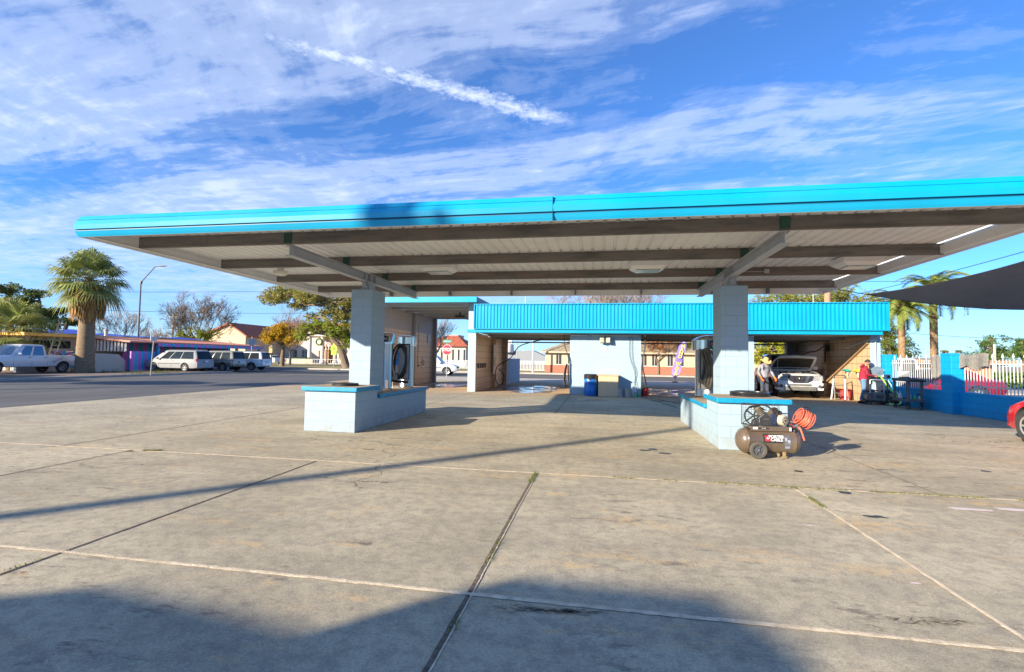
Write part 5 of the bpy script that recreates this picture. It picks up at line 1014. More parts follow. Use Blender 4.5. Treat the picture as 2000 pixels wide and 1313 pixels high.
# ------------------------------------------------------------------ shade sail
sA = Vector((7.9, 16.1, 3.58)); sC = Vector((19.0, 19.2, 3.95)); sD = Vector((15.0, 12.0, 6.6))
b = MB(); n = 26; vs = []
for i in range(n + 1):
    for j in range(n + 1):
        s_, t_ = i / n, j / n
        front = sA.lerp(sD, s_) + Vector((0, 0, -0.62)) * 4 * s_ * (1 - s_)
        back = sA.lerp(sC, s_) + Vector((0, 0, -0.50)) * 4 * s_ * (1 - s_)
        p = front.lerp(back, t_); p.z -= 0.12 * s_ * 4 * t_ * (1 - t_); vs.append(p)
fs = [(i * (n + 1) + j, (i + 1) * (n + 1) + j, (i + 1) * (n + 1) + j + 1, i * (n + 1) + j + 1) for i in range(n) for j in range(n)]
ss = thing('shade_sail', 'charcoal triangular shade sail stretched above the blue wall at the right', 'shade sail', tuple(sA))
vl = [v_ - sA for v_ in vs]; b.add(vl, fs, 0, True); b.add([v_ + Vector((0, 0, 0.006)) for v_ in vl], fs, 0, True); b.build('fabric', SAIL, ss)
b = MB(); b.tube([Vector((0, 0, 0)), Vector((5.82, 13.9, 3.50)) - sA], 0.012, 6); b.build('corner_rope', WIRE, ss)
b = MB(); b.tube([vl[i * (n + 1)] for i in range(n + 1)], 0.014, 6); b.tube([vl[i * (n + 1) + n] for i in range(n + 1)], 0.012, 6); b.build('hem', BLACK, ss)
t = thing('sail_post', 'steel post holding up the far corner of the shade sail outside the lot', 'post', (19.1, 19.3, 0)); b = MB(); b.cyl((0, 0, -0.1), (0, 0, 4.1), 0.07); b.build('post', GALV, t)
t = thing('sail_post', 'steel post holding up the near corner of the shade sail outside the lot', 'post', (15.1, 11.9, 0)); b = MB(); b.cyl((0, 0, -0.1), (0, 0, 6.7), 0.07); b.build('post', GALV, t)
# ------------------------------------------------------------------ people
def skin_mesh(name, chains, mats_, parent, root=0, sub=2, M=None):
    """chains: (list of (pos, radius)), first point may be an index into the shared vertex list"""
    vs = []; rs = []; es = []
    ids = {}
    for ch in chains:
        prev = None
        for it in ch:
            if isinstance(it, str): prev = ids[it]; continue
            key = it[2] if len(it) > 2 else None
            vs.append(Vector(it[0])); rs.append(it[1] if isinstance(it[1], tuple) else (it[1], it[1])); i = len(vs) - 1
            if key: ids[key] = i
            if prev is not None: es.append((prev, i))
            prev = i
    me = bpy.data.meshes.new(name); me.from_pydata([tuple(M @ v_) if M else tuple(v_) for v_ in vs], es, [])
    o = bpy.data.objects.new(name, me); COL.objects.link(o)
    md = o.modifiers.new('skin', 'SKIN'); md.use_smooth_shade = True; md.branch_smoothing = 0.4
    for i, r in enumerate(rs): me.skin_vertices[0].data[i].radius = r
    me.skin_vertices[0].data[root].use_root = True
    sb = o.modifiers.new('sub', 'SUBSURF'); sb.levels = sub; sb.render_levels = sub
    dg = bpy.context.evaluated_depsgraph_get(); m2 = bpy.data.meshes.new_from_object(o.evaluated_get(dg))
    bpy.data.objects.remove(o); bpy.data.meshes.remove(me)
    m2.name = name; m2.materials.clear(); m2.materials.append(mats_); m2.polygons.foreach_set('use_smooth', [True] * len(m2.polygons))
    o = bpy.data.objects.new(name, m2); COL.objects.link(o); o.parent = parent
    return o
SKINM = mat('skin', (0.42, 0.22, 0.14), rough=0.6, var=0.08); HAIRM = mat('dark_hair', (0.03, 0.024, 0.02), rough=0.8, var=0.3, bump=0.5)
def limb(a, b_, k): return Vector(a).lerp(Vector(b_), k)
def hand(ch, key, wrist, d, palm_n, s=1.0, curl=0.6):
    """palm and five separate bent fingers grown from the wrist key"""
    d = Vector(d).normalized(); pn = Vector(palm_n).normalized(); side = d.cross(pn).normalized()
    w = Vector(wrist); k = w + d * 0.05 * s
    ch.append([key, (tuple(k), 0.026 * s, key + 'p'), (tuple(w + d * 0.088 * s), (0.024 * s), key + 'q')])
    for i, (off, ln) in enumerate(((-0.030, 0.070), (-0.010, 0.080), (0.010, 0.075), (0.029, 0.058))):
        p0 = w + d * 0.092 * s + side * off * s; p1 = p0 + (d * math.cos(curl * 0.6) + pn * math.sin(curl * 0.6)) * ln * 0.45 * s; p2 = p1 + (d * math.cos(curl * 1.5) + pn * math.sin(curl * 1.5)) * ln * 0.35 * s; p3 = p2 + (d * math.cos(curl * 2.2) + pn * math.sin(curl * 2.2)) * ln * 0.25 * s
        ch.append([key + 'q', (tuple(p0), 0.0095 * s), (tuple(p1), 0.009 * s), (tuple(p2), 0.008 * s), (tuple(p3), 0.007 * s)])
    t0 = k - side * 0.028 * s; t1 = t0 + (d * 0.5 - side * 0.6 + pn * 0.4).normalized() * 0.032 * s; t2 = t1 + (d * 0.8 + pn * 0.4).normalized() * 0.028 * s
    ch.append([key + 'p', (tuple(t0), 0.011 * s), (tuple(t1), 0.010 * s), (tuple(t2), 0.0085 * s)])
def head(parent, c, rot, s=1.0, skin=SKINM, hair=HAIRM, hairy=True):
    """head with brow, eye sockets, nose, lips, chin and ears; local -y is the face"""
    Mh = Matrix.Translation(c) @ Euler(rot).to_matrix().to_4x4(); nu, nv = 40, 32; vs = []
    def f(dirv):
        x, y, z = dirv; r = Vector((x * 0.076, y * 0.094, z * 0.115))
        if z < 0: r.x *= 1 - 0.26 * (-z) ** 1.3; r.y *= 1 - 0.10 * (-z)
        if y < 0:
            g = lambda cx_, cz_, sx_, sz_: math.exp(-((r.x - cx_) / sx_) ** 2 - ((r.z - cz_) / sz_) ** 2)
            d = -0.026 * g(0, -0.018, 0.013, 0.020) - 0.012 * g(0, 0.006, 0.009, 0.02) - 0.008 * g(0, 0.034, 0.045, 0.012) + 0.011 * (g(0.031, 0.012, 0.014, 0.011) + g(-0.031, 0.012, 0.014, 0.011)) - 0.009 * g(0, -0.052, 0.022, 0.007) - 0.006 * g(0, -0.066, 0.018, 0.006) + 0.005 * g(0, -0.059, 0.024, 0.003) - 0.011 * g(0, -0.092, 0.022, 0.016) - 0.005 * (g(0.045, -0.02, 0.018, 0.02) + g(-0.045, -0.02, 0.018, 0.02))
            r.y += d
        return r * s
    for i in range(nv + 1):
        th = math.pi * i / nv
        for j in range(nu): ph = 2 * math.pi * j / nu; vs.append(f((math.sin(th) * math.sin(ph), -math.sin(th) * math.cos(ph), math.cos(th))))
    b = MB(); b.add(vs, [(i * nu + j, i * nu + (j + 1) % nu, (i + 1) * nu + (j + 1) % nu, (i + 1) * nu + j) for i in range(nv) for j in range(nu)], 0, True, Mh)
    for sx in (-1, 1): b.loft([[(sx * (0.070 + 0.012 * q) * s, (0.012 + (0.018 * w) * math.cos(a)) * s, (0.0 + (0.030 * w) * math.sin(a)) * s) for a in [2 * math.pi * k / 10 for k in range(10)]] for q, w in ((0, 0.8), (0.6, 1.0), (1.1, 0.85))], M=Mh)
    h = b.build('face', skin, parent)
    e = MB()
    for sx in (-1, 1): e.lathe([(0, -0.010), (0.006, -0.008), (0.009, -0.003), (0.009, 0.002), (0, 0.004)], axis='y', n=10, M=Mh @ Matrix.Translation((sx * 0.031 * s, -0.072 * s, 0.012 * s)))
    e.build('eyes', BLACK_G, h)
    if hairy:
        hb = MB(); vs = []
        for i in range(19):
            th = 1.75 * i / 18
            for j in range(36):
                ph = 2 * math.pi * j / 36; fr = max(0, math.cos(ph)); t2 = min(th, 1.75 - 0.85 * fr ** 0.6); dv = (math.sin(t2) * math.sin(ph), -math.sin(t2) * math.cos(ph), math.cos(t2)); q = Vector((dv[0] * 0.083, dv[1] * 0.101, dv[2] * 0.125)) * s; q += Vector(dv) * 0.004 * mnoise.noise(Vector(dv) * 9); vs.append(q)
        hb.add(vs, [(i * 36 + j, i * 36 + (j + 1) % 36, (i + 1) * 36 + (j + 1) % 36, (i + 1) * 36 + j) for i in range(18) for j in range(36)], 0, True, Mh); hb.build('hair', hair, parent)
    return Mh
def shoe(parent, ankle, toe_dir, m_):
    d = Vector((toe_dir[0], toe_dir[1], 0)).normalized(); n_ = Vector((-d.y, d.x, 0)); a = Vector((ankle[0], ankle[1], 0))
    rings = []
    for q, w, h, z0 in ((-0.09, 0.030, 0.05, 0.01), (-0.075, 0.040, 0.10, 0), (0.0, 0.042, 0.11, 0), (0.06, 0.045, 0.075, 0), (0.13, 0.048, 0.055, 0), (0.18, 0.035, 0.04, 0.004), (0.20, 0.012, 0.02, 0.01)):
        rings.append([a + d * q + n_ * (w * math.cos(t)) + Vector((0, 0, z0 + h / 2 + h / 2 * math.sin(t))) for t in [2 * math.pi * k / 12 for k in range(12)]])
    b = MB(); b.loft(rings); b.build('shoe', m_, parent)
def person(name, label, loc, rz, J, body_m, top_m, trou_m, head_rot, shoes, s=1.0, curl=0.7, hairy=True, hand_m=None, skin=SKINM):
    t = thing(name, label, 'person', loc, rz)
    P_ = {k: Vector(v_) for k, v_ in J.items()}
    # body: one continuous skinned surface with hands and fingers
    ch = [[(P_['pelvis'], 0.095, 'pel'), (P_['waist'], 0.085), (P_['chest'], 0.095, 'chest'), (P_['neckb'], 0.05, 'nb'), (P_['neck'], 0.052), (P_['skull'], 0.05)]]
    for sd in ('L', 'R'):
        ch.append(['chest', (P_['sh' + sd], 0.042), (limb(P_['sh' + sd], P_['el' + sd], .5), 0.040), (P_['el' + sd], 0.035), (limb(P_['el' + sd], P_['wr' + sd], .4), 0.036), (P_['wr' + sd], 0.025, 'w' + sd)])
        hand(ch, 'w' + sd, P_['wr' + sd], P_['hd' + sd], P_['hn' + sd], 1.0, curl)
        ch.append(['pel', (P_['hp' + sd], 0.078), (limb(P_['hp' + sd], P_['kn' + sd], .5), 0.074), (P_['kn' + sd], 0.052), (limb(P_['kn' + sd], P_['an' + sd], .35), 0.05), (P_['an' + sd], 0.034), (P_['an' + sd] + P_['toe'] * 0.11 + Vector((0, 0, -0.04)), 0.03)])
    skin_mesh('body', ch, skin, t)
    # top: torso and sleeves
    ch = [[(P_['pelvis'] + Vector((0, 0, -0.07)), (0.175, 0.15)), (P_['pelvis'] + Vector((0, 0, 0.04)), (0.175, 0.145), 'pel'), (P_['waist'], (0.168, 0.14)), (P_['chest'], (0.175, 0.135), 'chest'), (limb(P_['chest'], P_['neckb'], 0.7), 0.118), (P_['neckb'] + Vector((0, 0, 0.02)), 0.080)]]
    for sd in ('L', 'R'):
        ch.append(['chest', (P_['sh' + sd], 0.088), (limb(P_['sh' + sd], P_['el' + sd], .5), 0.066), (P_['el' + sd], 0.058), (limb(P_['el' + sd], P_['wr' + sd], .5), 0.052), (limb(P_['el' + sd], P_['wr' + sd], .92), 0.040)])
    skin_mesh('jacket', ch, top_m, t)
    ch = [[(P_['pelvis'] + Vector((0, 0, 0.12)), (0.15, 0.12)), (P_['pelvis'] + Vector((0, 0, -0.02)), (0.155, 0.125), 'pel')]]
    for sd in ('L', 'R'):
        ch.append(['pel', (P_['hp' + sd] + Vector((0, 0, -0.05)), 0.103), (limb(P_['hp' + sd], P_['kn' + sd], .5), 0.090), (P_['kn' + sd], 0.070), (limb(P_['kn' + sd], P_['an' + sd], .5), 0.066), (P_['an' + sd] + Vector((0, 0, 0.02)), 0.058)])
    skin_mesh('trousers', ch, trou_m, t)
    for sd in ('L', 'R'): shoe(t, P_['an' + sd], P_['toe'], shoes)
    Mh = head(t, tuple(P_['skull']), head_rot, 1.0, skin, HAIRM, hairy)
    return t, Mh
# person in maroon, in profile facing right (+x), head bowed over something held in both hands
J2 = dict(pelvis=(0, 0, 0.90), waist=(0.01, 0, 1.05), chest=(0.03, 0, 1.27), neckb=(0.07, 0, 1.42), neck=(0.10, 0, 1.47), skull=(0.14, 0, 1.555),
    shL=(0.04, 0.16, 1.36), shR=(0.04, -0.16, 1.36), elL=(0.08, 0.21, 1.10), elR=(0.08, -0.21, 1.10), wrL=(0.32, 0.10, 1.05), wrR=(0.33, -0.10, 1.04), hdL=(0.9, -0.35, -0.1), hdR=(0.9, 0.35, -0.1), hnL=(0.3, -0.9, 0), hnR=(0.3, 0.9, 0),
    hpL=(0, 0.09, 0.84), hpR=(0.0, -0.09, 0.84), knL=(0.08, 0.10, 0.47), knR=(-0.02, -0.10, 0.46), anL=(0.04, 0.11, 0.09), anR=(-0.12, -0.11, 0.09), toe=(1, 0, 0))
MAROON = mat('maroon_hooded_top', (0.27, 0.012, 0.035), rough=0.85, var=0.15, scale=5, bump=0.4, bscale=14); JEANS = mat('faded_blue_jeans', (0.10, 0.20, 0.32), rough=0.9, var=0.25, scale=5, bump=0.4, bscale=16)
p2, Mh = person('person', 'person in maroon hooded top and faded jeans looking down at a dark object', (10.02, 20.75, 0), R(-12), J2, SKINM, MAROON, JEANS, (R(24), 0, R(90)), BLACK)
b = MB(); b.loft([[(x, 0.10 * w * math.cos(a), z + 0.045 * w * math.sin(a)) for a in [2 * math.pi * k / 14 for k in range(14)]] for x, w, z in ((-0.10, 0.5, 1.38), (-0.07, 1.0, 1.40), (-0.01, 1.1, 1.44), (0.03, 0.8, 1.46))]); b.build('hood', MAROON, p2)
b = MB(); b.cbox((0, 0, 0), (0.16, 0.11, 0.05)); b.cbox((0.03, 0, 0.03), (0.08, 0.07, 0.02)); b.cyl((0.06, 0, 0), (0.16, 0, 0.02), 0.02); o = b.build('handheld_device', BLACK, loc=(10.40, 20.68, 1.04), bevel=0.01); o.rotation_euler = (0, R(20), R(-12)); tag(o, 'dark handheld object held by the person in maroon', 'device')
# person in grey with straw hat and orange gloves, facing the open bonnet
J1 = dict(pelvis=(0, 0, 0.92), waist=(0, -0.01, 1.07), chest=(0, -0.03, 1.28), neckb=(0, -0.06, 1.43), neck=(0, -0.08, 1.47), skull=(0, -0.12, 1.555),
    shL=(0.17, -0.03, 1.37), shR=(-0.17, -0.03, 1.37), elL=(0.28, -0.02, 1.12), elR=(-0.27, -0.02, 1.12), wrL=(0.34, -0.14, 0.90), wrR=(-0.24, -0.20, 0.92), hdL=(0.25, -0.4, -0.85), hdR=(0.1, -0.5, -0.8), hnL=(-0.8, -0.2, 0.1), hnR=(0.8, -0.2, 0),
    hpL=(0.09, 0, 0.86), hpR=(-0.09, 0, 0.86), knL=(0.11, -0.03, 0.47), knR=(-0.09, -0.02, 0.47), anL=(0.12, 0.0, 0.09), anR=(-0.10, 0.02, 0.09), toe=(0, -1, 0))
GREYTOP = mat('grey_sweatshirt', (0.26, 0.26, 0.29), rough=0.9, var=0.15, scale=5, bump=0.4, bscale=14); DTR = mat('dark_work_trousers', (0.055, 0.06, 0.075), rough=0.9, var=0.2)
p1, Mh1 = person('person', 'person in grey sweatshirt, straw hat and orange gloves beside the pickup', (6.66, 21.3, 0), R(10), J1, SKINM, GREYTOP, DTR, (R(28), 0, R(6)), BLACK, hairy=True)
GLV = mat('orange_work_glove', (0.85, 0.17, 0.01), rough=0.6, var=0.1)
for sd in ('L', 'R'):
    ch = [[(Vector(J1['wr' + sd]) - Vector(J1['hd' + sd]).normalized() * 0.05, 0.040), (J1['wr' + sd], 0.038, 'g')]]; hand(ch, 'g', J1['wr' + sd], J1['hd' + sd], J1['hn' + sd], 1.28, 0.6); skin_mesh('glove', ch, GLV, p1)
STRAWH = mat('straw_hat', (0.62, 0.42, 0.17), rough=0.9, var=0.2, scale=18, bump=0.5, bscale=50)
b = MB(); vs = []; n = 36
for (r, z) in ((0.0, 0.165), (0.05, 0.162), (0.085, 0.14), (0.098, 0.09), (0.104, 0.045), (0.15, 0.035), (0.205, 0.02), (0.21, 0.014), (0.15, 0.028), (0.10, 0.036)):
    for j in range(n): a = 2 * math.pi * j / n; vs.append((r * math.cos(a), r * 1.08 * math.sin(a), z + (0.03 * math.cos(2 * a) if r > 0.13 else 0)))
b.add(vs, [(i * n + j, i * n + (j + 1) % n, (i + 1) * n + (j + 1) % n, (i + 1) * n + j) for i in range(9) for j in range(n)], 0, True, Mh1); b.build('straw_hat', STRAWH, p1)
b = MB()
for sx in (-1, 1): b.tube(hose_path([(sx * 0.13, -0.175, 1.20), (sx * 0.12, -0.18, 1.32), (sx * 0.09, -0.14, 1.41)]), 0.016, 6); b.cbox((sx * 0.07, -0.185, 1.29), (0.09, 0.012, 0.03))
b.build('apron_strap', DTR, p1)
# ------------------------------------------------------------------ vehicles (local +x is the nose)
def boolean_cut(o, cutters):
    for c in cutters:
        md = o.modifiers.new('cut', 'BOOLEAN'); md.operation = 'DIFFERENCE'; md.object = c; md.solver = 'EXACT'
        bpy.context.view_layer.update()
        dg = bpy.context.evaluated_depsgraph_get(); me = bpy.data.meshes.new_from_object(o.evaluated_get(dg)); o.modifiers.clear(); o.data = me
    for c in cutters: bpy.data.objects.remove(c)
    me.set_sharp_from_angle(angle=R(32))
def interp(pts, x):
    pts = sorted(pts)
    if x <= pts[0][0]: return pts[0][1]
    for (a, b_), (c, d) in zip(pts, pts[1:]):
        if x <= c: return b_ + (d - b_) * (x - a) / (c - a)
    return pts[-1][1]
def vehicle(name, label, cat, loc, rz, S, body_m, low_m=None, group=None, lights=True, plate=None):
    t = thing(name, label, cat, loc, rz, group)
    Lh, Wh = S['L'] / 2, S['W'] / 2; zb = S.get('zb', 0.24); wr = S.get('wr', 0.34); xw = S['xw']
    def hw(x):
        k = abs(x) / Lh; return Wh * (1 - S.get('taper', 0.16) * k ** 7 - 0.02 * k * k)
    rings = []; N_ = 56
    for i in range(N_ + 1):
        x = -Lh + 2 * Lh * i / N_; k = abs(x) / Lh
        if i in (0, N_): x *= 0.998
        zt = interp(S['top'], x); z0 = zb + (0.10 * max(0, (k - 0.86) / 0.14) ** 1.5); w = hw(x); h = zt - z0
        half = [(0, z0), (w * .80, z0), (w * .95, z0 + .05), (w * .985, z0 + h * .25), (w, z0 + h * .50), (w * .995, z0 + h * .74), (w * .965, zt - .045), (w * .90, zt - .010), (w * .6, zt + .012), (0, zt + .02)]
        ring = [(x, y, z) for y, z in half] + [(x, -y, z) for y, z in half[-2:0:-1]]
        rings.append(ring)
    b = MB(); b.loft(rings)
    if low_m:
        for i, f in enumerate(b.f):
            zc = sum(b.v[k][2] for k in f) / len(f)
            if zc < S.get('split', 0.62): b.m[i] = 1
    body = b.build('body', [body_m, low_m or PLASTIC], t, sharp=32)
    cs = []
    for x in xw:
        for sy in (-1, 1):
            c = MB(); c.cyl((x, sy * (Wh - 0.27), wr), (x, sy * (Wh + 0.2), wr), wr + 0.055, n=28, smooth=False); cs.append(c.build('cutter', PLASTIC, t))
    for bx in S.get('cuts', []):
        c = MB(); c.box(bx[0], bx[1]); cs.append(c.build('cutter', PLASTIC, t))
    boolean_cut(body, cs)
    # wheel-well liners
    wb_ = MB()
    for x in xw: wb_.box((x - wr - .02, -Wh + .25, zb + .02), (x + wr + .02, Wh - .25, zb + wr * 1.2))
    wb_.build('underbody', BLACK, t)
    for x in xw:
        for sy in (-1, 1):
            Mw = Matrix.Translation((x, sy * (Wh - 0.125), wr)) @ Matrix.Rotation(R(S.get('steer', 0)) if x > 0 else 0, 4, 'Z')
            w = MB(); w.lathe([(wr * .60, -.10), (wr * .9, -.105), (wr * .98, -.085), (wr, -.05), (wr, .05), (wr * .98, .085), (wr * .9, .105), (wr * .60, .10), (wr * .60, -.10)], axis='y', n=32, M=Mw); wo_ = w.build('wheel', TYRE, t)
            r = MB(); r.lathe([(wr * .54, .09 * sy), (wr * .62, .102 * sy), (wr * .62, -.05 * sy), (wr * .54, -.05 * sy)], axis='y', n=28, M=Mw); r.lathe([(0, .045 * sy), (wr * .56, .03 * sy)], axis='y', n=24, M=Mw, m=1)
            ns = S.get('spokes', 6)
            for k in range(ns): r.cbox((wr * .30, sy * .075, 0), (wr * .52, .03, wr * .13), M=Mw @ Matrix.Rotation(2 * math.pi * k / ns, 4, 'Y'))
            r.lathe([(0, .10 * sy), (wr * .10, .095 * sy), (wr * .14, .07 * sy), (wr * .14, .04 * sy)], axis='y', n=14, M=Mw); r.build('rim', [RIM, PLASTIC], wo_)
    for G in S['cabs']:
        xb0, xb1, xt0, xt1, zl, zr = G['x']; wb, wt_ = G.get('w', (Wh * .93, Wh * .76)); rings = []
        def ring(tq, ex=0.0, zoff=0.0):
            x0 = xb0 + (xt0 - xb0) * tq - ex; x1 = xb1 + (xt1 - xb1) * tq + ex; w = wb + (wt_ - wb) * tq - ex; z = zl + (zr - zl) * tq + zoff; c = 0.07
            return [(x0, w - c, z), (x0 - c * 1.3, w, z), (x1 + c * 1.3, w, z), (x1, w - c, z), (x1, -w + c, z), (x1 + c * 1.3, -w, z), (x0 - c * 1.3, -w, z), (x0, -w + c, z)]
        bow = lambda rg, d: [(x + (d if k in (0, 7) else (-d if k in (3, 4) else 0)), y, z) for k, (x, y, z) in enumerate(rg)]
        rr = [ring(-0.12), ring(0.0), ring(0.5, -0.012), ring(0.93), ring(0.985, 0.05, 0.008), ring(1.0, 0.16, 0.02), ring(1.0, 0.5, 0.035)]
        b = MB(); b.loft(rr); cab = b.build('cabin', body_m, t, sharp=40)
        e = 0.012
        # side glass
        def side(xa, xc, ta, tc, sy, nm='side_window', m_=GLASS):
            def P(f, tq): 
                x0 = xb0 + (xt0 - xb0) * tq; x1 = xb1 + (xt1 - xb1) * tq; w = wb + (wt_ - wb) * tq + (0.012 * math.sin(tq * math.pi)); return (x0 + (x1 - x0) * f, sy * (w + e), zl + (zr - zl) * tq)
            q = MB(); a_ = [P(xa, ta), P(xc, ta), P(xc, .5 * (ta + tc)), P(xc, tc), P(xa, tc), P(xa, .5 * (ta + tc))]
            bk = [(x, y - sy * 0.02, z) for x, y, z in a_]; q.add(a_ + bk, [(0, 1, 2, 5), (5, 2, 3, 4), (0, 6, 7, 1), (3, 9, 10, 4), (1, 7, 8, 2), (2, 8, 9, 3), (4, 10, 11, 5), (5, 11, 6, 0)]); q.build(nm, m_, cab)
        for (xa, xc) in G['side']:
            for sy in (-1, 1): side(xa, xc, 0.07, 0.88, sy, m_=G.get('glass', GLASS))
        def screen(front, nm):
            q = MB(); vs = []
            for tq in (0.06, 0.5, 0.92):
                xx = (xb0 + (xt0 - xb0) * tq + 0.012 + (0.012 * math.sin(tq * 3.14))) if front else (xb1 + (xt1 - xb1) * tq - 0.012 - (0.012 * math.sin(tq * 3.14))); w = (wb + (wt_ - wb) * tq) - 0.10; z = zl + (zr - zl) * tq; vs += [(xx, -w, z), (xx + (.015 if front else -.015), 0, z), (xx, w, z)]
            q.add(vs, [(0, 1, 4, 3), (1, 2, 5, 4), (3, 4, 7, 6), (4, 5, 8, 7)]); q.build(nm, G.get('fglass', GLASS) if front else G.get('glass', GLASS), cab)
        if G.get('ws', True): screen(True, 'windscreen')
        if G.get('rs', True): screen(False, 'rear_window')
        if G.get('rack'):
            q = MB()
            for sy in (-1, 1): q.tube([(xt0 - .3, sy * (wt_ - .12), zr + .06), (xt1 + .15, sy * (wt_ - .12), zr + .06)], 0.018, 6); q.cbox((xt0 - .3, sy * (wt_ - .12), zr + .03), (.05, .03, .06)); q.cbox((xt1 + .15, sy * (wt_ - .12), zr + .03), (.05, .03, .06))
            q.build('roof_rail', PLASTIC, t)
    # door seams, handles, mirrors, sill moulding
    q = MB(); hq = MB()
    for x in S.get('seams', []):
        for sy in (-1, 1):
            zt = interp(S['top'], x) - .06; w = hw(x); q.add([(x - .006, sy * (w * .99 + .003), zb + .08), (x + .006, sy * (w * .99 + .003), zb + .08), (x + .006, sy * (w * 1.0 + .004), (zb + zt) / 2), (x - .006, sy * (w + .004), (zb + zt) / 2), (x + .006, sy * (w * .975 + .004), zt), (x - .006, sy * (w * .975 + .004), zt)], [(0, 1, 2, 3), (3, 2, 4, 5)])
    if q.v: q.build('door_seam', PLASTIC, t)
    for x in S.get('handles', []):
        for sy in (-1, 1): c = MB(); zt = interp(S['top'], x); c.cbox((x, sy * (hw(x) * 0.985 + .018), zt - .17), (.16, .03, .035)); c.build('door_handle', S.get('handle_m', body_m), t, bevel=0.006)
    if 'mirror' in S:
        for sy in (-1, 1): x, z = S['mirror']; c = MB(); c.cbox((x, sy * (hw(x) + .10), z), (.10, .20, .14)); c.cbox((x, sy * (hw(x) + .0), z - .04), (.05, .10, .04)); c.build('wing_mirror', S.get('mirror_m', body_m), t, bevel=0.02)
    if S.get('mould'):
        for sy in (-1, 1): c = MB(); c.box((xw[1] + wr + .1, sy * (Wh * .995) - .012, S['mould']), (xw[0] - wr - .1, sy * (Wh * .995) + .018, S['mould'] + .06)); c.build('side_moulding', PLASTIC, t, bevel=0.008)
    # ends
    zt = interp(S['top'], -Lh + .05)
    if lights:
        for sy in (-1, 1):
            c = MB(); lx = -Lh + S.get('tl_in', 0.06); a_, b_, hh = S.get('tail', (0.62, 0.9, 0.16)); wv_ = hw(lx)
            c.box((lx - .045, min(sy * wv_ * a_, sy * wv_ * b_), S.get('tz', zt - .32)), (lx + .06, max(sy * wv_ * a_, sy * wv_ * b_), S.get('tz', zt - .32) + hh)); c.build('tail_light', LAMP_R, t, bevel=0.015)
            c = MB(); fx = Lh - .12; wv_ = hw(fx); fz = S.get('hz', 0.66); c.box((fx - .05, min(sy * wv_ * .62, sy * wv_ * .97), fz), (fx + .085, max(sy * wv_ * .62, sy * wv_ * .97), fz + .15)); c.build('headlight', LAMP_W, t, bevel=0.02)
        c = MB(); c.box((Lh - .09, -Wh * .5, S.get('hz', .66)), (Lh + .015, Wh * .5, S.get('hz', .66) + .14)); c.build('grille', BLACK, t, bevel=0.01)
    for nm, xx in (('front_bumper', Lh), ('rear_bumper', -Lh)):
        s_ = 1 if xx > 0 else -1; ww = hw(xx * .97) * S.get('bw', .97); c = MB(); pts = []
        for k in range(13):
            f = -1 + 2 * k / 12; pts.append((xx + s_ * (.07 - .12 * abs(f) ** 4), f * ww))
        zz0, zz1 = S.get('bz', (0.33, 0.55)); c.loft([[(x - s_ * .14, y, zz0 + .02), (x - s_ * .01, y, zz0), (x, y, (zz0 + zz1) / 2), (x - s_ * .015, y, zz1), (x - s_ * .14, y, zz1)] for x, y in pts]); c.build(nm, S.get('bumper_m', low_m or body_m), t, bevel=0)
    if plate: c = MB(); c.cbox((-Lh - .085, 0, S.get('pz', .75)), (.02, .32, .16)); o = c.build('number_plate', plate, t)
    return t
WP = mat('pale_number_plate', (0.55, 0.60, 0.60), rough=0.5, var=0.3, scale=30)
SEDAN = dict(L=4.8, W=1.82, xw=(1.42, -1.35), top=[(-2.4, .80), (-2.36, .95), (-1.9, 1.0), (-1.0, .97), (0.9, .95), (1.6, .88), (2.15, .76), (2.36, .62), (2.4, .5)], cabs=[dict(x=(1.15, -1.95, .25, -1.15, .93, 1.40), side=[(.17, .47), (.50, .80)], w=(.84, .62))], seams=[.95, -.05, -1.0], handles=[.15, -.85], mirror=(.75, 1.0), spokes=7, tail=(.45, .93, .15))
MINIVAN = dict(L=5.1, W=1.98, taper=.09, xw=(1.62, -1.42), wr=.345, top=[(-2.55, .8), (-2.5, 1.05), (-1.5, 1.08), (1.3, 1.04), (1.9, .98), (2.3, .92), (2.5, .84), (2.55, .74)], cabs=[dict(x=(1.85, -2.50, .75, -2.22, 1.0, 1.74), side=[(.16, .36), (.385, .62), (.645, .93)], w=(.90, .72), rack=True)], seams=[1.1, -.1, -1.5], handles=[.25, -.25], mirror=(1.15, 1.08), mould=.62, tail=(.74, 1.0, .26), tz=.82, tl_in=.1, handle_m=P_SILVER, pz=.86)
SUVS = dict(L=4.85, W=1.88, xw=(1.50, -1.38), wr=.37, zb=.32, top=[(-2.42, .8), (-2.38, 1.08), (-1.5, 1.12), (.9, 1.08), (1.6, 1.02), (2.1, .95), (2.36, .8), (2.42, .6)], cabs=[dict(x=(1.15, -2.36, .5, -2.18, 1.06, 1.74), side=[(.14, .37), (.40, .62), (.65, .92)], w=(.86, .70), rack=True)], seams=[.9, -.1, -1.05], handles=[.1, -.85], mirror=(.85, 1.14), mould=.66, tail=(.78, 1.0, .30), tz=.82, tl_in=.1, pz=.82, bz=(.42, .64))
PICKUP = dict(L=6.4, W=2.03, xw=(2.02, -1.93), wr=.39, zb=.42, split=.5, top=[(-3.2, 1.05), (-3.15, 1.22), (-.6, 1.24), (.95, 1.22), (1.1, 1.16), (2.6, 1.12), (3.1, 1.05), (3.2, .8)], cabs=[dict(x=(1.20, -.92, .55, -.78, 1.18, 1.93), side=[(.20, .50), (.57, .90)], w=(.93, .80), fglass=GLASS_L, glass=mat('blue_tinted_window', (0.03, 0.14, 0.28), rough=0.06, spec=0.9))], seams=[1.1, .05, -.9], handles=[.2, -.75], mirror=(.85, 1.32), cuts=[((-3.06, -.86, .78), (-1.0, .86, 1.6))], tail=(.86, 1.0, .4), tz=.75, tl_in=.06, bz=(.5, .68), spokes=8, handle_m=PLASTIC, mirror_m=CHROME)
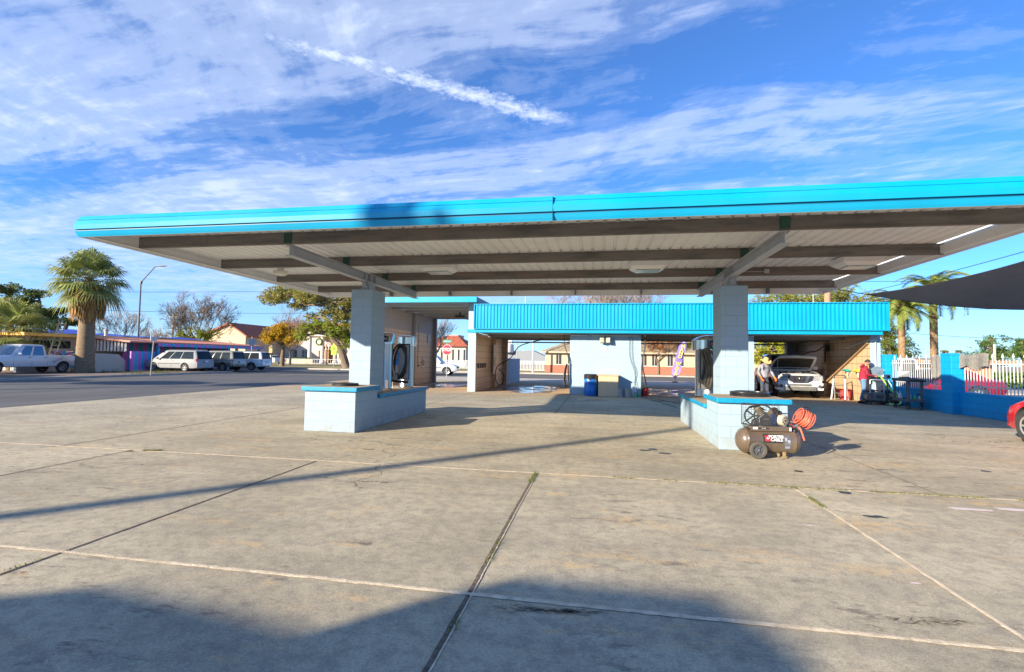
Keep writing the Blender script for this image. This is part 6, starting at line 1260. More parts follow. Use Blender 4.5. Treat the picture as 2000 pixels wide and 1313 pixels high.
def place(u_, v_, Yw, S, corner, rz):
    """put the near rear wheel at a measured ground spot"""
    g_ = at(u_, v_, Y=Yw); dx, dy = corner; c, s_ = math.cos(rz), math.sin(rz); return (g_.x - (c * dx - s_ * dy), Yw - (s_ * dx + c * dy), 0.0)
hz_ = R(179)
vehicle('minivan', 'silver minivan parked nose-in beside the striped building', 'minivan', place(362, 726, 35.0, MINIVAN, (-1.42, .85), hz_), hz_, MINIVAN, P_SILVER, None, 'vehicles parked across the side street', plate=WP)
vehicle('suv', 'dark green and tan two-tone SUV parked between the silver minivan and the white SUV', 'SUV', place(435, 725, 38.0, SUVS, (-1.38, .82), hz_), hz_, SUVS, P_TAN, P_DOLIVE, 'vehicles parked across the side street', plate=LB)
vehicle('suv', 'white SUV parked rightmost in the row across the side street', 'SUV', place(491, 724, 40.9, SUVS, (-1.38, .82), R(188)), R(188), SUVS, P_WHITE, None, 'vehicles parked across the side street', plate=WP)
pk = vehicle('pickup_truck', 'old white crew-cab pickup with a dented bed beside the fan palm', 'pickup truck', (-38.55, 26.7, 0), R(-90), PICKUP, P_WHITE, None, 'vehicles parked across the side street')
b = MB(); rr = random.Random(9)
for k in range(7): x = -1.25 - k * .10; z = .78 + .05 * k; b.cbox((x + rr.uniform(-.04, .04), 1.012, z + rr.uniform(-.05, .05)), (.16, .012, .03), rot=(0, rr.uniform(-.9, .2), 0))
b.build('dent_scrape', mat('bare_scraped_metal', (0.12, 0.13, 0.15), rough=0.6, var=0.4), pk)
b = MB()
for k in range(26): b.cbox((rr.uniform(-2.9, -1.1), rr.uniform(-.7, .7), rr.uniform(.95, 1.5)), (rr.uniform(.2, .7), rr.uniform(.05, .3), rr.uniform(.04, .12)), rot=(rr.uniform(-.5, .5), rr.uniform(-.6, .6), rr.uniform(0, 3)))
o = b.build('scrap_load', mat('rusty_scrap', (0.17, 0.10, 0.07), rough=0.8, var=0.7, scale=3), loc=(-38.55, 26.7, 0)); o.rotation_euler = (0, 0, R(-90)); tag(o, 'heap of scrap wood and metal piled in the bed of the white pickup', 'scrap')
vehicle('sedan', 'white sedan with wide red tail lights at the left edge in front of the pickup', 'sedan', (-36.1, 21.5, 0), R(172), SEDAN, P_WHITE, None, 'vehicles parked across the side street', plate=LB)
g_ = at(540, 707, Y=72); vehicle('sedan', 'small white sedan far off behind the gold-leaved tree trunk', 'sedan', (g_.x - 1.2, 72, 0.02), R(160), SEDAN, P_WHITE)
g_ = at(843, 727, Y=42); vehicle('suv', 'white SUV glimpsed past the left edge of the tall bay opening', 'SUV', (g_.x, 42, -0.09), R(8), SUVS, P_WHITE)
g_ = at(1885, 770, Y=25.0); vehicle('sedan', 'crimson sedan parked behind the white fence', 'sedan', (g_.x - 1.0, 25.6, -0.10), R(172), SEDAN, P_RED2)
g_ = at(1765, 750, Y=29); vehicle('pickup_truck', 'white pickup parked behind the fence beyond the crimson sedan', 'pickup truck', (g_.x, 30.0, -0.10), R(175), dict(PICKUP, cabs=[dict(PICKUP['cabs'][0], glass=GLASS, fglass=GLASS)]), P_WHITE)
RC = dict(SEDAN, L=4.5, wr=.335, top=[(-2.25, .80), (-2.2, .95), (-1.0, .97), (0.9, .95), (1.5, .86), (1.95, .72), (2.2, .55), (2.25, .42)], xw=(1.37, -1.25), bz=(.26, .46), zb=.19, taper=.3)
vehicle('compact_car', 'bright red car cut off by the right edge of the picture', 'car', (9.12, 9.73, 0), R(90), RC, P_RED, lights=False)

rc_ = [o for o in bpy.data.objects if o.name == 'compact_car'][0]
for sy in (-1, 1): b = MB(); b.loft([[(1.95, sy * .58, .60), (1.95, sy * .76, .60), (1.88, sy * .78, .70), (1.86, sy * .60, .72)], [(2.14, sy * .50, .56), (2.08, sy * .68, .56), (2.02, sy * .70, .64), (2.04, sy * .52, .66)]], smooth=False); b.build('headlight', LAMP_W, rc_, bevel=0.01)
# white truck with its bonnet up, nose towards the lot
TS = dict(L=5.4, W=1.88, xw=(1.72, -1.50), wr=.385, zb=.40, steer=14, top=[(-2.7, 1.0), (-2.65, 1.15), (-.6, 1.17), (.65, 1.13), (.95, 1.09), (1.8, 1.05), (2.35, .97), (2.6, .86), (2.7, .62)], cabs=[dict(x=(1.15, -1.35, .35, -1.15, 1.10, 1.76), side=[(.17, .48), (.54, .88)], w=(.85, .70), fglass=GLASS)], seams=[.85, -.15, -1.1], handles=[.0, -.95], mirror=(.78, 1.2), cuts=[((1.0, -.70, .72), (2.36, .70, 1.5)), ((-2.55, -.72, .72), (-1.40, .72, 1.6))], bz=(.46, .70), spokes=6, handle_m=PLASTIC)
wt_ = vehicle('pickup_truck', 'white pickup with raised bonnet facing out of the right wash bay', 'pickup truck', (8.72, 25.05, 0), R(-97), TS, P_WHITE, None, None, lights=False)
b = MB(); b.box((1.02, -.69, .70), (2.34, .69, .74)); rr = random.Random(4)
for k in range(40): b.cbox((rr.uniform(1.15, 2.25), rr.uniform(-.6, .6), rr.uniform(.80, .98)), (rr.uniform(.08, .4), rr.uniform(.08, .35), rr.uniform(.06, .18)), rr.choice((0, 0, 0, 1, 2)), rot=(0, 0, rr.uniform(0, 3)))
for k in range(8): b.tube(hose_path([(rr.uniform(1.1, 2.2), rr.uniform(-.6, .6), .95), (rr.uniform(1.3, 2.0), rr.uniform(-.5, .5), 1.03), (rr.uniform(1.1, 2.2), rr.uniform(-.6, .6), .95)]), 0.025, 6)
b.build('engine', [BLACK, ALU, PLASTIC], wt_, bevel=0)
# bonnet: hinge at the cowl, free edge raised
Mh_ = Matrix.Translation((0.98, 0, 1.13)) @ Matrix.Rotation(R(-25), 4, 'Y')
rows = []
for i in range(13):
    f = i / 12; x = 1.38 * f; w = 0.82 - .10 * f ** 3; rows.append([(x, y * w, .03 * (1 - y * y) - .05 * f ** 4 + (-.03 if abs(y) == 1 else 0)) for y in [-1, -.9, -.6, -.3, 0, .3, .6, .9, 1]])
b = MB(); b.add([p for r in rows for p in r], [(i * 9 + j, i * 9 + j + 1, (i + 1) * 9 + j + 1, (i + 1) * 9 + j) for i in range(12) for j in range(8)], 0, True, Mh_)
# underside frame: broad pressed border round dark liner
und = [[(x, y, z - .035) for x, y, z in r] for r in rows]
fs = [(i * 9 + j, (i + 1) * 9 + j, (i + 1) * 9 + j + 1, i * 9 + j + 1) for i in range(12) for j in range(8)]
ms = [0 if (i < 2 or i > 9 or j in (0, 7)) else 1 for i in range(12) for j in range(8)]
b.add([p for r in und for p in r], fs, ms, True, Mh_)
for i in range(12): b.add([rows[i][0], rows[i + 1][0], und[i + 1][0], und[i][0]], [(0, 1, 2, 3)], 0, False, Mh_); b.add([rows[i][8], rows[i + 1][8], und[i + 1][8], und[i][8]], [(0, 1, 2, 3)], 0, False, Mh_)
for j in range(8): b.add([rows[12][j], rows[12][j + 1], und[12][j + 1], und[12][j]], [(0, 1, 2, 3)], 0, False, Mh_)
bo = b.build('bonnet', [P_WHITE, mat('dark_bonnet_liner', (0.05, 0.045, 0.04), rough=0.9, var=0.5, scale=4)], wt_, sharp=50)
b = MB(); b.tube([Mh_ @ Vector((1.1, -.66, -.05)), Vector((1.95, -.70, .98))], 0.012, 6); b.build('bonnet_stay', GALV, bo)
b = MB(); b.box((2.45, -.84, .50), (2.74, .84, .635), 0); b.build('front_mask', P_WHITE, wt_, bevel=0.05)
b = MB(); b.prism([(-.46, .90), (.46, .90), (.42, .70), (.30, .638), (-.30, .638), (-.42, .70)], 'x', 2.66, 2.765); b.build('grille', BLACK, wt_, bevel=0.01)
b = MB()
for sy in (-1, 1): b.prism([(sy * .16, .63), (sy * .24, .63), (sy * .34, .89), (sy * .24, .89)][::sy], 'x', 2.66, 2.79)
b.prism([(-.30, .615), (.30, .615), (.28, .645), (-.28, .645)], 'x', 2.66, 2.785)
b.lathe([(.052, 0), (.066, .012), (.052, .02)], axis='x', n=20, M=Matrix.Translation((2.768, 0, .775))); b.cbox((2.785, 0, .775), (.02, .19, .028)); b.build('chrome_struts', CHROME, wt_, bevel=0)
for sy in (-1, 1):
    b = MB(); b.loft([[(2.60, sy * .42, .68), (2.60, sy * .42, .88), (2.42, sy * .86, .92), (2.38, sy * .90, .75), (2.45, sy * .86, .70)], [(2.75, sy * .43, .69), (2.72, sy * .43, .88), (2.56, sy * .85, .90), (2.52, sy * .89, .76), (2.62, sy * .84, .70)]], smooth=False); b.build('headlight', LAMP_W, wt_, bevel=0.012)
    b = MB(); b.lathe([(0, 0), (.055, .004), (.06, -.03)], axis='x', n=14, M=Matrix.Translation((2.755, sy * .70, .50))); b.build('fog_light', PLASTIC, wt_)
b = MB(); b.box((2.62, -.55, .32), (2.80, .55, .48)); b.box((2.70, -.40, .495), (2.775, .40, .585)); b.cbox((2.795, 0, .40), (.03, .34, .06)); b.cbox((2.795, -.40, .40), (.03, .18, .08)); b.cbox((2.795, .40, .40), (.03, .18, .08)); b.build('skid_panel', mat('grey_bumper_plastic', (0.12, 0.12, 0.11), rough=0.6, var=0.2), wt_, bevel=0.02)
b = MB(); b.box((2.30, -.86, .33), (2.66, .86, .44)); b.build('lower_valance', P_WHITE, wt_, bevel=0.03)
wt_.scale = (1.02, 1.03, 1.07)
# ------------------------------------------------------------------ vegetation
def leaf_cloud(b, blobs, n, size, rng, hollow=0.35, aspect=1.0, droop=0.0, clump=0.0):
    """many small leaf faces through the volume of each blob; gaps come from a 3-d noise"""
    tot = sum(r[0] * r[1] * r[2] for _, r in blobs) or 1
    for c, r in blobs:
        k = int(n * (r[0] * r[1] * r[2]) / tot); c = Vector(c); i = 0; tries = 0
        while i < k and tries < k * 12:
            tries += 1
            d = Vector((rng.gauss(0, 1), rng.gauss(0, 1), rng.gauss(0, 1))).normalized(); q = hollow + (1 - hollow) * rng.random() ** 0.6; edge_ = 1 + 0.22 * mnoise.noise(d * 2.2 + c)
            p = c + Vector((d.x * r[0], d.y * r[1], d.z * r[2])) * q * edge_
            if clump and mnoise.noise(p * clump) < -0.02: continue
            s_ = size * rng.uniform(0.6, 1.3); a = Vector((rng.gauss(0, 1), rng.gauss(0, 1), rng.gauss(0, .6) - droop)).normalized(); e = a.orthogonal().normalized(); e = Quaternion(a, rng.uniform(0, 6.28)) @ e
            h1 = a * s_ * aspect; h2 = e * s_ * 0.5
            o = len(b.v); b.v += [tuple(p - h1 * .5), tuple(p + h2 * .5), tuple(p + h1 * .5), tuple(p - h2 * .5)]; b.f.append((o, o + 1, o + 2, o + 3)); b.m.append(0); b.sm.append(False); i += 1
def twig(b, p, d, L_, r, depth, rng, spread=0.6, up=0.12, n=5, sides=5):
    pts = [p]; rs = [r]; q = Vector(p); dd = Vector(d).normalized()
    for i in range(n):
        dd = (dd + Vector((rng.gauss(0, .13), rng.gauss(0, .13), rng.gauss(0, .10) + up * .3))).normalized(); q = q + dd * L_ / n; pts.append(q.copy()); rs.append(max(r * (1 - 0.55 * (i + 1) / n), 0.013))
    b.tube(pts, rs, sides, caps=False)
    if depth > 0:
        for k in range(rng.choice((3, 4)) if depth > 1 else 4):
            i = rng.randint(2, n); ax = Vector((rng.gauss(0, 1), rng.gauss(0, 1), rng.gauss(0, 1))).normalized(); nd = (dd + ax * spread + Vector((0, 0, up))).normalized(); twig(b, pts[i], nd, L_ * rng.uniform(.55, .8), rs[i] * .65, depth - 1, rng, spread, up, max(3, n - 1), max(3, sides - 1))
    return pts
def tree(name, label, loc, trunk_pts, r0, blobs, n, size, bark, leaf, seed, limbs=True, twigs=0, group=None, cat='tree', hollow=.3, clump=0.0, leaf2=None, blobs2=None, n2=0, aspect=1.0, r1=None, droop=0.0):
    t = thing(name, label, cat, loc, 0, group); rng = random.Random(seed); b = MB(); P_ = [Vector(p) for p in trunk_pts]; k = len(P_)
    b.tube(hose_path(P_, 5), [r0 * (1.25 if i == 0 else 1) * (1 - .55 * i / (5 * k)) if r1 is None else r0 + (r1 - r0) * i / ((k - 1) * 5) for i in range((k - 1) * 5 + 1)], 10)
    if limbs:
        for c, r in blobs + (blobs2 or []):
            c = Vector(c); s = min(P_[max(0, k // 2 - 1):], key=lambda q: (q - c).length if q.z < c.z + .3 else 99 + q.z); mid = s.lerp(c, .5) + Vector((0, 0, .15 * (c - s).length * rng.uniform(-.3, .8))); b.tube(hose_path([s, mid, c], 5), [r0 * .5 * (1 - .75 * i / 10) for i in range(11)], 7)
            for q in range(3 + twigs):
                d = Vector((rng.gauss(0, 1), rng.gauss(0, 1), rng.gauss(.2, .7))).normalized(); e = c + Vector((d.x * r[0], d.y * r[1], d.z * r[2])) * (.8 if not twigs else 1.05); b.tube(hose_path([mid.lerp(c, rng.random()), c.lerp(e, .4) + d.orthogonal() * .1 * r[0], e], 4), [r0 * .2 * (1 - .8 * i / 8) for i in range(9)], 5)
    b.build('trunk', bark, t)
    if n: 
        b = MB(); leaf_cloud(b, blobs, n, size, rng, hollow, aspect, droop, clump); b.build('crown', leaf, t)
    if n2:
        b = MB(); leaf_cloud(b, blobs2, n2, size, rng, hollow, aspect, droop, clump); b.build('crown', leaf2, t)
    return t
def bare_tree(name, label, loc, h, seed, bark, r=.12, depth=4, spread=.62, lean=(0, 0), n_main=5, group=None, leaf=None, blobs=None, n=0, size=.2, trunk=.25):
    t = thing(name, label, 'tree', loc, 0, group); rng = random.Random(seed); b = MB(); top = Vector((lean[0], lean[1], h * trunk)); b.tube(hose_path([(0, 0, -.1), top * .5 + Vector((.05, 0, 0)), top], 4), [r * 1.3, r * 1.2, r * 1.15, r * 1.1, r, r * .97, r * .95, r * .93, r * .9], 9)
    for k in range(n_main):
        a = 2 * math.pi * (k + rng.random() * .5) / n_main; d = Vector((math.cos(a) * .75, math.sin(a) * .75, rng.uniform(.5, 1.0))); twig(b, top, d, h * .36, r * .6, depth, rng, spread, .18, 6)
    b.build('trunk', bark, t)
    if n: b = MB(); leaf_cloud(b, blobs, n, size, rng, .2, 1.0, 0, 1.1); b.build('crown', leaf, t)
    return t
def fan_palm(name, label, loc, h, r, crown, seed, fronds=46, skirt=True, flen=1.5, zc=None, lean=0.0, leafm=PALMGREEN, group=None, sk=1.9, trunk_r1=None):
    t = thing(name, label, 'palm tree', loc, 0, group); rng = random.Random(seed); b = MB(); n = 26; rs = []
    pts = []
    for i in range(n + 1): f = i / n; pts.append((lean * f, 0, h * f)); rs.append((r * (1.32 - .5 * min(1, f * 1.6)) if trunk_r1 is None else r + (trunk_r1 - r) * f) * (1 + .035 * (i % 2)))
    b.tube(pts, rs, 20); b.build('trunk', PALMBARK, t)
    top = Vector((lean, 0, h)); g = MB(); dk = MB(); st = MB()
    for k in range(fronds):
        f = k / fronds; el = R(86 - 132 * f ** 0.8 + rng.uniform(-7, 7)); az = k * 2.39996 + rng.uniform(-.2, .2); L_ = flen * rng.uniform(.85, 1.1)
        hd = Vector((math.cos(az), math.sin(az), 0)); d = hd * math.cos(el) + Vector((0, 0, math.sin(el))); pet = L_ * .60; p1 = top + d * pet + Vector((0, 0, -.10 * (1 - f))); st.tube([top, top + d * pet * .5 + Vector((0, 0, .03)), p1], [.022, .017, .012], 4, caps=False)
        tgt = dk if el < R(-30) and rng.random() < .6 else g; side = d.cross(Vector((0, 0, 1))).normalized(); nb = 26
        for j in range(nb):
            a = R(-112 + 224 * j / (nb - 1)); bl = L_ * (.72 - .22 * abs(a) / R(112)) * rng.uniform(.88, 1.08); u = (d * math.cos(a) + side * math.sin(a)).normalized(); w = .030 * L_ / 1.5
            mid = p1 + u * bl * .55 + Vector((0, 0, -.02)); tip = p1 + u * bl * .88 + Vector((0, 0, -bl * rng.uniform(.22, .5))); s2 = u.cross(d.cross(side)).normalized() * w if u.cross(d.cross(side)).length > .01 else side * w
            o = len(tgt.v); tgt.v += [tuple(p1), tuple(mid + s2), tuple(tip), tuple(mid - s2)]; tgt.f += [(o, o + 1, o + 2, o + 3)]; tgt.m.append(0); tgt.sm.append(False)
    st.build('frond_stalks', mat('palm_stalk', (0.22, 0.20, 0.07), rough=0.6, var=.2), t); g.build('crown', leafm, t)
    if dk.v: dk.build('dry_fronds', STRAW, t)
    if skirt:
        s_ = MB()
        for k in range(1500):
            az = rng.uniform(0, 6.28); z0 = h - .15 - rng.random() ** .8 * sk * .72; rr_ = r * .8 + (.10 + .52 * math.sin(min(1, max(0, (h - z0) / sk)) * 2.6 + .25)) * rng.uniform(.7, 1.0); ln = rng.uniform(.35, .75); p0 = Vector((lean * z0 / h + rr_ * math.cos(az), rr_ * math.sin(az), z0)); p1 = p0 + Vector((math.cos(az) * rng.uniform(-.12, .08), math.sin(az) * rng.uniform(-.12, .08), -ln)); tt = Vector((-math.sin(az), math.cos(az), rng.uniform(-.3, .3))) * rng.uniform(.02, .045)
            o = len(s_.v); s_.v += [tuple(p0 - tt), tuple(p0 + tt), tuple(p1 + tt * .4), tuple(p1 - tt * .4)]; s_.f.append((o, o + 1, o + 2, o + 3)); s_.m.append(0); s_.sm.append(False)
        s_.build('dead_frond_skirt', STRAW, t)
    return t
def date_palm(name, label, loc, h, r, seed, fronds=44, L_=2.6, group=None):
    t = thing(name, label, 'palm tree', loc, 0, group); rng = random.Random(seed); b = MB(); n = 36; b.tube([(.0, 0, h * i / n) for i in range(n + 1)], [r * (1 + .07 * (i % 2)) * (1.15 - .2 * min(1, i / 6)) for i in range(n + 1)], 16)
    b.lathe([(r, 0), (r * 1.6, .3), (r * 1.75, .6), (r * 1.2, .9), (0, 1.0)], c=(0, 0, h - .35), n=14); b.build('trunk', DATEBARK, t)
    top = Vector((0, 0, h + .25)); g = MB()
    for k in range(fronds):
        f = k / fronds; el = R(80 - 95 * f + rng.uniform(-8, 8)); az = k * 2.39996; hd = Vector((math.cos(az), math.sin(az), 0)); side = Vector((-hd.y, hd.x, 0)); ln = L_ * rng.uniform(.85, 1.1); pts = []; e = el; p = top.copy(); m_ = 14
        for i in range(m_ + 1):
            pts.append(p.copy()); p = p + (hd * math.cos(e) + Vector((0, 0, math.sin(e)))) * ln / m_; e -= R(9.5 - 2 * f) * (0.5 + i / m_)
        g.tube(pts, [.03 * (1 - .8 * i / m_) + .004 for i in range(m_ + 1)], 4, caps=False)
        for i in range(2, m_ * 2):
            q = i / 2; a_ = pts[int(q)].lerp(pts[min(m_, int(q) + 1)], q % 1); ll = .42 * math.sin(min(1, (i + 2) / (m_ * 2) * 1.1) * 2.7) * L_ / 2.6 + .1; dr = (pts[min(m_, int(q) + 1)] - pts[int(q)]); dr = dr.normalized() if dr.length > 0 else hd
            for sy in (-1, 1):
                u = (side * sy * .85 + dr * .55 + Vector((0, 0, -.25 + .2 * rng.random()))).normalized(); w = dr * .045; tip = a_ + u * ll; o = len(g.v); g.v += [tuple(a_ - w), tuple(a_ + w), tuple(tip + Vector((0, 0, -ll * .15)))]; g.f.append((o, o + 1, o + 2)); g.m.append(0); g.sm.append(False)
    g.build('crown', DATEGREEN, t); return t

fan_palm('fan_palm', 'stout fan palm with a straw coloured dead-frond skirt across the side street', (-36.45, 29.2, 0), 7.6 - .9, 0.58, None, 11, fronds=58, flen=2.35, sk=3.2, trunk_r1=0.36)
fan_palm('fan_palm', 'low young fan palm spreading over the white pickup cab', (-44.5, 30.2, 0), 3.0, 0.30, None, 5, fronds=44, skirt=False, flen=2.7, trunk_r1=.25)
date_palm('date_palm', 'shorter date palm behind the fence near the ribbed fascia', (at(1762, 700, Y=36).x, 36, 0), 5.0, .20, 3, L_=2.5, group='date palms behind the fence')
date_palm('date_palm', 'taller date palm behind the fence under the shade sail', (at(1825, 700, Y=38).x, 38, 0), 6.3, .23, 8, L_=2.7, group='date palms behind the fence')
def V(u_, v_, Y_, base):  # point relative to a tree base
    p = at(u_, v_, Y=Y_); return (p.x - base[0], p.y - base[1], p.z - base[2])
# leaning desert pine left of the column
base = (at(677, 716, Y=56).x, 56.0, 0)
tp = [(0, 0, -.1), V(668, 690, 56, base), V(648, 655, 56, base), V(652, 632, 56, base), V(658, 612, 55.5, base), V(655, 592, 55.5, base)]
bl = []
for (x, y, dy, rx, rz) in ((700, 575, 0, 1.6, .8), (712, 600, 1, 1.4, .8), (548, 575, -1, 1.5, .7), (530, 583, 0, 1.2, .55), (572, 572, 1, 1.6, .6), (600, 578, -2, 1.4, .6), (585, 596, 0, 1.1, .5), (628, 585, 1, 1.3, .6), (665, 590, 0, 1.5, .8), (690, 600, 1, 1.4, .9), (640, 610, -1, 1.0, .5), (676, 618, 0, 1.3, .6), (612, 620, 1, .9, .4)):
    c = V(x, y, 56 + dy, base); bl.append((c, (rx * 1.5, rx * 1.2, rz * 1.75)))
b2 = [(V(x, y, 56 + dy, base), (rx * 1.3, rx, rz * 1.45)) for (x, y, dy, rx, rz) in ((705, 640, 0, 1.5, .9), (700, 670, 1, 1.3, .8), (600, 643, -1, 1.2, .6), (625, 636, 0, 1.3, .6), (655, 645, 0, 1.5, .9), (680, 655, 1, 1.3, .9), (590, 657, -1, .8, .5), (672, 672, 0, .9, .5))]
tree('desert_pine', 'leaning olive green pine with forked dark limbs left of the canopy column', base, tp, .50, bl, 34000, .19, BARK, leaf_mat('pine_olive', (.36, .35, .08), (.50, .45, .12), (.18, .17, .06), .4), 21, leaf2=leaf_mat('pine_fresh', (.27, .34, .04), (.40, .44, .06), (.15, .19, .03), .4), blobs2=b2, n2=17000, twigs=5, hollow=.0, clump=1.5, aspect=1.5)
base = (at(551, 713, Y=58).x, 58, 0)
tree('autumn_tree', 'round golden leaved tree with grey forked trunk in front of the cream building', base, [(0, 0, -.1), (0, 0, 1.0), (.05, 0, 1.8), (.1, 0, 2.6)], .34, [(V(545, 652, 58, base), (2.0, 1.8, 1.3)), (V(528, 660, 57, base), (1.4, 1.4, 1.0)), (V(570, 662, 58, base), (1.6, 1.5, 1.0)), (V(556, 642, 59, base), (1.3, 1.3, .9))], 9000, .20, BARK, GOLD, 31, twigs=4, clump=1.4, hollow=.1)
bare_tree('bare_tree', 'grey bare tree with rusty leaves behind the golden tree', (at(566, 713, Y=66).x, 66, 0), 8.2, 41, BARK_L, .16, 4, leaf=RUST, blobs=[(V(575, 640, 66, (at(566, 713, Y=66).x, 66, 0)), (3.0, 2, 1.5))], n=2600, size=.2)
bb_ = (at(388, 716, Y=56).x, 56, 0)
bare_tree('bare_tree', 'large bare spreading tree with yellow green undergrowth behind the striped awning', bb_, 8.8, 43, BARK, .24, 5, spread=.68, n_main=6, leaf=YELLOWG, blobs=[(V(380, 655, 55, bb_), (2.1, 1.5, 1.1)), (V(362, 662, 55, bb_), (1.6, 1.4, .9)), (V(408, 655, 56, bb_), (1.7, 1.4, 1.0))], n=3400, size=.2)
bare_tree('bare_tree', 'pale bare tree behind the blue tarpaulin roof', (at(238, 700, Y=50).x, 50, 0), 6.6, 47, BARK_L, .16, 4, n_main=5)
bare_tree('bare_tree', 'low brownish bare tree beside the leaning wooden pole', (at(305, 700, Y=60).x, 60, 0), 5.2, 48, BARK_L, .16, 4, n_main=5, leaf=RUST, blobs=[((0, 0, 3.2), (2.6, 2.2, 1.2))], n=900, size=.14)
bare_tree('bare_tree', 'left of the two bare trees rising above the ribbed cyan fascia', (at(1160, 700, Y=60).x, 60, 0), 11.0, 51, BARK_L, .20, 5, n_main=6, spread=.7)
bare_tree('bare_tree', 'right of the two bare trees rising above the ribbed cyan fascia', (at(1215, 700, Y=62).x, 62, 0), 11.2, 52, BARK_L, .20, 5, n_main=6, spread=.7)
bare_tree('bare_tree', 'small bare rust coloured tree past the tall bay opening', (at(850, 700, Y=66).x, 66, 0), 7.0, 53, BARK_L, .14, 4, leaf=RUST, blobs=[((0, 0, 4.5), (1.8, 1.8, 1.2))], n=700, size=.18)
bare_tree('bare_tree', 'autumn brown tree in front of the shingled house behind the middle bay', (at(1285, 722, Y=54).x, 54, 0), 5.2, 55, BARK, .15, 4, leaf=RUST, blobs=[((0, 0, 3.4), (2.2, 2.0, 1.3))], n=1500, size=.18)
base = (at(1350, 722, Y=56).x, 56, 0)
tree('roadside_tree', 'low yellow green shrub tree beyond the purple flag', base, [(0, 0, 0), (0, 0, 1.4), (0, 0, 2.4)], .18, [((0, 0, 3.0), (1.8, 1.8, 1.0)), ((1.6, 0, 2.8), (1.4, 1.4, .9))], 3000, .2, BARK, YELLOWG, 61, clump=1.2)
base = (at(1500, 725, Y=44).x, 44, 0)
tree('roadside_tree', 'bright yellow green tree framed by the right wash bay', base, [(0, 0, 0), (0, 0, 1.3), (0, 0, 2.2)], .22, [((0, 0, 2.6), (1.7, 1.5, 1.2)), ((1.6, .5, 2.9), (1.5, 1.5, 1.2)), ((-1.4, 0, 2.3), (1.3, 1.3, .9)), ((.5, 0, 3.6), (1.6, 1.4, .9)), ((-.3, -.5, 1.5), (1.2, 1.0, .6))], 12000, .17, BARK, YELLOWG, 62, clump=1.5)
base = (at(1585, 700, Y=52).x, 52, 0)
pvb = [(V(x, y, 52 + d, base), (rx, rx, rz)) for x, y, d, rx, rz in ((1500, 590, 0, 2.0, 1.2), (1540, 582, 1, 2.6, 1.3), (1590, 580, -1, 2.8, 1.5), (1635, 580, 0, 2.8, 1.5), (1680, 588, 1, 2.3, 1.2), (1710, 600, 0, 1.9, 1.1), (1600, 600, 0, 3.0, 1.4), (1655, 610, 0, 2.6, 1.4))]
PALO = leaf_mat('palo_verde_feather', (.30, .31, .06), (.40, .38, .09), (.20, .22, .05), .4)
tree('palo_verde', 'wide feathery yellow green palo verde behind the right end of the fascia', base, [(0, 0, 0), (.1, 0, 2.5), (.2, 0, 4.0)], .30, pvb, 15000, .15, mat('green_bark', (.20, .20, .08), rough=.8), PALO, 63, clump=.9, hollow=0.0, aspect=1.8, twigs=4)
base = (at(1738, 705, Y=44).x, 44, 0)
tree('palo_verde', 'drooping feathery green tree between the wash bays and the brick house', base, [(0, 0, 0), (0, 0, 1.5), (0, 0, 2.5)], .2, [((0, 0, 3.2), (1.5, 1.4, 1.5)), ((.9, 0, 2.4), (1.2, 1.2, 1.1)), ((-.8, 0, 4.2), (1.4, 1.2, 1.0))], 6500, .13, BARK, leaf_mat('mesquite_green', (.14, .19, .03), (.22, .26, .05), None, .35), 64, clump=1.2, hollow=0.0, aspect=1.8)
for k, (u_, vt, Y_, w, h, lb, mt) in enumerate(((1935, 653, 62, 2.9, 2.3, 'layered dark conifer behind the hedge', DARKGREEN), (1997, 660, 74, 2.2, 1.7, 'dark round conifer at the right edge', DARKGREEN), (1848, 684, 95, 1.3, 1.0, 'tiny far tree left of the pale utility mast', OLIVE), (1874, 684, 95, 1.3, 1.0, 'tiny far tree above the wide grey towel', OLIVE))):
    base = (at(u_, 705, Y=Y_).x, Y_, 0); top = at(u_, vt, Y=Y_).z; n = 5 if k < 2 else 3
    bl = [((random.Random(k * 9 + i).uniform(-.25, .25) * w, 0, top - h * .25 - (h * 1.3) * i / n), (w * (.35 + .65 * (i + 1) / n), w * (.35 + .6 * (i + 1) / n), h * .26)) for i in range(n)]
    tree('conifer', lb, base, [(0, 0, 0), (0, 0, top * .5), (0, 0, top * .9)], .22, bl, 6000 if k < 2 else 1400, .2 if k < 2 else .22, BARK, mt, 70 + k, clump=.9, hollow=.1)
for k, (u_, vt, Y_, w, h, lb) in enumerate(((15, 557, 42, 3.3, 4.6, 'tall dark pine at the left edge behind the young palm'), (70, 567, 46, 2.9, 3.6, 'dark pine between the left-edge pine and the fan palm'), (125, 622, 50, 2.2, 2.3, 'dark tree partly hidden behind the stout fan palm'))):
    base = (at(u_, 700, Y=Y_).x, Y_, 0); top = at(u_, vt, Y=Y_).z; r_ = random.Random(k + 3)
    bl = [((r_.uniform(-.8, .8) * w, r_.uniform(-.4, .4) * w, top - .5 - h * r_.random()), (w * r_.uniform(.35, .6), w * .45, h * .17)) for i in range(9)] + [((0, 0, top - .45), (w * .5, w * .5, .55))]
    tree('pine_tree', lb, base, [(0, 0, 0), (0, 0, top * .5), (0, 0, top * .85)], .3, bl, 9000, .22, BARK, leaf_mat('pine_dark_green', (.055, .12, .025), (.12, .18, .035), (.25, .22, .05), .25), 80 + k, clump=.8, hollow=.1, aspect=1.4)
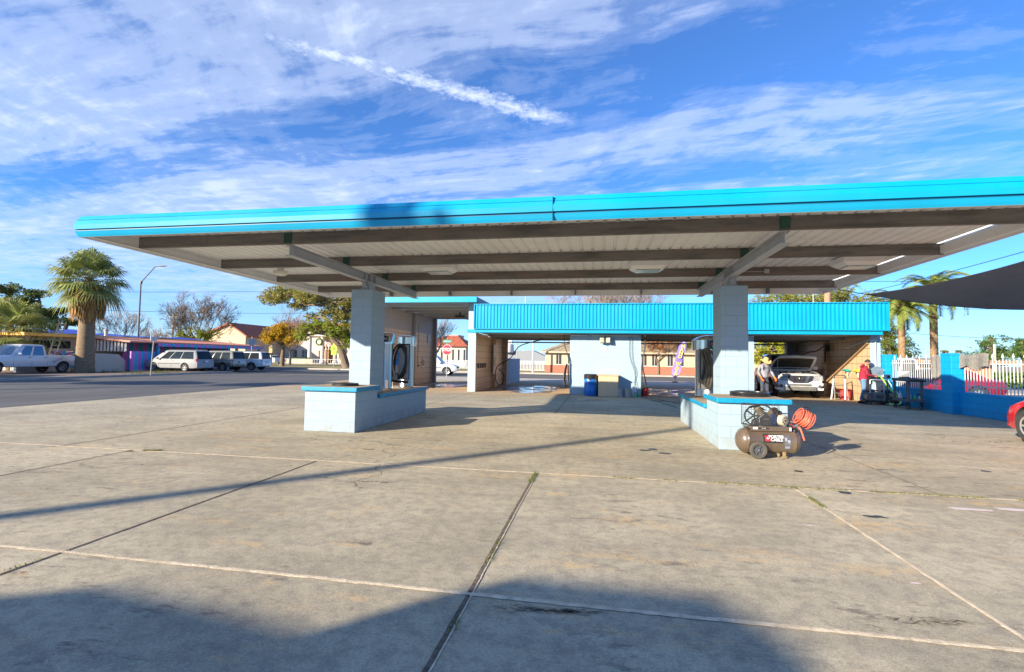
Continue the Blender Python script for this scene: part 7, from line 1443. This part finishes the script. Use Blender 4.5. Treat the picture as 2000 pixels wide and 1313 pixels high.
def hedge(label, x0, x1, y0, y1, z1, n, seed):
    b = MB(); rng = random.Random(seed); leaf_cloud(b, [(((x0 + x1) / 2, (y0 + y1) / 2, z1 / 2), ((x1 - x0) / 2 * 1.15, (y1 - y0) / 2 * 1.2, z1 / 2 * 1.2))], 0, .1, rng)
    for i in range(n):
        p = Vector((rng.uniform(x0, x1), rng.uniform(y0, y1), rng.uniform(0, z1) * (1 + .06 * mnoise.noise((i * .1, 0, 0))))); a = Vector((rng.gauss(0, 1), rng.gauss(0, 1), rng.gauss(0, 1))).normalized() * .09; e = a.orthogonal() * .6; o = len(b.v); b.v += [tuple(p - a), tuple(p + e), tuple(p + a), tuple(p - e)]; b.f.append((o, o + 1, o + 2, o + 3)); b.m.append(0); b.sm.append(False)
    t = thing('hedge', label, 'hedge', (0, 0, 0)); b.build('foliage', HEDGE, t); c = MB()
    for i in range(int((x1 - x0) / .8)): c.cyl((x0 + .4 + i * .8, (y0 + y1) / 2, -.1), (x0 + .4 + i * .8, (y0 + y1) / 2, z1 * .7), .03, n=6)
    c.build('stems', BARK, t)
for k, (x, y, lb) in enumerate(((-47, 4, 'tree left of the camera shading the side street, farthest from the lot'), (-40, 5, 'tree left of the camera shading the middle of the side street'), (-33, 6.5, 'tree left of the camera nearest to the lot'), (-53.5, 11.5, 'tree shading the tail of the old pickup'))):
    tree('street_tree', lb, (x, y, 0), [(0, 0, 0), (0, 0, 3.5), (0, 0, 6.5)], .22, [((0, 0, 8), (2.6, 1.6, .8)), ((2.2, .6, 7.6), (1.8, 1.3, .6))], 2600, .3, BARK, OLIVE, 90 + k, group='trees outside the left edge of the picture')
hx = at(1910, 730, Y=40).x
hedge('clipped bright green hedge beyond the street behind the fence', hx, hx + 16, 40.0, 41.2, 1.05, 16000, 4)
weeds('verge_weeds', [(-37.8, 29.2, -35.2, 29.6, 2), (-36.2, 28.6, -34.5, 31.2, 1.2), (-31.8, 28.0, -31.6, 32, 1.0), (-33, 30, -32, 33, .8)], leaf_mat('verge_weed_green', (.10, .16, .03), (.22, .24, .05), None, .3), 150, .35)
# ------------------------------------------------------------------ buildings round the lot
MAG = mat('magenta_stripe_paint', (0.70, 0.20, 0.60), rough=0.6, var=.1); TEAL = mat('blue_stripe_paint', (0.04, 0.45, 0.72), rough=0.6, var=.1); ORANGE = mat('orange_trim_paint', (0.80, 0.42, 0.08), rough=0.6); SALMON = mat('salmon_roof_paint', (0.66, 0.24, 0.15), rough=.6); TARP = mat('royal_blue_tarpaulin', (0.01, 0.04, 0.42), rough=.35, var=.3, scale=3); DARKI = mat('dark_interior', (0.025, 0.025, 0.03), rough=.8)
sb_t = thing('striped_building', 'low building with magenta and blue striped walls and salmon awning across the side street', 'building', (-46, 38, 0))
def SB(p): return (p[0] + 46, p[1] - 38, p[2])
XF = -43.0
b = MB(); b.box(SB((-60, 30, 0)), SB((XF, 46.5, 2.65))); b.build('wall', STUCCO_W, sb_t)
b = MB(); b.box(SB((-60.5, 29.2, 2.66)), SB((XF + 1.0, 47.2, 2.92)), [0, 0, 0, 0, 0, 0]); b.build('roof', ORANGE, sb_t, bevel=.03)
# street-side stripes
def stripes(nm, x, y0, y1, z0, z1, w=.34, th=.05, axis='y', parent=sb_t):
    b = MB(); k = 0; q = y0
    while q < y1 - .01:
        e = min(q + w, y1)
        if axis == 'y': b.box(SB((x, q, z0)), SB((x + th, e, z1)), k % 2)
        else: b.box(SB((q, x, z0)), SB((e, x + th, z1)), k % 2)
        q = e; k += 1
    return b.build(nm, [MAG, TEAL], parent)
stripes('striped_dado', XF + .003, 30.2, 33.6, .15, 1.55)
b = MB(); b.box(SB((XF + .01, 30.5, 1.75)), SB((XF + .04, 33.2, 2.35))); b.build('window', DARKI, sb_t)
# porch: striped low wall, gate, posts and long sloping awning roof
PX = -37.9
stripes('striped_front_wall', PX, 33.9, 36.1, 0, 1.62, .30, .12)
b = MB(); b.prism([(PX + .5 + 46, 2.34), (PX + .5 + 46, 2.46), (-44 + 46, 2.98), (-44 + 46, 2.86)], 'y', 33.4 - 38, 49.5 - 38); b.build('awning_roof', SALMON, sb_t)
stripes('striped_valance', PX + .44, 36.0, 49.4, 2.08, 2.36, .42, .05)
stripes('striped_back_wall', -41.0, 36.0, 48.5, 0, 2.4, .45, .1)
for y in (36.2, 40.2, 44.3, 49.0): b = MB(); b.box(SB((PX + .1, y, 0)), SB((PX + .28, y + .18, 2.4))); b.build('porch_post', TEAL, sb_t)
b = MB(); b.box(SB((-40.9, 45.2, 1.1)), SB((-40.86, 48.0, 2.0))); b.build('window', DARKI, sb_t)
b = MB()
for k in range(12): b.box(SB((-42.2 + k * .34, 33.88, 1.6)), SB((-42.0 + k * .34, 33.9, 2.5)))
b.build('white_slats', WHITE, sb_t)
gt = thing('metal_gate', 'blue and magenta barred gate and railing in front of the striped porch', 'fence', (PX + .1, 39.5, 0)); b = MB()
for k in range(60):
    y = -3.3 + k * .12; b.box((-.01, y, 0.1), (.01, y + .02, 1.35), k % 2)
for z in (.12, .75, 1.33): b.box((-.015, -3.3, z), (.015, 3.9, z + .035), 0)
b.build('bars', [MAG, TEAL], gt)
for y in (-3.35, -.6, 1.4, 3.9): b = MB(); b.box((-.03, y, 0), (.03, y + .06, 1.45)); b.build('gate_post', MAG, gt)
b = MB(); vs = []; n = 30
for i in range(n + 1):
    for j in range(14): x = -56 + 12.8 * j / 13; y = 31 + 17 * i / n; vs.append(SB((x, y, 2.96 + .75 * max(0, mnoise.noise((x * .35, y * .45, 2)) + .25) * max(0.0, math.sin(math.pi * j / 13)) ** .7 + .10 * mnoise.noise((x * 2, y * 2, 5)))))
b.add([(x, y, z) for x, y, z in vs], [(i * 14 + j, i * 14 + j + 1, (i + 1) * 14 + j + 1, (i + 1) * 14 + j) for i in range(n) for j in range(13)], 0, True); o = b.build('tarpaulin', TARP, loc=(-46, 38, 0)); tag(o, 'crumpled royal blue tarpaulin spread over the flat roof of the striped building', 'tarpaulin')
t = thing('roof_vent', 'small metal vent standing on the tarpaulin covered roof', 'vent', (-43.2, 36.3, 2.95)); b = MB(); b.lathe([(.14, 0), (.14, .45), (.2, .47), (.2, .55), (.05, .68), (0, .7)], n=14); b.build('vent_pipe', GALV, t)
t = thing('wooden_ladder', 'pale wooden ladder leaning on the roof edge above the pickup bed', 'ladder', (-41.6, 30.6, 0), R(0)); b = MB()
for s_ in (0, .5): bar(b, (0, s_, 1.1), (-.9, s_ + 1.3, 3.9), .09, .05)
for k in range(8): f = (k + .5) / 8; b.cbox((-.9 * f, .25 + 1.3 * f, 1.1 + 2.8 * f), (.06, .56, .05))
b.build('rails_and_rungs', mat('pale_ladder_wood', (.62, .47, .28), rough=.8), t)
t = thing('garden_wall', 'white stucco garden wall between the fan palm and the striped wall', 'wall', (-38.3, 32.3, 0)); b = MB(); b.prism([(-2.2, 0), (1.5, 0), (1.5, .8), (.9, 1.35), (-2.2, 1.45)], 'x', -.12, .12); b.build('wall_panel', STUCCO_W, t)
t = thing('garden_wall', 'rough grey block wall behind the tail of the white pickup', 'wall', (-40.2, 30.0, 0)); b = MB(); b.box((-.12, -2.5, 0), (.12, 1.0, 1.25)); b.build('wall_panel', GREYBLOCK, t)

def wind(b, x0, x1, z0, z1, y, m=0): b.box((x0, y, z0), (x1, y + .08, z1), m)
# cream church hall behind the pine
hb_ = (at(450, 700, Y=84).x, 84, 0)
ch = thing('stucco_hall', 'cream stucco gabled hall with red tiled roof behind the golden tree', 'building', hb_)
xl = at(415, 700, Y=84).x - hb_[0]; xr = at(478, 700, Y=84).x - hb_[0]; zr = at(440, 634, Y=84).z; ze = at(478, 655, Y=84).z; xf = at(640, 700, Y=100).x - hb_[0]
b = MB(); xm = (xl + xr) / 2; b.prism([(xl - 2, 0), (xr, 0), (xr, ze), (xm, zr), (xl - 2, ze)], 'y', 0, 30); b.build('wall', STUCCO, ch)
b = MB(); b.prism([(xl - 2.6, ze - .35), (xm, zr + .05), (xr + .6, ze - .35), (xr + .6, ze - .1), (xm, zr + .4), (xl - 2.6, ze - .1)], 'y', -.5, 30.4); b.build('roof', REDTILE, ch)
b = MB(); b.prism([(xm - 1.6, 0), (xm + 1.6, 0), (xm + 1.6, 3.0), (xm, 4.1), (xm - 1.6, 3.0)], 'y', -.3, 0); b.build('door_surround', STUCCO, ch); b = MB(); b.box((xm - .6, -.34, 0), (xm + .6, -.3, 2.3)); b.build('door', DARKI, ch)
b = MB()
for k in range(3): wind(b, xr - 2.4 + k * .0, xr - 1.5, 1, 2.6, -.05) if k == 0 else None
b.build('window', DARKI, ch)
# civic building with portico
cb0 = (at(600, 700, Y=92).x, 92, 0); cv = thing('portico_building', 'warm white two-storey building with tall columned portico hung with wreaths', 'building', cb0)
def CX_(u_): return at(u_, 700, Y=92).x - cb0[0]
def CZ_(v_): return at(600, v_, Y=92).z
zt = CZ_(650); b = MB(); b.box((CX_(478), 3, 0), (CX_(720), 20, CZ_(655))); b.build('wall', STUCCO_W, cv)
b = MB(); b.prism([(3 - .8, CZ_(655)), (12, CZ_(655) + 3.4), (21, CZ_(655))], 'x', CX_(474), CX_(724)); b.build('roof', REDTILE, cv)
b = MB(); b.prism([(CX_(603), CZ_(657)), (CX_(668), CZ_(657)), (CX_(668), CZ_(650)), (CX_(636), CZ_(641)), (CX_(603), CZ_(650))], 'y', -1, 3); b.build('pediment', STUCCO_W, cv)
for u_ in (606, 631, 656): b = MB(); x = CX_(u_); b.lathe([(.55, 0), (.55, .3), (.42, .4), (.36, CZ_(657) - .4), (.5, CZ_(657) - .2), (.5, CZ_(657))], c=(x, -.3, 0), n=18); b.build('column', STUCCO_W, cv)
for (a_, c_, z0, z1) in ((573, 586, 684, 701), (606, 609, 684, 702), (647, 651, 684, 702), (630, 634, 660, 676), (649, 652, 660, 676), (676, 684, 664, 676), (676, 684, 685, 700), (556, 562, 684, 702)):
    b = MB(); b.box((CX_(a_), 2.9, CZ_(z1)), (CX_(c_), 3.02, CZ_(z0))); w = b.build('window', GLASS_L if (c_ - a_) > 6 else DARKI, cv)
    c = MB(); c.box(((CX_(a_) + CX_(c_)) / 2 - .04, 2.84, CZ_(z1)), ((CX_(a_) + CX_(c_)) / 2 + .04, 2.895, CZ_(z0))); c.box((CX_(a_), 2.84, (CZ_(z1) + CZ_(z0)) / 2 - .04), (CX_(c_), 2.895, (CZ_(z1) + CZ_(z0)) / 2 + .04)); c.build('window_bars', STUCCO_W, w)
b = MB(); xd = CX_(627); b.prism([(xd - .9, 0)] + [(xd + .9 * math.cos(a), 2.2 + .9 * math.sin(a)) for a in [math.pi * (1 - k / 10) for k in range(11)]] + [(xd + .9, 0)], 'y', 2.9, 3.01); b.build('door', mat('brown_door', (.25, .11, .05)), cv)
for k, (u_, v_, mt, lab) in enumerate(((623, 668, DARKGREEN, 'dark green wreath hung between the portico columns'), (642, 676, mat('pink_wreath', (.6, .35, .30), rough=.8), 'pink wreath hung between the portico columns'))):
    b = MB(); x = at(u_, v_, Y=91.2); b.tube([(0.62 * math.cos(a), 0, .62 * math.sin(a)) for a in [2 * math.pi * q / 24 for q in range(25)]], .17, 8, caps=False); tag(b.build('wreath', mt, loc=tuple(x)), lab, 'wreath')
pb = thing('planter', 'long tan planter box with low shrubs in front of the portico building', 'planter', (at(588, 708, Y=80).x, 80, 0)); b = MB(); b.box((-2.6, -.5, 0), (2.6, .5, .75)); b.build('box', STUCCO, pb, bevel=.03); b = MB(); leaf_cloud(b, [((0, 0, .85), (2.5, .5, .35))], 900, .18, random.Random(1)); b.build('foliage', DARKGREEN, pb)
t = thing('railing', 'low white railing running along the lawn before the portico building', 'fence', (at(640, 708, Y=76).x, 76, 0)); b = MB()
for k in range(50): b.box((-12 + k * .5, -.02, 0), (-11.96 + k * .5, .02, .85))
for z in (.15, .83): b.box((-12, -.03, z), (13, .03, z + .06))
b.build('bars', WHITE, t)
t = thing('candelabra_lamp', 'dark five-globe street candelabra in front of the arched door', 'street lamp', (at(638, 708, Y=74).x, 74, 0)); b = MB(); b.lathe([(.25, 0), (.2, .2), (.08, .3), (.06, 2.6), (.1, 2.7)], n=12); b.build('post', BLACK, t)
b = MB()
for x in (-.5, 0, .5): b.tube([(0, 0, 2.3), (x * .7, 0, 2.25), (x, 0, 2.6)], .035, 6); b.lathe([(.05, 0), (.15, .1), (.15, .35), (.05, .45), (0, .48)], c=(x, 0, 2.6), n=10)
b.build('lantern', BLACK, t)
t = thing('candelabra_lamp', 'pale lantern lamp between the white SUV and the golden tree', 'street lamp', (at(530, 706, Y=70).x, 70, 0)); b = MB(); b.cyl((0, 0, 0), (0, 0, 1.8), .1); b.build('post', BLACK, t); b = MB(); b.cbox((0, 0, 2.2), (.6, .6, .8)); b.lathe([(.5, 0), (.2, .3), (0, .45)], c=(0, 0, 2.65), n=8); b.build('lantern', mat('amber_glass', (.35, .28, .12), rough=.3), t)
# house seen through the left and middle bays
def house(name, label, x0, x1, y, ze, zr, d, wall_m, roof_m, wains=None, wins=(), brick_h=.85, ov=.5):
    t = thing(name, label, 'house', ((x0 + x1) / 2, y, 0)); h = (x1 - x0) / 2
    b = MB(); b.box((-h, 0, 0), (h, d, ze)); b.build('wall', wall_m, t)
    if wains: b = MB(); b.box((-h - .02, -.03, 0), (h + .02, 0.0, brick_h)); b.build('brick_base', wains, t)
    b = MB(); i = min(h, d / 2) * .9
    vs = [(-h - ov, -ov, ze), (h + ov, -ov, ze), (h + ov, d + ov, ze), (-h - ov, d + ov, ze), (-h + i, d / 2, zr), (h - i, d / 2, zr), (-h - ov, -ov, ze - .15), (h + ov, -ov, ze - .15), (h + ov, d + ov, ze - .15), (-h - ov, d + ov, ze - .15)]
    b.add(vs, [(0, 1, 5, 4), (1, 2, 5), (2, 3, 4, 5), (3, 0, 4), (6, 7, 1, 0), (7, 8, 2, 1), (8, 9, 3, 2), (9, 6, 0, 3), (6, 9, 8, 7)], [0, 0, 0, 0, 1, 1, 1, 1, 1]); b.build('roof', [roof_m, wall_m], t)
    for (wx, w, z0, z1) in wins:
        b = MB(); b.box((wx - w / 2, -.04, z0), (wx + w / 2, 0.0, z1)); wo2 = b.build('window', DARKI, t); c = MB(); c.box((wx - w / 2 - .06, -.06, z0 - .08), (wx + w / 2 + .06, -.0, z0 - .001)); c.box((wx - .02, -.055, z0), (wx + .02, -.041, z1)); c.build('window_frame', WHITE, wo2)
    return t
BRICK = mat('red_brick_base', (0.36, 0.14, 0.09), rough=.9, var=.25, scale=9)
X0 = at(1063, 700, Y=53).x; X1 = at(1330, 700, Y=53).x
house('shingle_house', 'cream house with brown shingle roof and brick base seen through the wash bays', X0, X1 + 6, 54, 2.35, 4.35, 9, STUCCO, SHINGLE, BRICK, [(-(X1 + 6 - X0) / 2 + 1.5, .55, .95, 2.0), (-(X1 + 6 - X0) / 2 + 2.8, .55, .95, 2.0), (0.5, .5, .95, 2.1), (1.6, .5, .95, 2.1), (3.2, .5, .95, 2.1), (4.3, .5, .95, 2.1), (6.5, .5, .95, 2.1)])
X2 = at(1525, 700, Y=64).x
house('tan_house', 'tan roofed house low behind the bright yellow green tree', X2 - 6, X2 + 7, 64, 2.1, 3.3, 8, STUCCO, mat('tan_roof', (.46, .38, .24), rough=.9), None, [(0, 1, 1, 1.8)])
house('brick_house', 'red brick house with white eave behind the fence and date palms', at(1725, 700, Y=34).x, at(1725, 700, Y=34).x + 5.6, 33.5, 1.80, 1.98, 8, mat('orange_brick', (.50, .21, .10), rough=.9, var=.15, scale=12), mat('flat_tan_roof', (.30, .26, .22), rough=.8, var=.1), None, [(-1.6, .9, .6, 1.4), (1.4, .9, .6, 1.4)], ov=.7)
hxb = at(1905, 700, Y=30).x
b = MB(); b.box((-1.0, 0, 0), (.25, .3, 1.5)); tag(b.build('brick_pillar', mat('orange_brick', (.5, .2, .1)), loc=(hxb, 30, -.1), bevel=.01), 'short orange brick pillar behind the fence left of the hedge', 'pillar')
# mission-style block past the tall bay
X0 = at(851, 700, Y=80).x; X1 = at(911, 700, Y=80).x
t = thing('tiled_building', 'white building with red hip roof behind the stop sign', 'building', ((X0 + X1) / 2, 80, 0)); h = (X1 - X0) / 2 * 1.25; zE = at(880, 677, Y=80).z; zR = at(875, 661, Y=80).z
b = MB(); b.box((-h - 3, 0, 0), (h - .8, 9, zE)); b.build('wall', STUCCO_W, t); b = MB(); b.add([(-h - 3.4, -.5, zE), (h - .3, -.5, zE), (h - .3, 9.5, zE), (-h - 3.4, 9.5, zE), (-h + 1, 4.5, zR + .6), (h - 3.5, 4.5, zR + .6)], [(0, 1, 5, 4), (1, 2, 5), (2, 3, 4, 5), (3, 0, 4), (0, 3, 2, 1)]); b.build('roof', REDTILE, t)
for k in range(6): b = MB(); x = -h + .6 + k * 1.0; b.box((x, -.05, zE - 2.6), (x + .28, 0, zE - .5)); b.build('window', DARKI, t)
t = thing('flat_building', 'pink brown flat-roofed block rising behind the red hip roof', 'building', (at(884, 700, Y=110).x, 110, 0)); zt = at(884, 656, Y=110).z; b = MB(); b.box((-1.6, 0, 0), (1.2, 5, zt)); b.box((1.2, 0, 0), (5, 5, zt * .55)); b.build('wall', mat('pinkish_stucco', (.50, .33, .27), rough=.8), t); b = MB(); b.box((-1.7, -.1, zt), (1.3, 5.1, zt + .2)); b.build('parapet', mat('pinkish_stucco', (.5, .33, .27)), t)
t = thing('white_railing', 'white picket railing across the cross street behind the stop sign', 'fence', (at(890, 715, Y=56).x, 56, 0)); b = MB()
for k in range(70): b.box((-5 + k * .17, -.02, .25), (-4.94 + k * .17, .02, 1.15))
for z in (.25, 1.12): b.box((-5, -.03, z), (7, .03, z + .06))
b.build('pickets', WHITE, t); b = MB()
for x in (-5, -1.2, 2.8, 7): b.box((x - .1, -.1, 0), (x + .1, .1, 1.2))
b.build('rail_post', WHITE, t)
t = thing('white_railing', 'white picket railing framed by the left wash bay', 'fence', (at(1040, 715, Y=56).x, 56, 0)); b = MB()
for k in range(44): b.box((-5 + k * .17, -.02, .15), (-4.94 + k * .17, .02, 1.2))
for z in (.15, 1.18): b.box((-5, -.03, z), (2.4, .03, z + .06))
b.build('pickets', WHITE, t)
t = thing('rooftop_plant', 'distant grey roof with white tanks and satellite dish beyond the left bay', 'building', (at(1020, 700, Y=120).x, 120, 0)); b = MB(); b.prism([(-6, 0), (7, 0), (7, 1.6), (2.5, 3.6), (-6, 3.2)], 'y', 0, 6); b.build('roof', mat('far_grey_roof', (.22, .24, .27)), t); b = MB(); b.lathe([(0, 0), (1.4, 0), (1.5, .2), (1.4, 2), (0, 2.3)], c=(-3.6, 0, 3.0), n=16); b.cbox((-3.4, 0, 5.6), (1.6, 1, .8)); b.lathe([(0, 0), (.7, .1), (1.0, .4)], c=(.3, 0, 2.6), n=16, axis='y'); b.build('tank', WHITE, t)
t = thing('antenna_mast', 'thin pale mast rising behind the left wash bay', 'mast', (at(1009, 700, Y=90).x, 90, 0)); b = MB(); b.cyl((0, 0, 0), (0, 0, 12), .09, .05); b.cbox((0.6, 0, 7.2), (.3, .3, 1.0)); b.build('pole', GALV, t)
# unseen behind the camera: shop added and shaped for the foreground shadow, utility pole
t = thing('shadow_casting_shop', 'unseen stucco shop added behind the camera, parapet shaped to shade the foreground', 'building', (-14, -9.5, 0)); b = MB()
b.prism([(-10, 0), (6.12, 0), (6.12, 4.42), (6.0, 4.58), (5.66, 4.70), (5.16, 4.85), (3.9, 4.86), (3.74, 4.70), (3.70, 4.44), (2.8, 4.50), (1.94, 4.54), (1.6, 4.40), (.6, 4.16), (-10, 4.1)], 'y', -2.0, 2.5); b.build('wall', STUCCO, t)
t = thing('utility_pole', 'tall utility pole with two transformer cans behind the camera', 'utility pole', (-20.75, -13.1, 0)); b = MB(); b.cyl((0, 0, -.1), (0, 0, 13.0), .17, .12, n=14); b.build('post', WOOD, t)
for x, r_, h_ in ((-.45, .20, .6), (.50, .11, .4)): b = MB(); b.lathe([(0, 0), (r_, 0), (r_, h_), (r_ * .8, h_ + .06), (0, h_ + .1)], c=(x, 0, 12.25), n=18); b.box((min(x, 0), -.03, 12.5), (max(x, 0), .03, 12.56)); b.build('transformer', GALV, t)
b = MB(); b.box((-.7, -.05, 12.15), (.8, .05, 12.22)); b.build('crossarm', WOOD, t)

# ------------------------------------------------------------------ signs, poles and wires
sg = thing('stop_sign', 'red octagonal STOP sign under a green street-name blade past the tall bay', 'road sign', (at(872, 740, Y=35.6).x, 35.6, -.02)); zs = at(872, 683, Y=35.6).z
SIGNRED = mat('stop_sign_red', (.55, .015, .03), rough=.4); b = MB(); b.cyl((0, 0.03, 0), (0, .03, zs + .9), .03, n=8); b.build('post', GALV, sg)
def octa(r): return [(r * math.cos(R(22.5 + 45 * k)), zs + r * math.sin(R(22.5 + 45 * k))) for k in range(8)]
b = MB(); b.prism(octa(.42), 'y', -.012, 0); b.build('white_border', WHITE, sg); b = MB(); b.prism(octa(.39), 'y', -.018, -.0125); b.build('red_face', SIGNRED, sg)
text_mb('STOP', .34, frame_xz((0, -.022, zs)), .004, .012).build('lettering', WHITE, sg)
b = MB(); b.cbox((.0, 0, zs + .66), (.72, .02, .20)); b.cbox((0, 0, zs + .50), (.16, .03, .1)); b.build('street_name_blade', mat('street_sign_green', (.0, .25, .16), rough=.4), sg)
text_mb('Jefferson', .15, frame_xz((0, -.014, zs + .66)), .004, .002).build('blade_lettering', WHITE, sg)
LIME = mat('fluorescent_lime_sign', (.45, .75, .02), rough=.4)
cx_ = at(651, 716, Y=53); t = thing('crossing_sign', 'fluorescent lime school crossing sign near the leaning pine trunk', 'road sign', (cx_.x, 53, 0)); zz = at(651, 683, Y=53).z
b = MB(); b.cyl((0, .05, 0), (0, .05, zz + .4), .035, n=8); b.build('post', GALV, t); b = MB(); b.prism([(-.40, zz - .1), (.40, zz - .1), (.40, zz + .25), (0, zz + .75), (-.40, zz + .25)], 'y', -.01, .01); b.prism([(-.33, zz - .62), (.33, zz - .62), (.33, zz - .14), (-.33, zz - .14)], 'y', -.01, .01); b.build('panel', LIME, t)
b = MB(); 
for x in (-.1, .12): b.tube([(x, -.02, zz + .38), (x, -.02, zz + .15), (x - .08, -.02, zz + .0)], .03, 5); b.tube([(x, -.02, zz + .15), (x + .09, -.02, zz + .0)], .03, 5); b.cbox((x, -.02, zz + .43), (.07, .01, .07))
b.tube([(-.15, -.02, zz - .3), (.15, -.02, zz - .5)], .03, 5); b.tube([(-.15, -.02, zz - .5), (-.15, -.02, zz - .42)], .03, 5); b.build('pictogram', BLACK, t)
sp_ = at(294, 732, Y=28.9); t = thing('sign_post', 'thin leaning post with edge-on street plates in front of the striped gate', 'sign post', (sp_.x, 28.9, 0)); b = MB(); b.tube([(0, 0, -.05), (.13, 0, 2.55)], .035, 8); b.build('post', GALV, t); b = MB(); b.cbox((.12, 0, 2.5), (.03, .5, .28)); b.build('plate', WHITE, t)
sp_ = at(491, 700, Y=44); t = thing('stop_sign', 'back of an octagonal sign rising behind the white SUV', 'road sign', (sp_.x, 44, 0), R(60)); b = MB(); b.cyl((0, .03, 0), (0, .03, 3.3), .03, n=8); b.build('post', GALV, t); b = MB(); zs = 2.75; b.prism([(0.4 * math.cos(R(22.5 + 45 * k)), 2.75 + .4 * math.sin(R(22.5 + 45 * k))) for k in range(8)], 'y', 0, .012); b.build('panel', GALV, t)
LAMPGREY = mat('dull_lamp_grey', (.13, .14, .16), rough=.6); lp = at(268, 690, Y=40); t = thing('street_light', 'grey street light with slanting arm behind the striped building', 'street lamp', (lp.x, 40, 0)); zt = at(268, 550, Y=40).z; xe = at(312, 520, Y=40).x - lp.x; ze = at(312, 520, Y=40).z
b = MB(); b.cyl((0, 0, 0), (0, 0, zt), .10, .07, n=12); b.cbox((0, 0, zt - .1), (.2, .2, .26)); b.build('post', LAMPGREY, t); b = MB(); b.tube([(0, 0, zt - .1), (xe * .75, 0, ze - .05), (xe, 0, ze)], .05, 8); b.build('arm', LAMPGREY, t); b = MB(); b.loft([[(xe + x, w * math.cos(a), ze + h * math.sin(a)) for a in [2 * math.pi * k / 10 for k in range(10)]] for x, w, h in ((-.1, .06, .04), (.1, .14, .07), (.5, .15, .07), (.8, .05, .03))]); b.build('lamp_head', BEAM_D, t)
def pole(label, u_, vt, Y_, r, m_, arm=True, h=None, lean=0):
    p = at(u_, 700, Y=Y_); zt = at(u_, vt, Y=Y_).z if h is None else h; t = thing('utility_pole', label, 'utility pole', (p.x, Y_, 0)); b = MB(); b.cyl((0, 0, -.1), (lean, 0, zt), r, r * .75, n=12); b.build('post', m_, t)
    if arm: b = MB(); b.cbox((lean, -.1, zt - .35), (1.6, .1, .12)); b.cyl((lean + .6, -.1, zt - .3), (lean + .6, -.1, zt - .1), .05); b.cyl((lean - .6, -.1, zt - .3), (lean - .6, -.1, zt - .1), .05); b.build('crossarm', m_, t)
    return Vector((p.x + lean, Y_, zt))
pole('leaning pale wooden pole behind the salmon awning', 332, 614, 62, .17, WOOD_P, True, lean=.4)
pole('thick brown wooden pole rising behind the right end of the fascia', 1618, 500, 40, .26, WOOD, True, h=11)
pole('slim greenish pole in the palo verde crown', 1640, 540, 58, .2, OLIVE, False, h=12)
pole('pale wooden pole in front of the layered conifer', 1943, 672, 60, .15, WOOD_P, False)
pole('white steel pole standing on the verge framed by the left bay', 1041, 600, 52, .10, WHITE, False, h=7)
t = thing('traffic_mast', 'faint street light far off between the date palm trunks', 'street lamp', (at(1808, 705, Y=110).x, 110, 0)); b = MB(); b.cyl((0, 0, 0), (0, 0, 4.6), .07); b.tube([(0, 0, 4.5), (-1.2, 0, 4.7)], .05); b.build('post', GALV, t)
def wire(label, p0, p1, sag=.4, r=.016):
    b = MB(); p0 = Vector(p0); p1 = Vector(p1); b.tube([p0.lerp(p1, k / 16) + Vector((0, 0, -4 * sag * (k / 16) * (1 - k / 16))) - p0 for k in range(17)], r, 5); tag(b.build('overhead_wire', WIRE, loc=tuple(p0)), label, 'overhead wire')
wire('overhead wire crossing the sky left of the canopy at street light height', at(-60, 566, Y=38), at(640, 566, Y=66), .3, .02)
wire('lower overhead wire crossing behind the stout fan palm', at(-60, 596, Y=38), at(640, 612, Y=66), .3, .02)
wire('steep overhead wire at the upper right between canopy and shade sail', at(1590, 590, Y=45), at(2060, 475, Y=20), .2)
wire('overhead wire passing just above the date palms', at(1590, 548, Y=46), at(2060, 540, Y=40), .2, .018)
wire('lower overhead wire crossing behind the date palm trunks', at(1725, 646, Y=60), at(2060, 664, Y=50), .2, .02)
wire('overhead wire under the shade sail at the right edge', at(1700, 598, Y=60), at(2060, 602, Y=50), .2, .02)
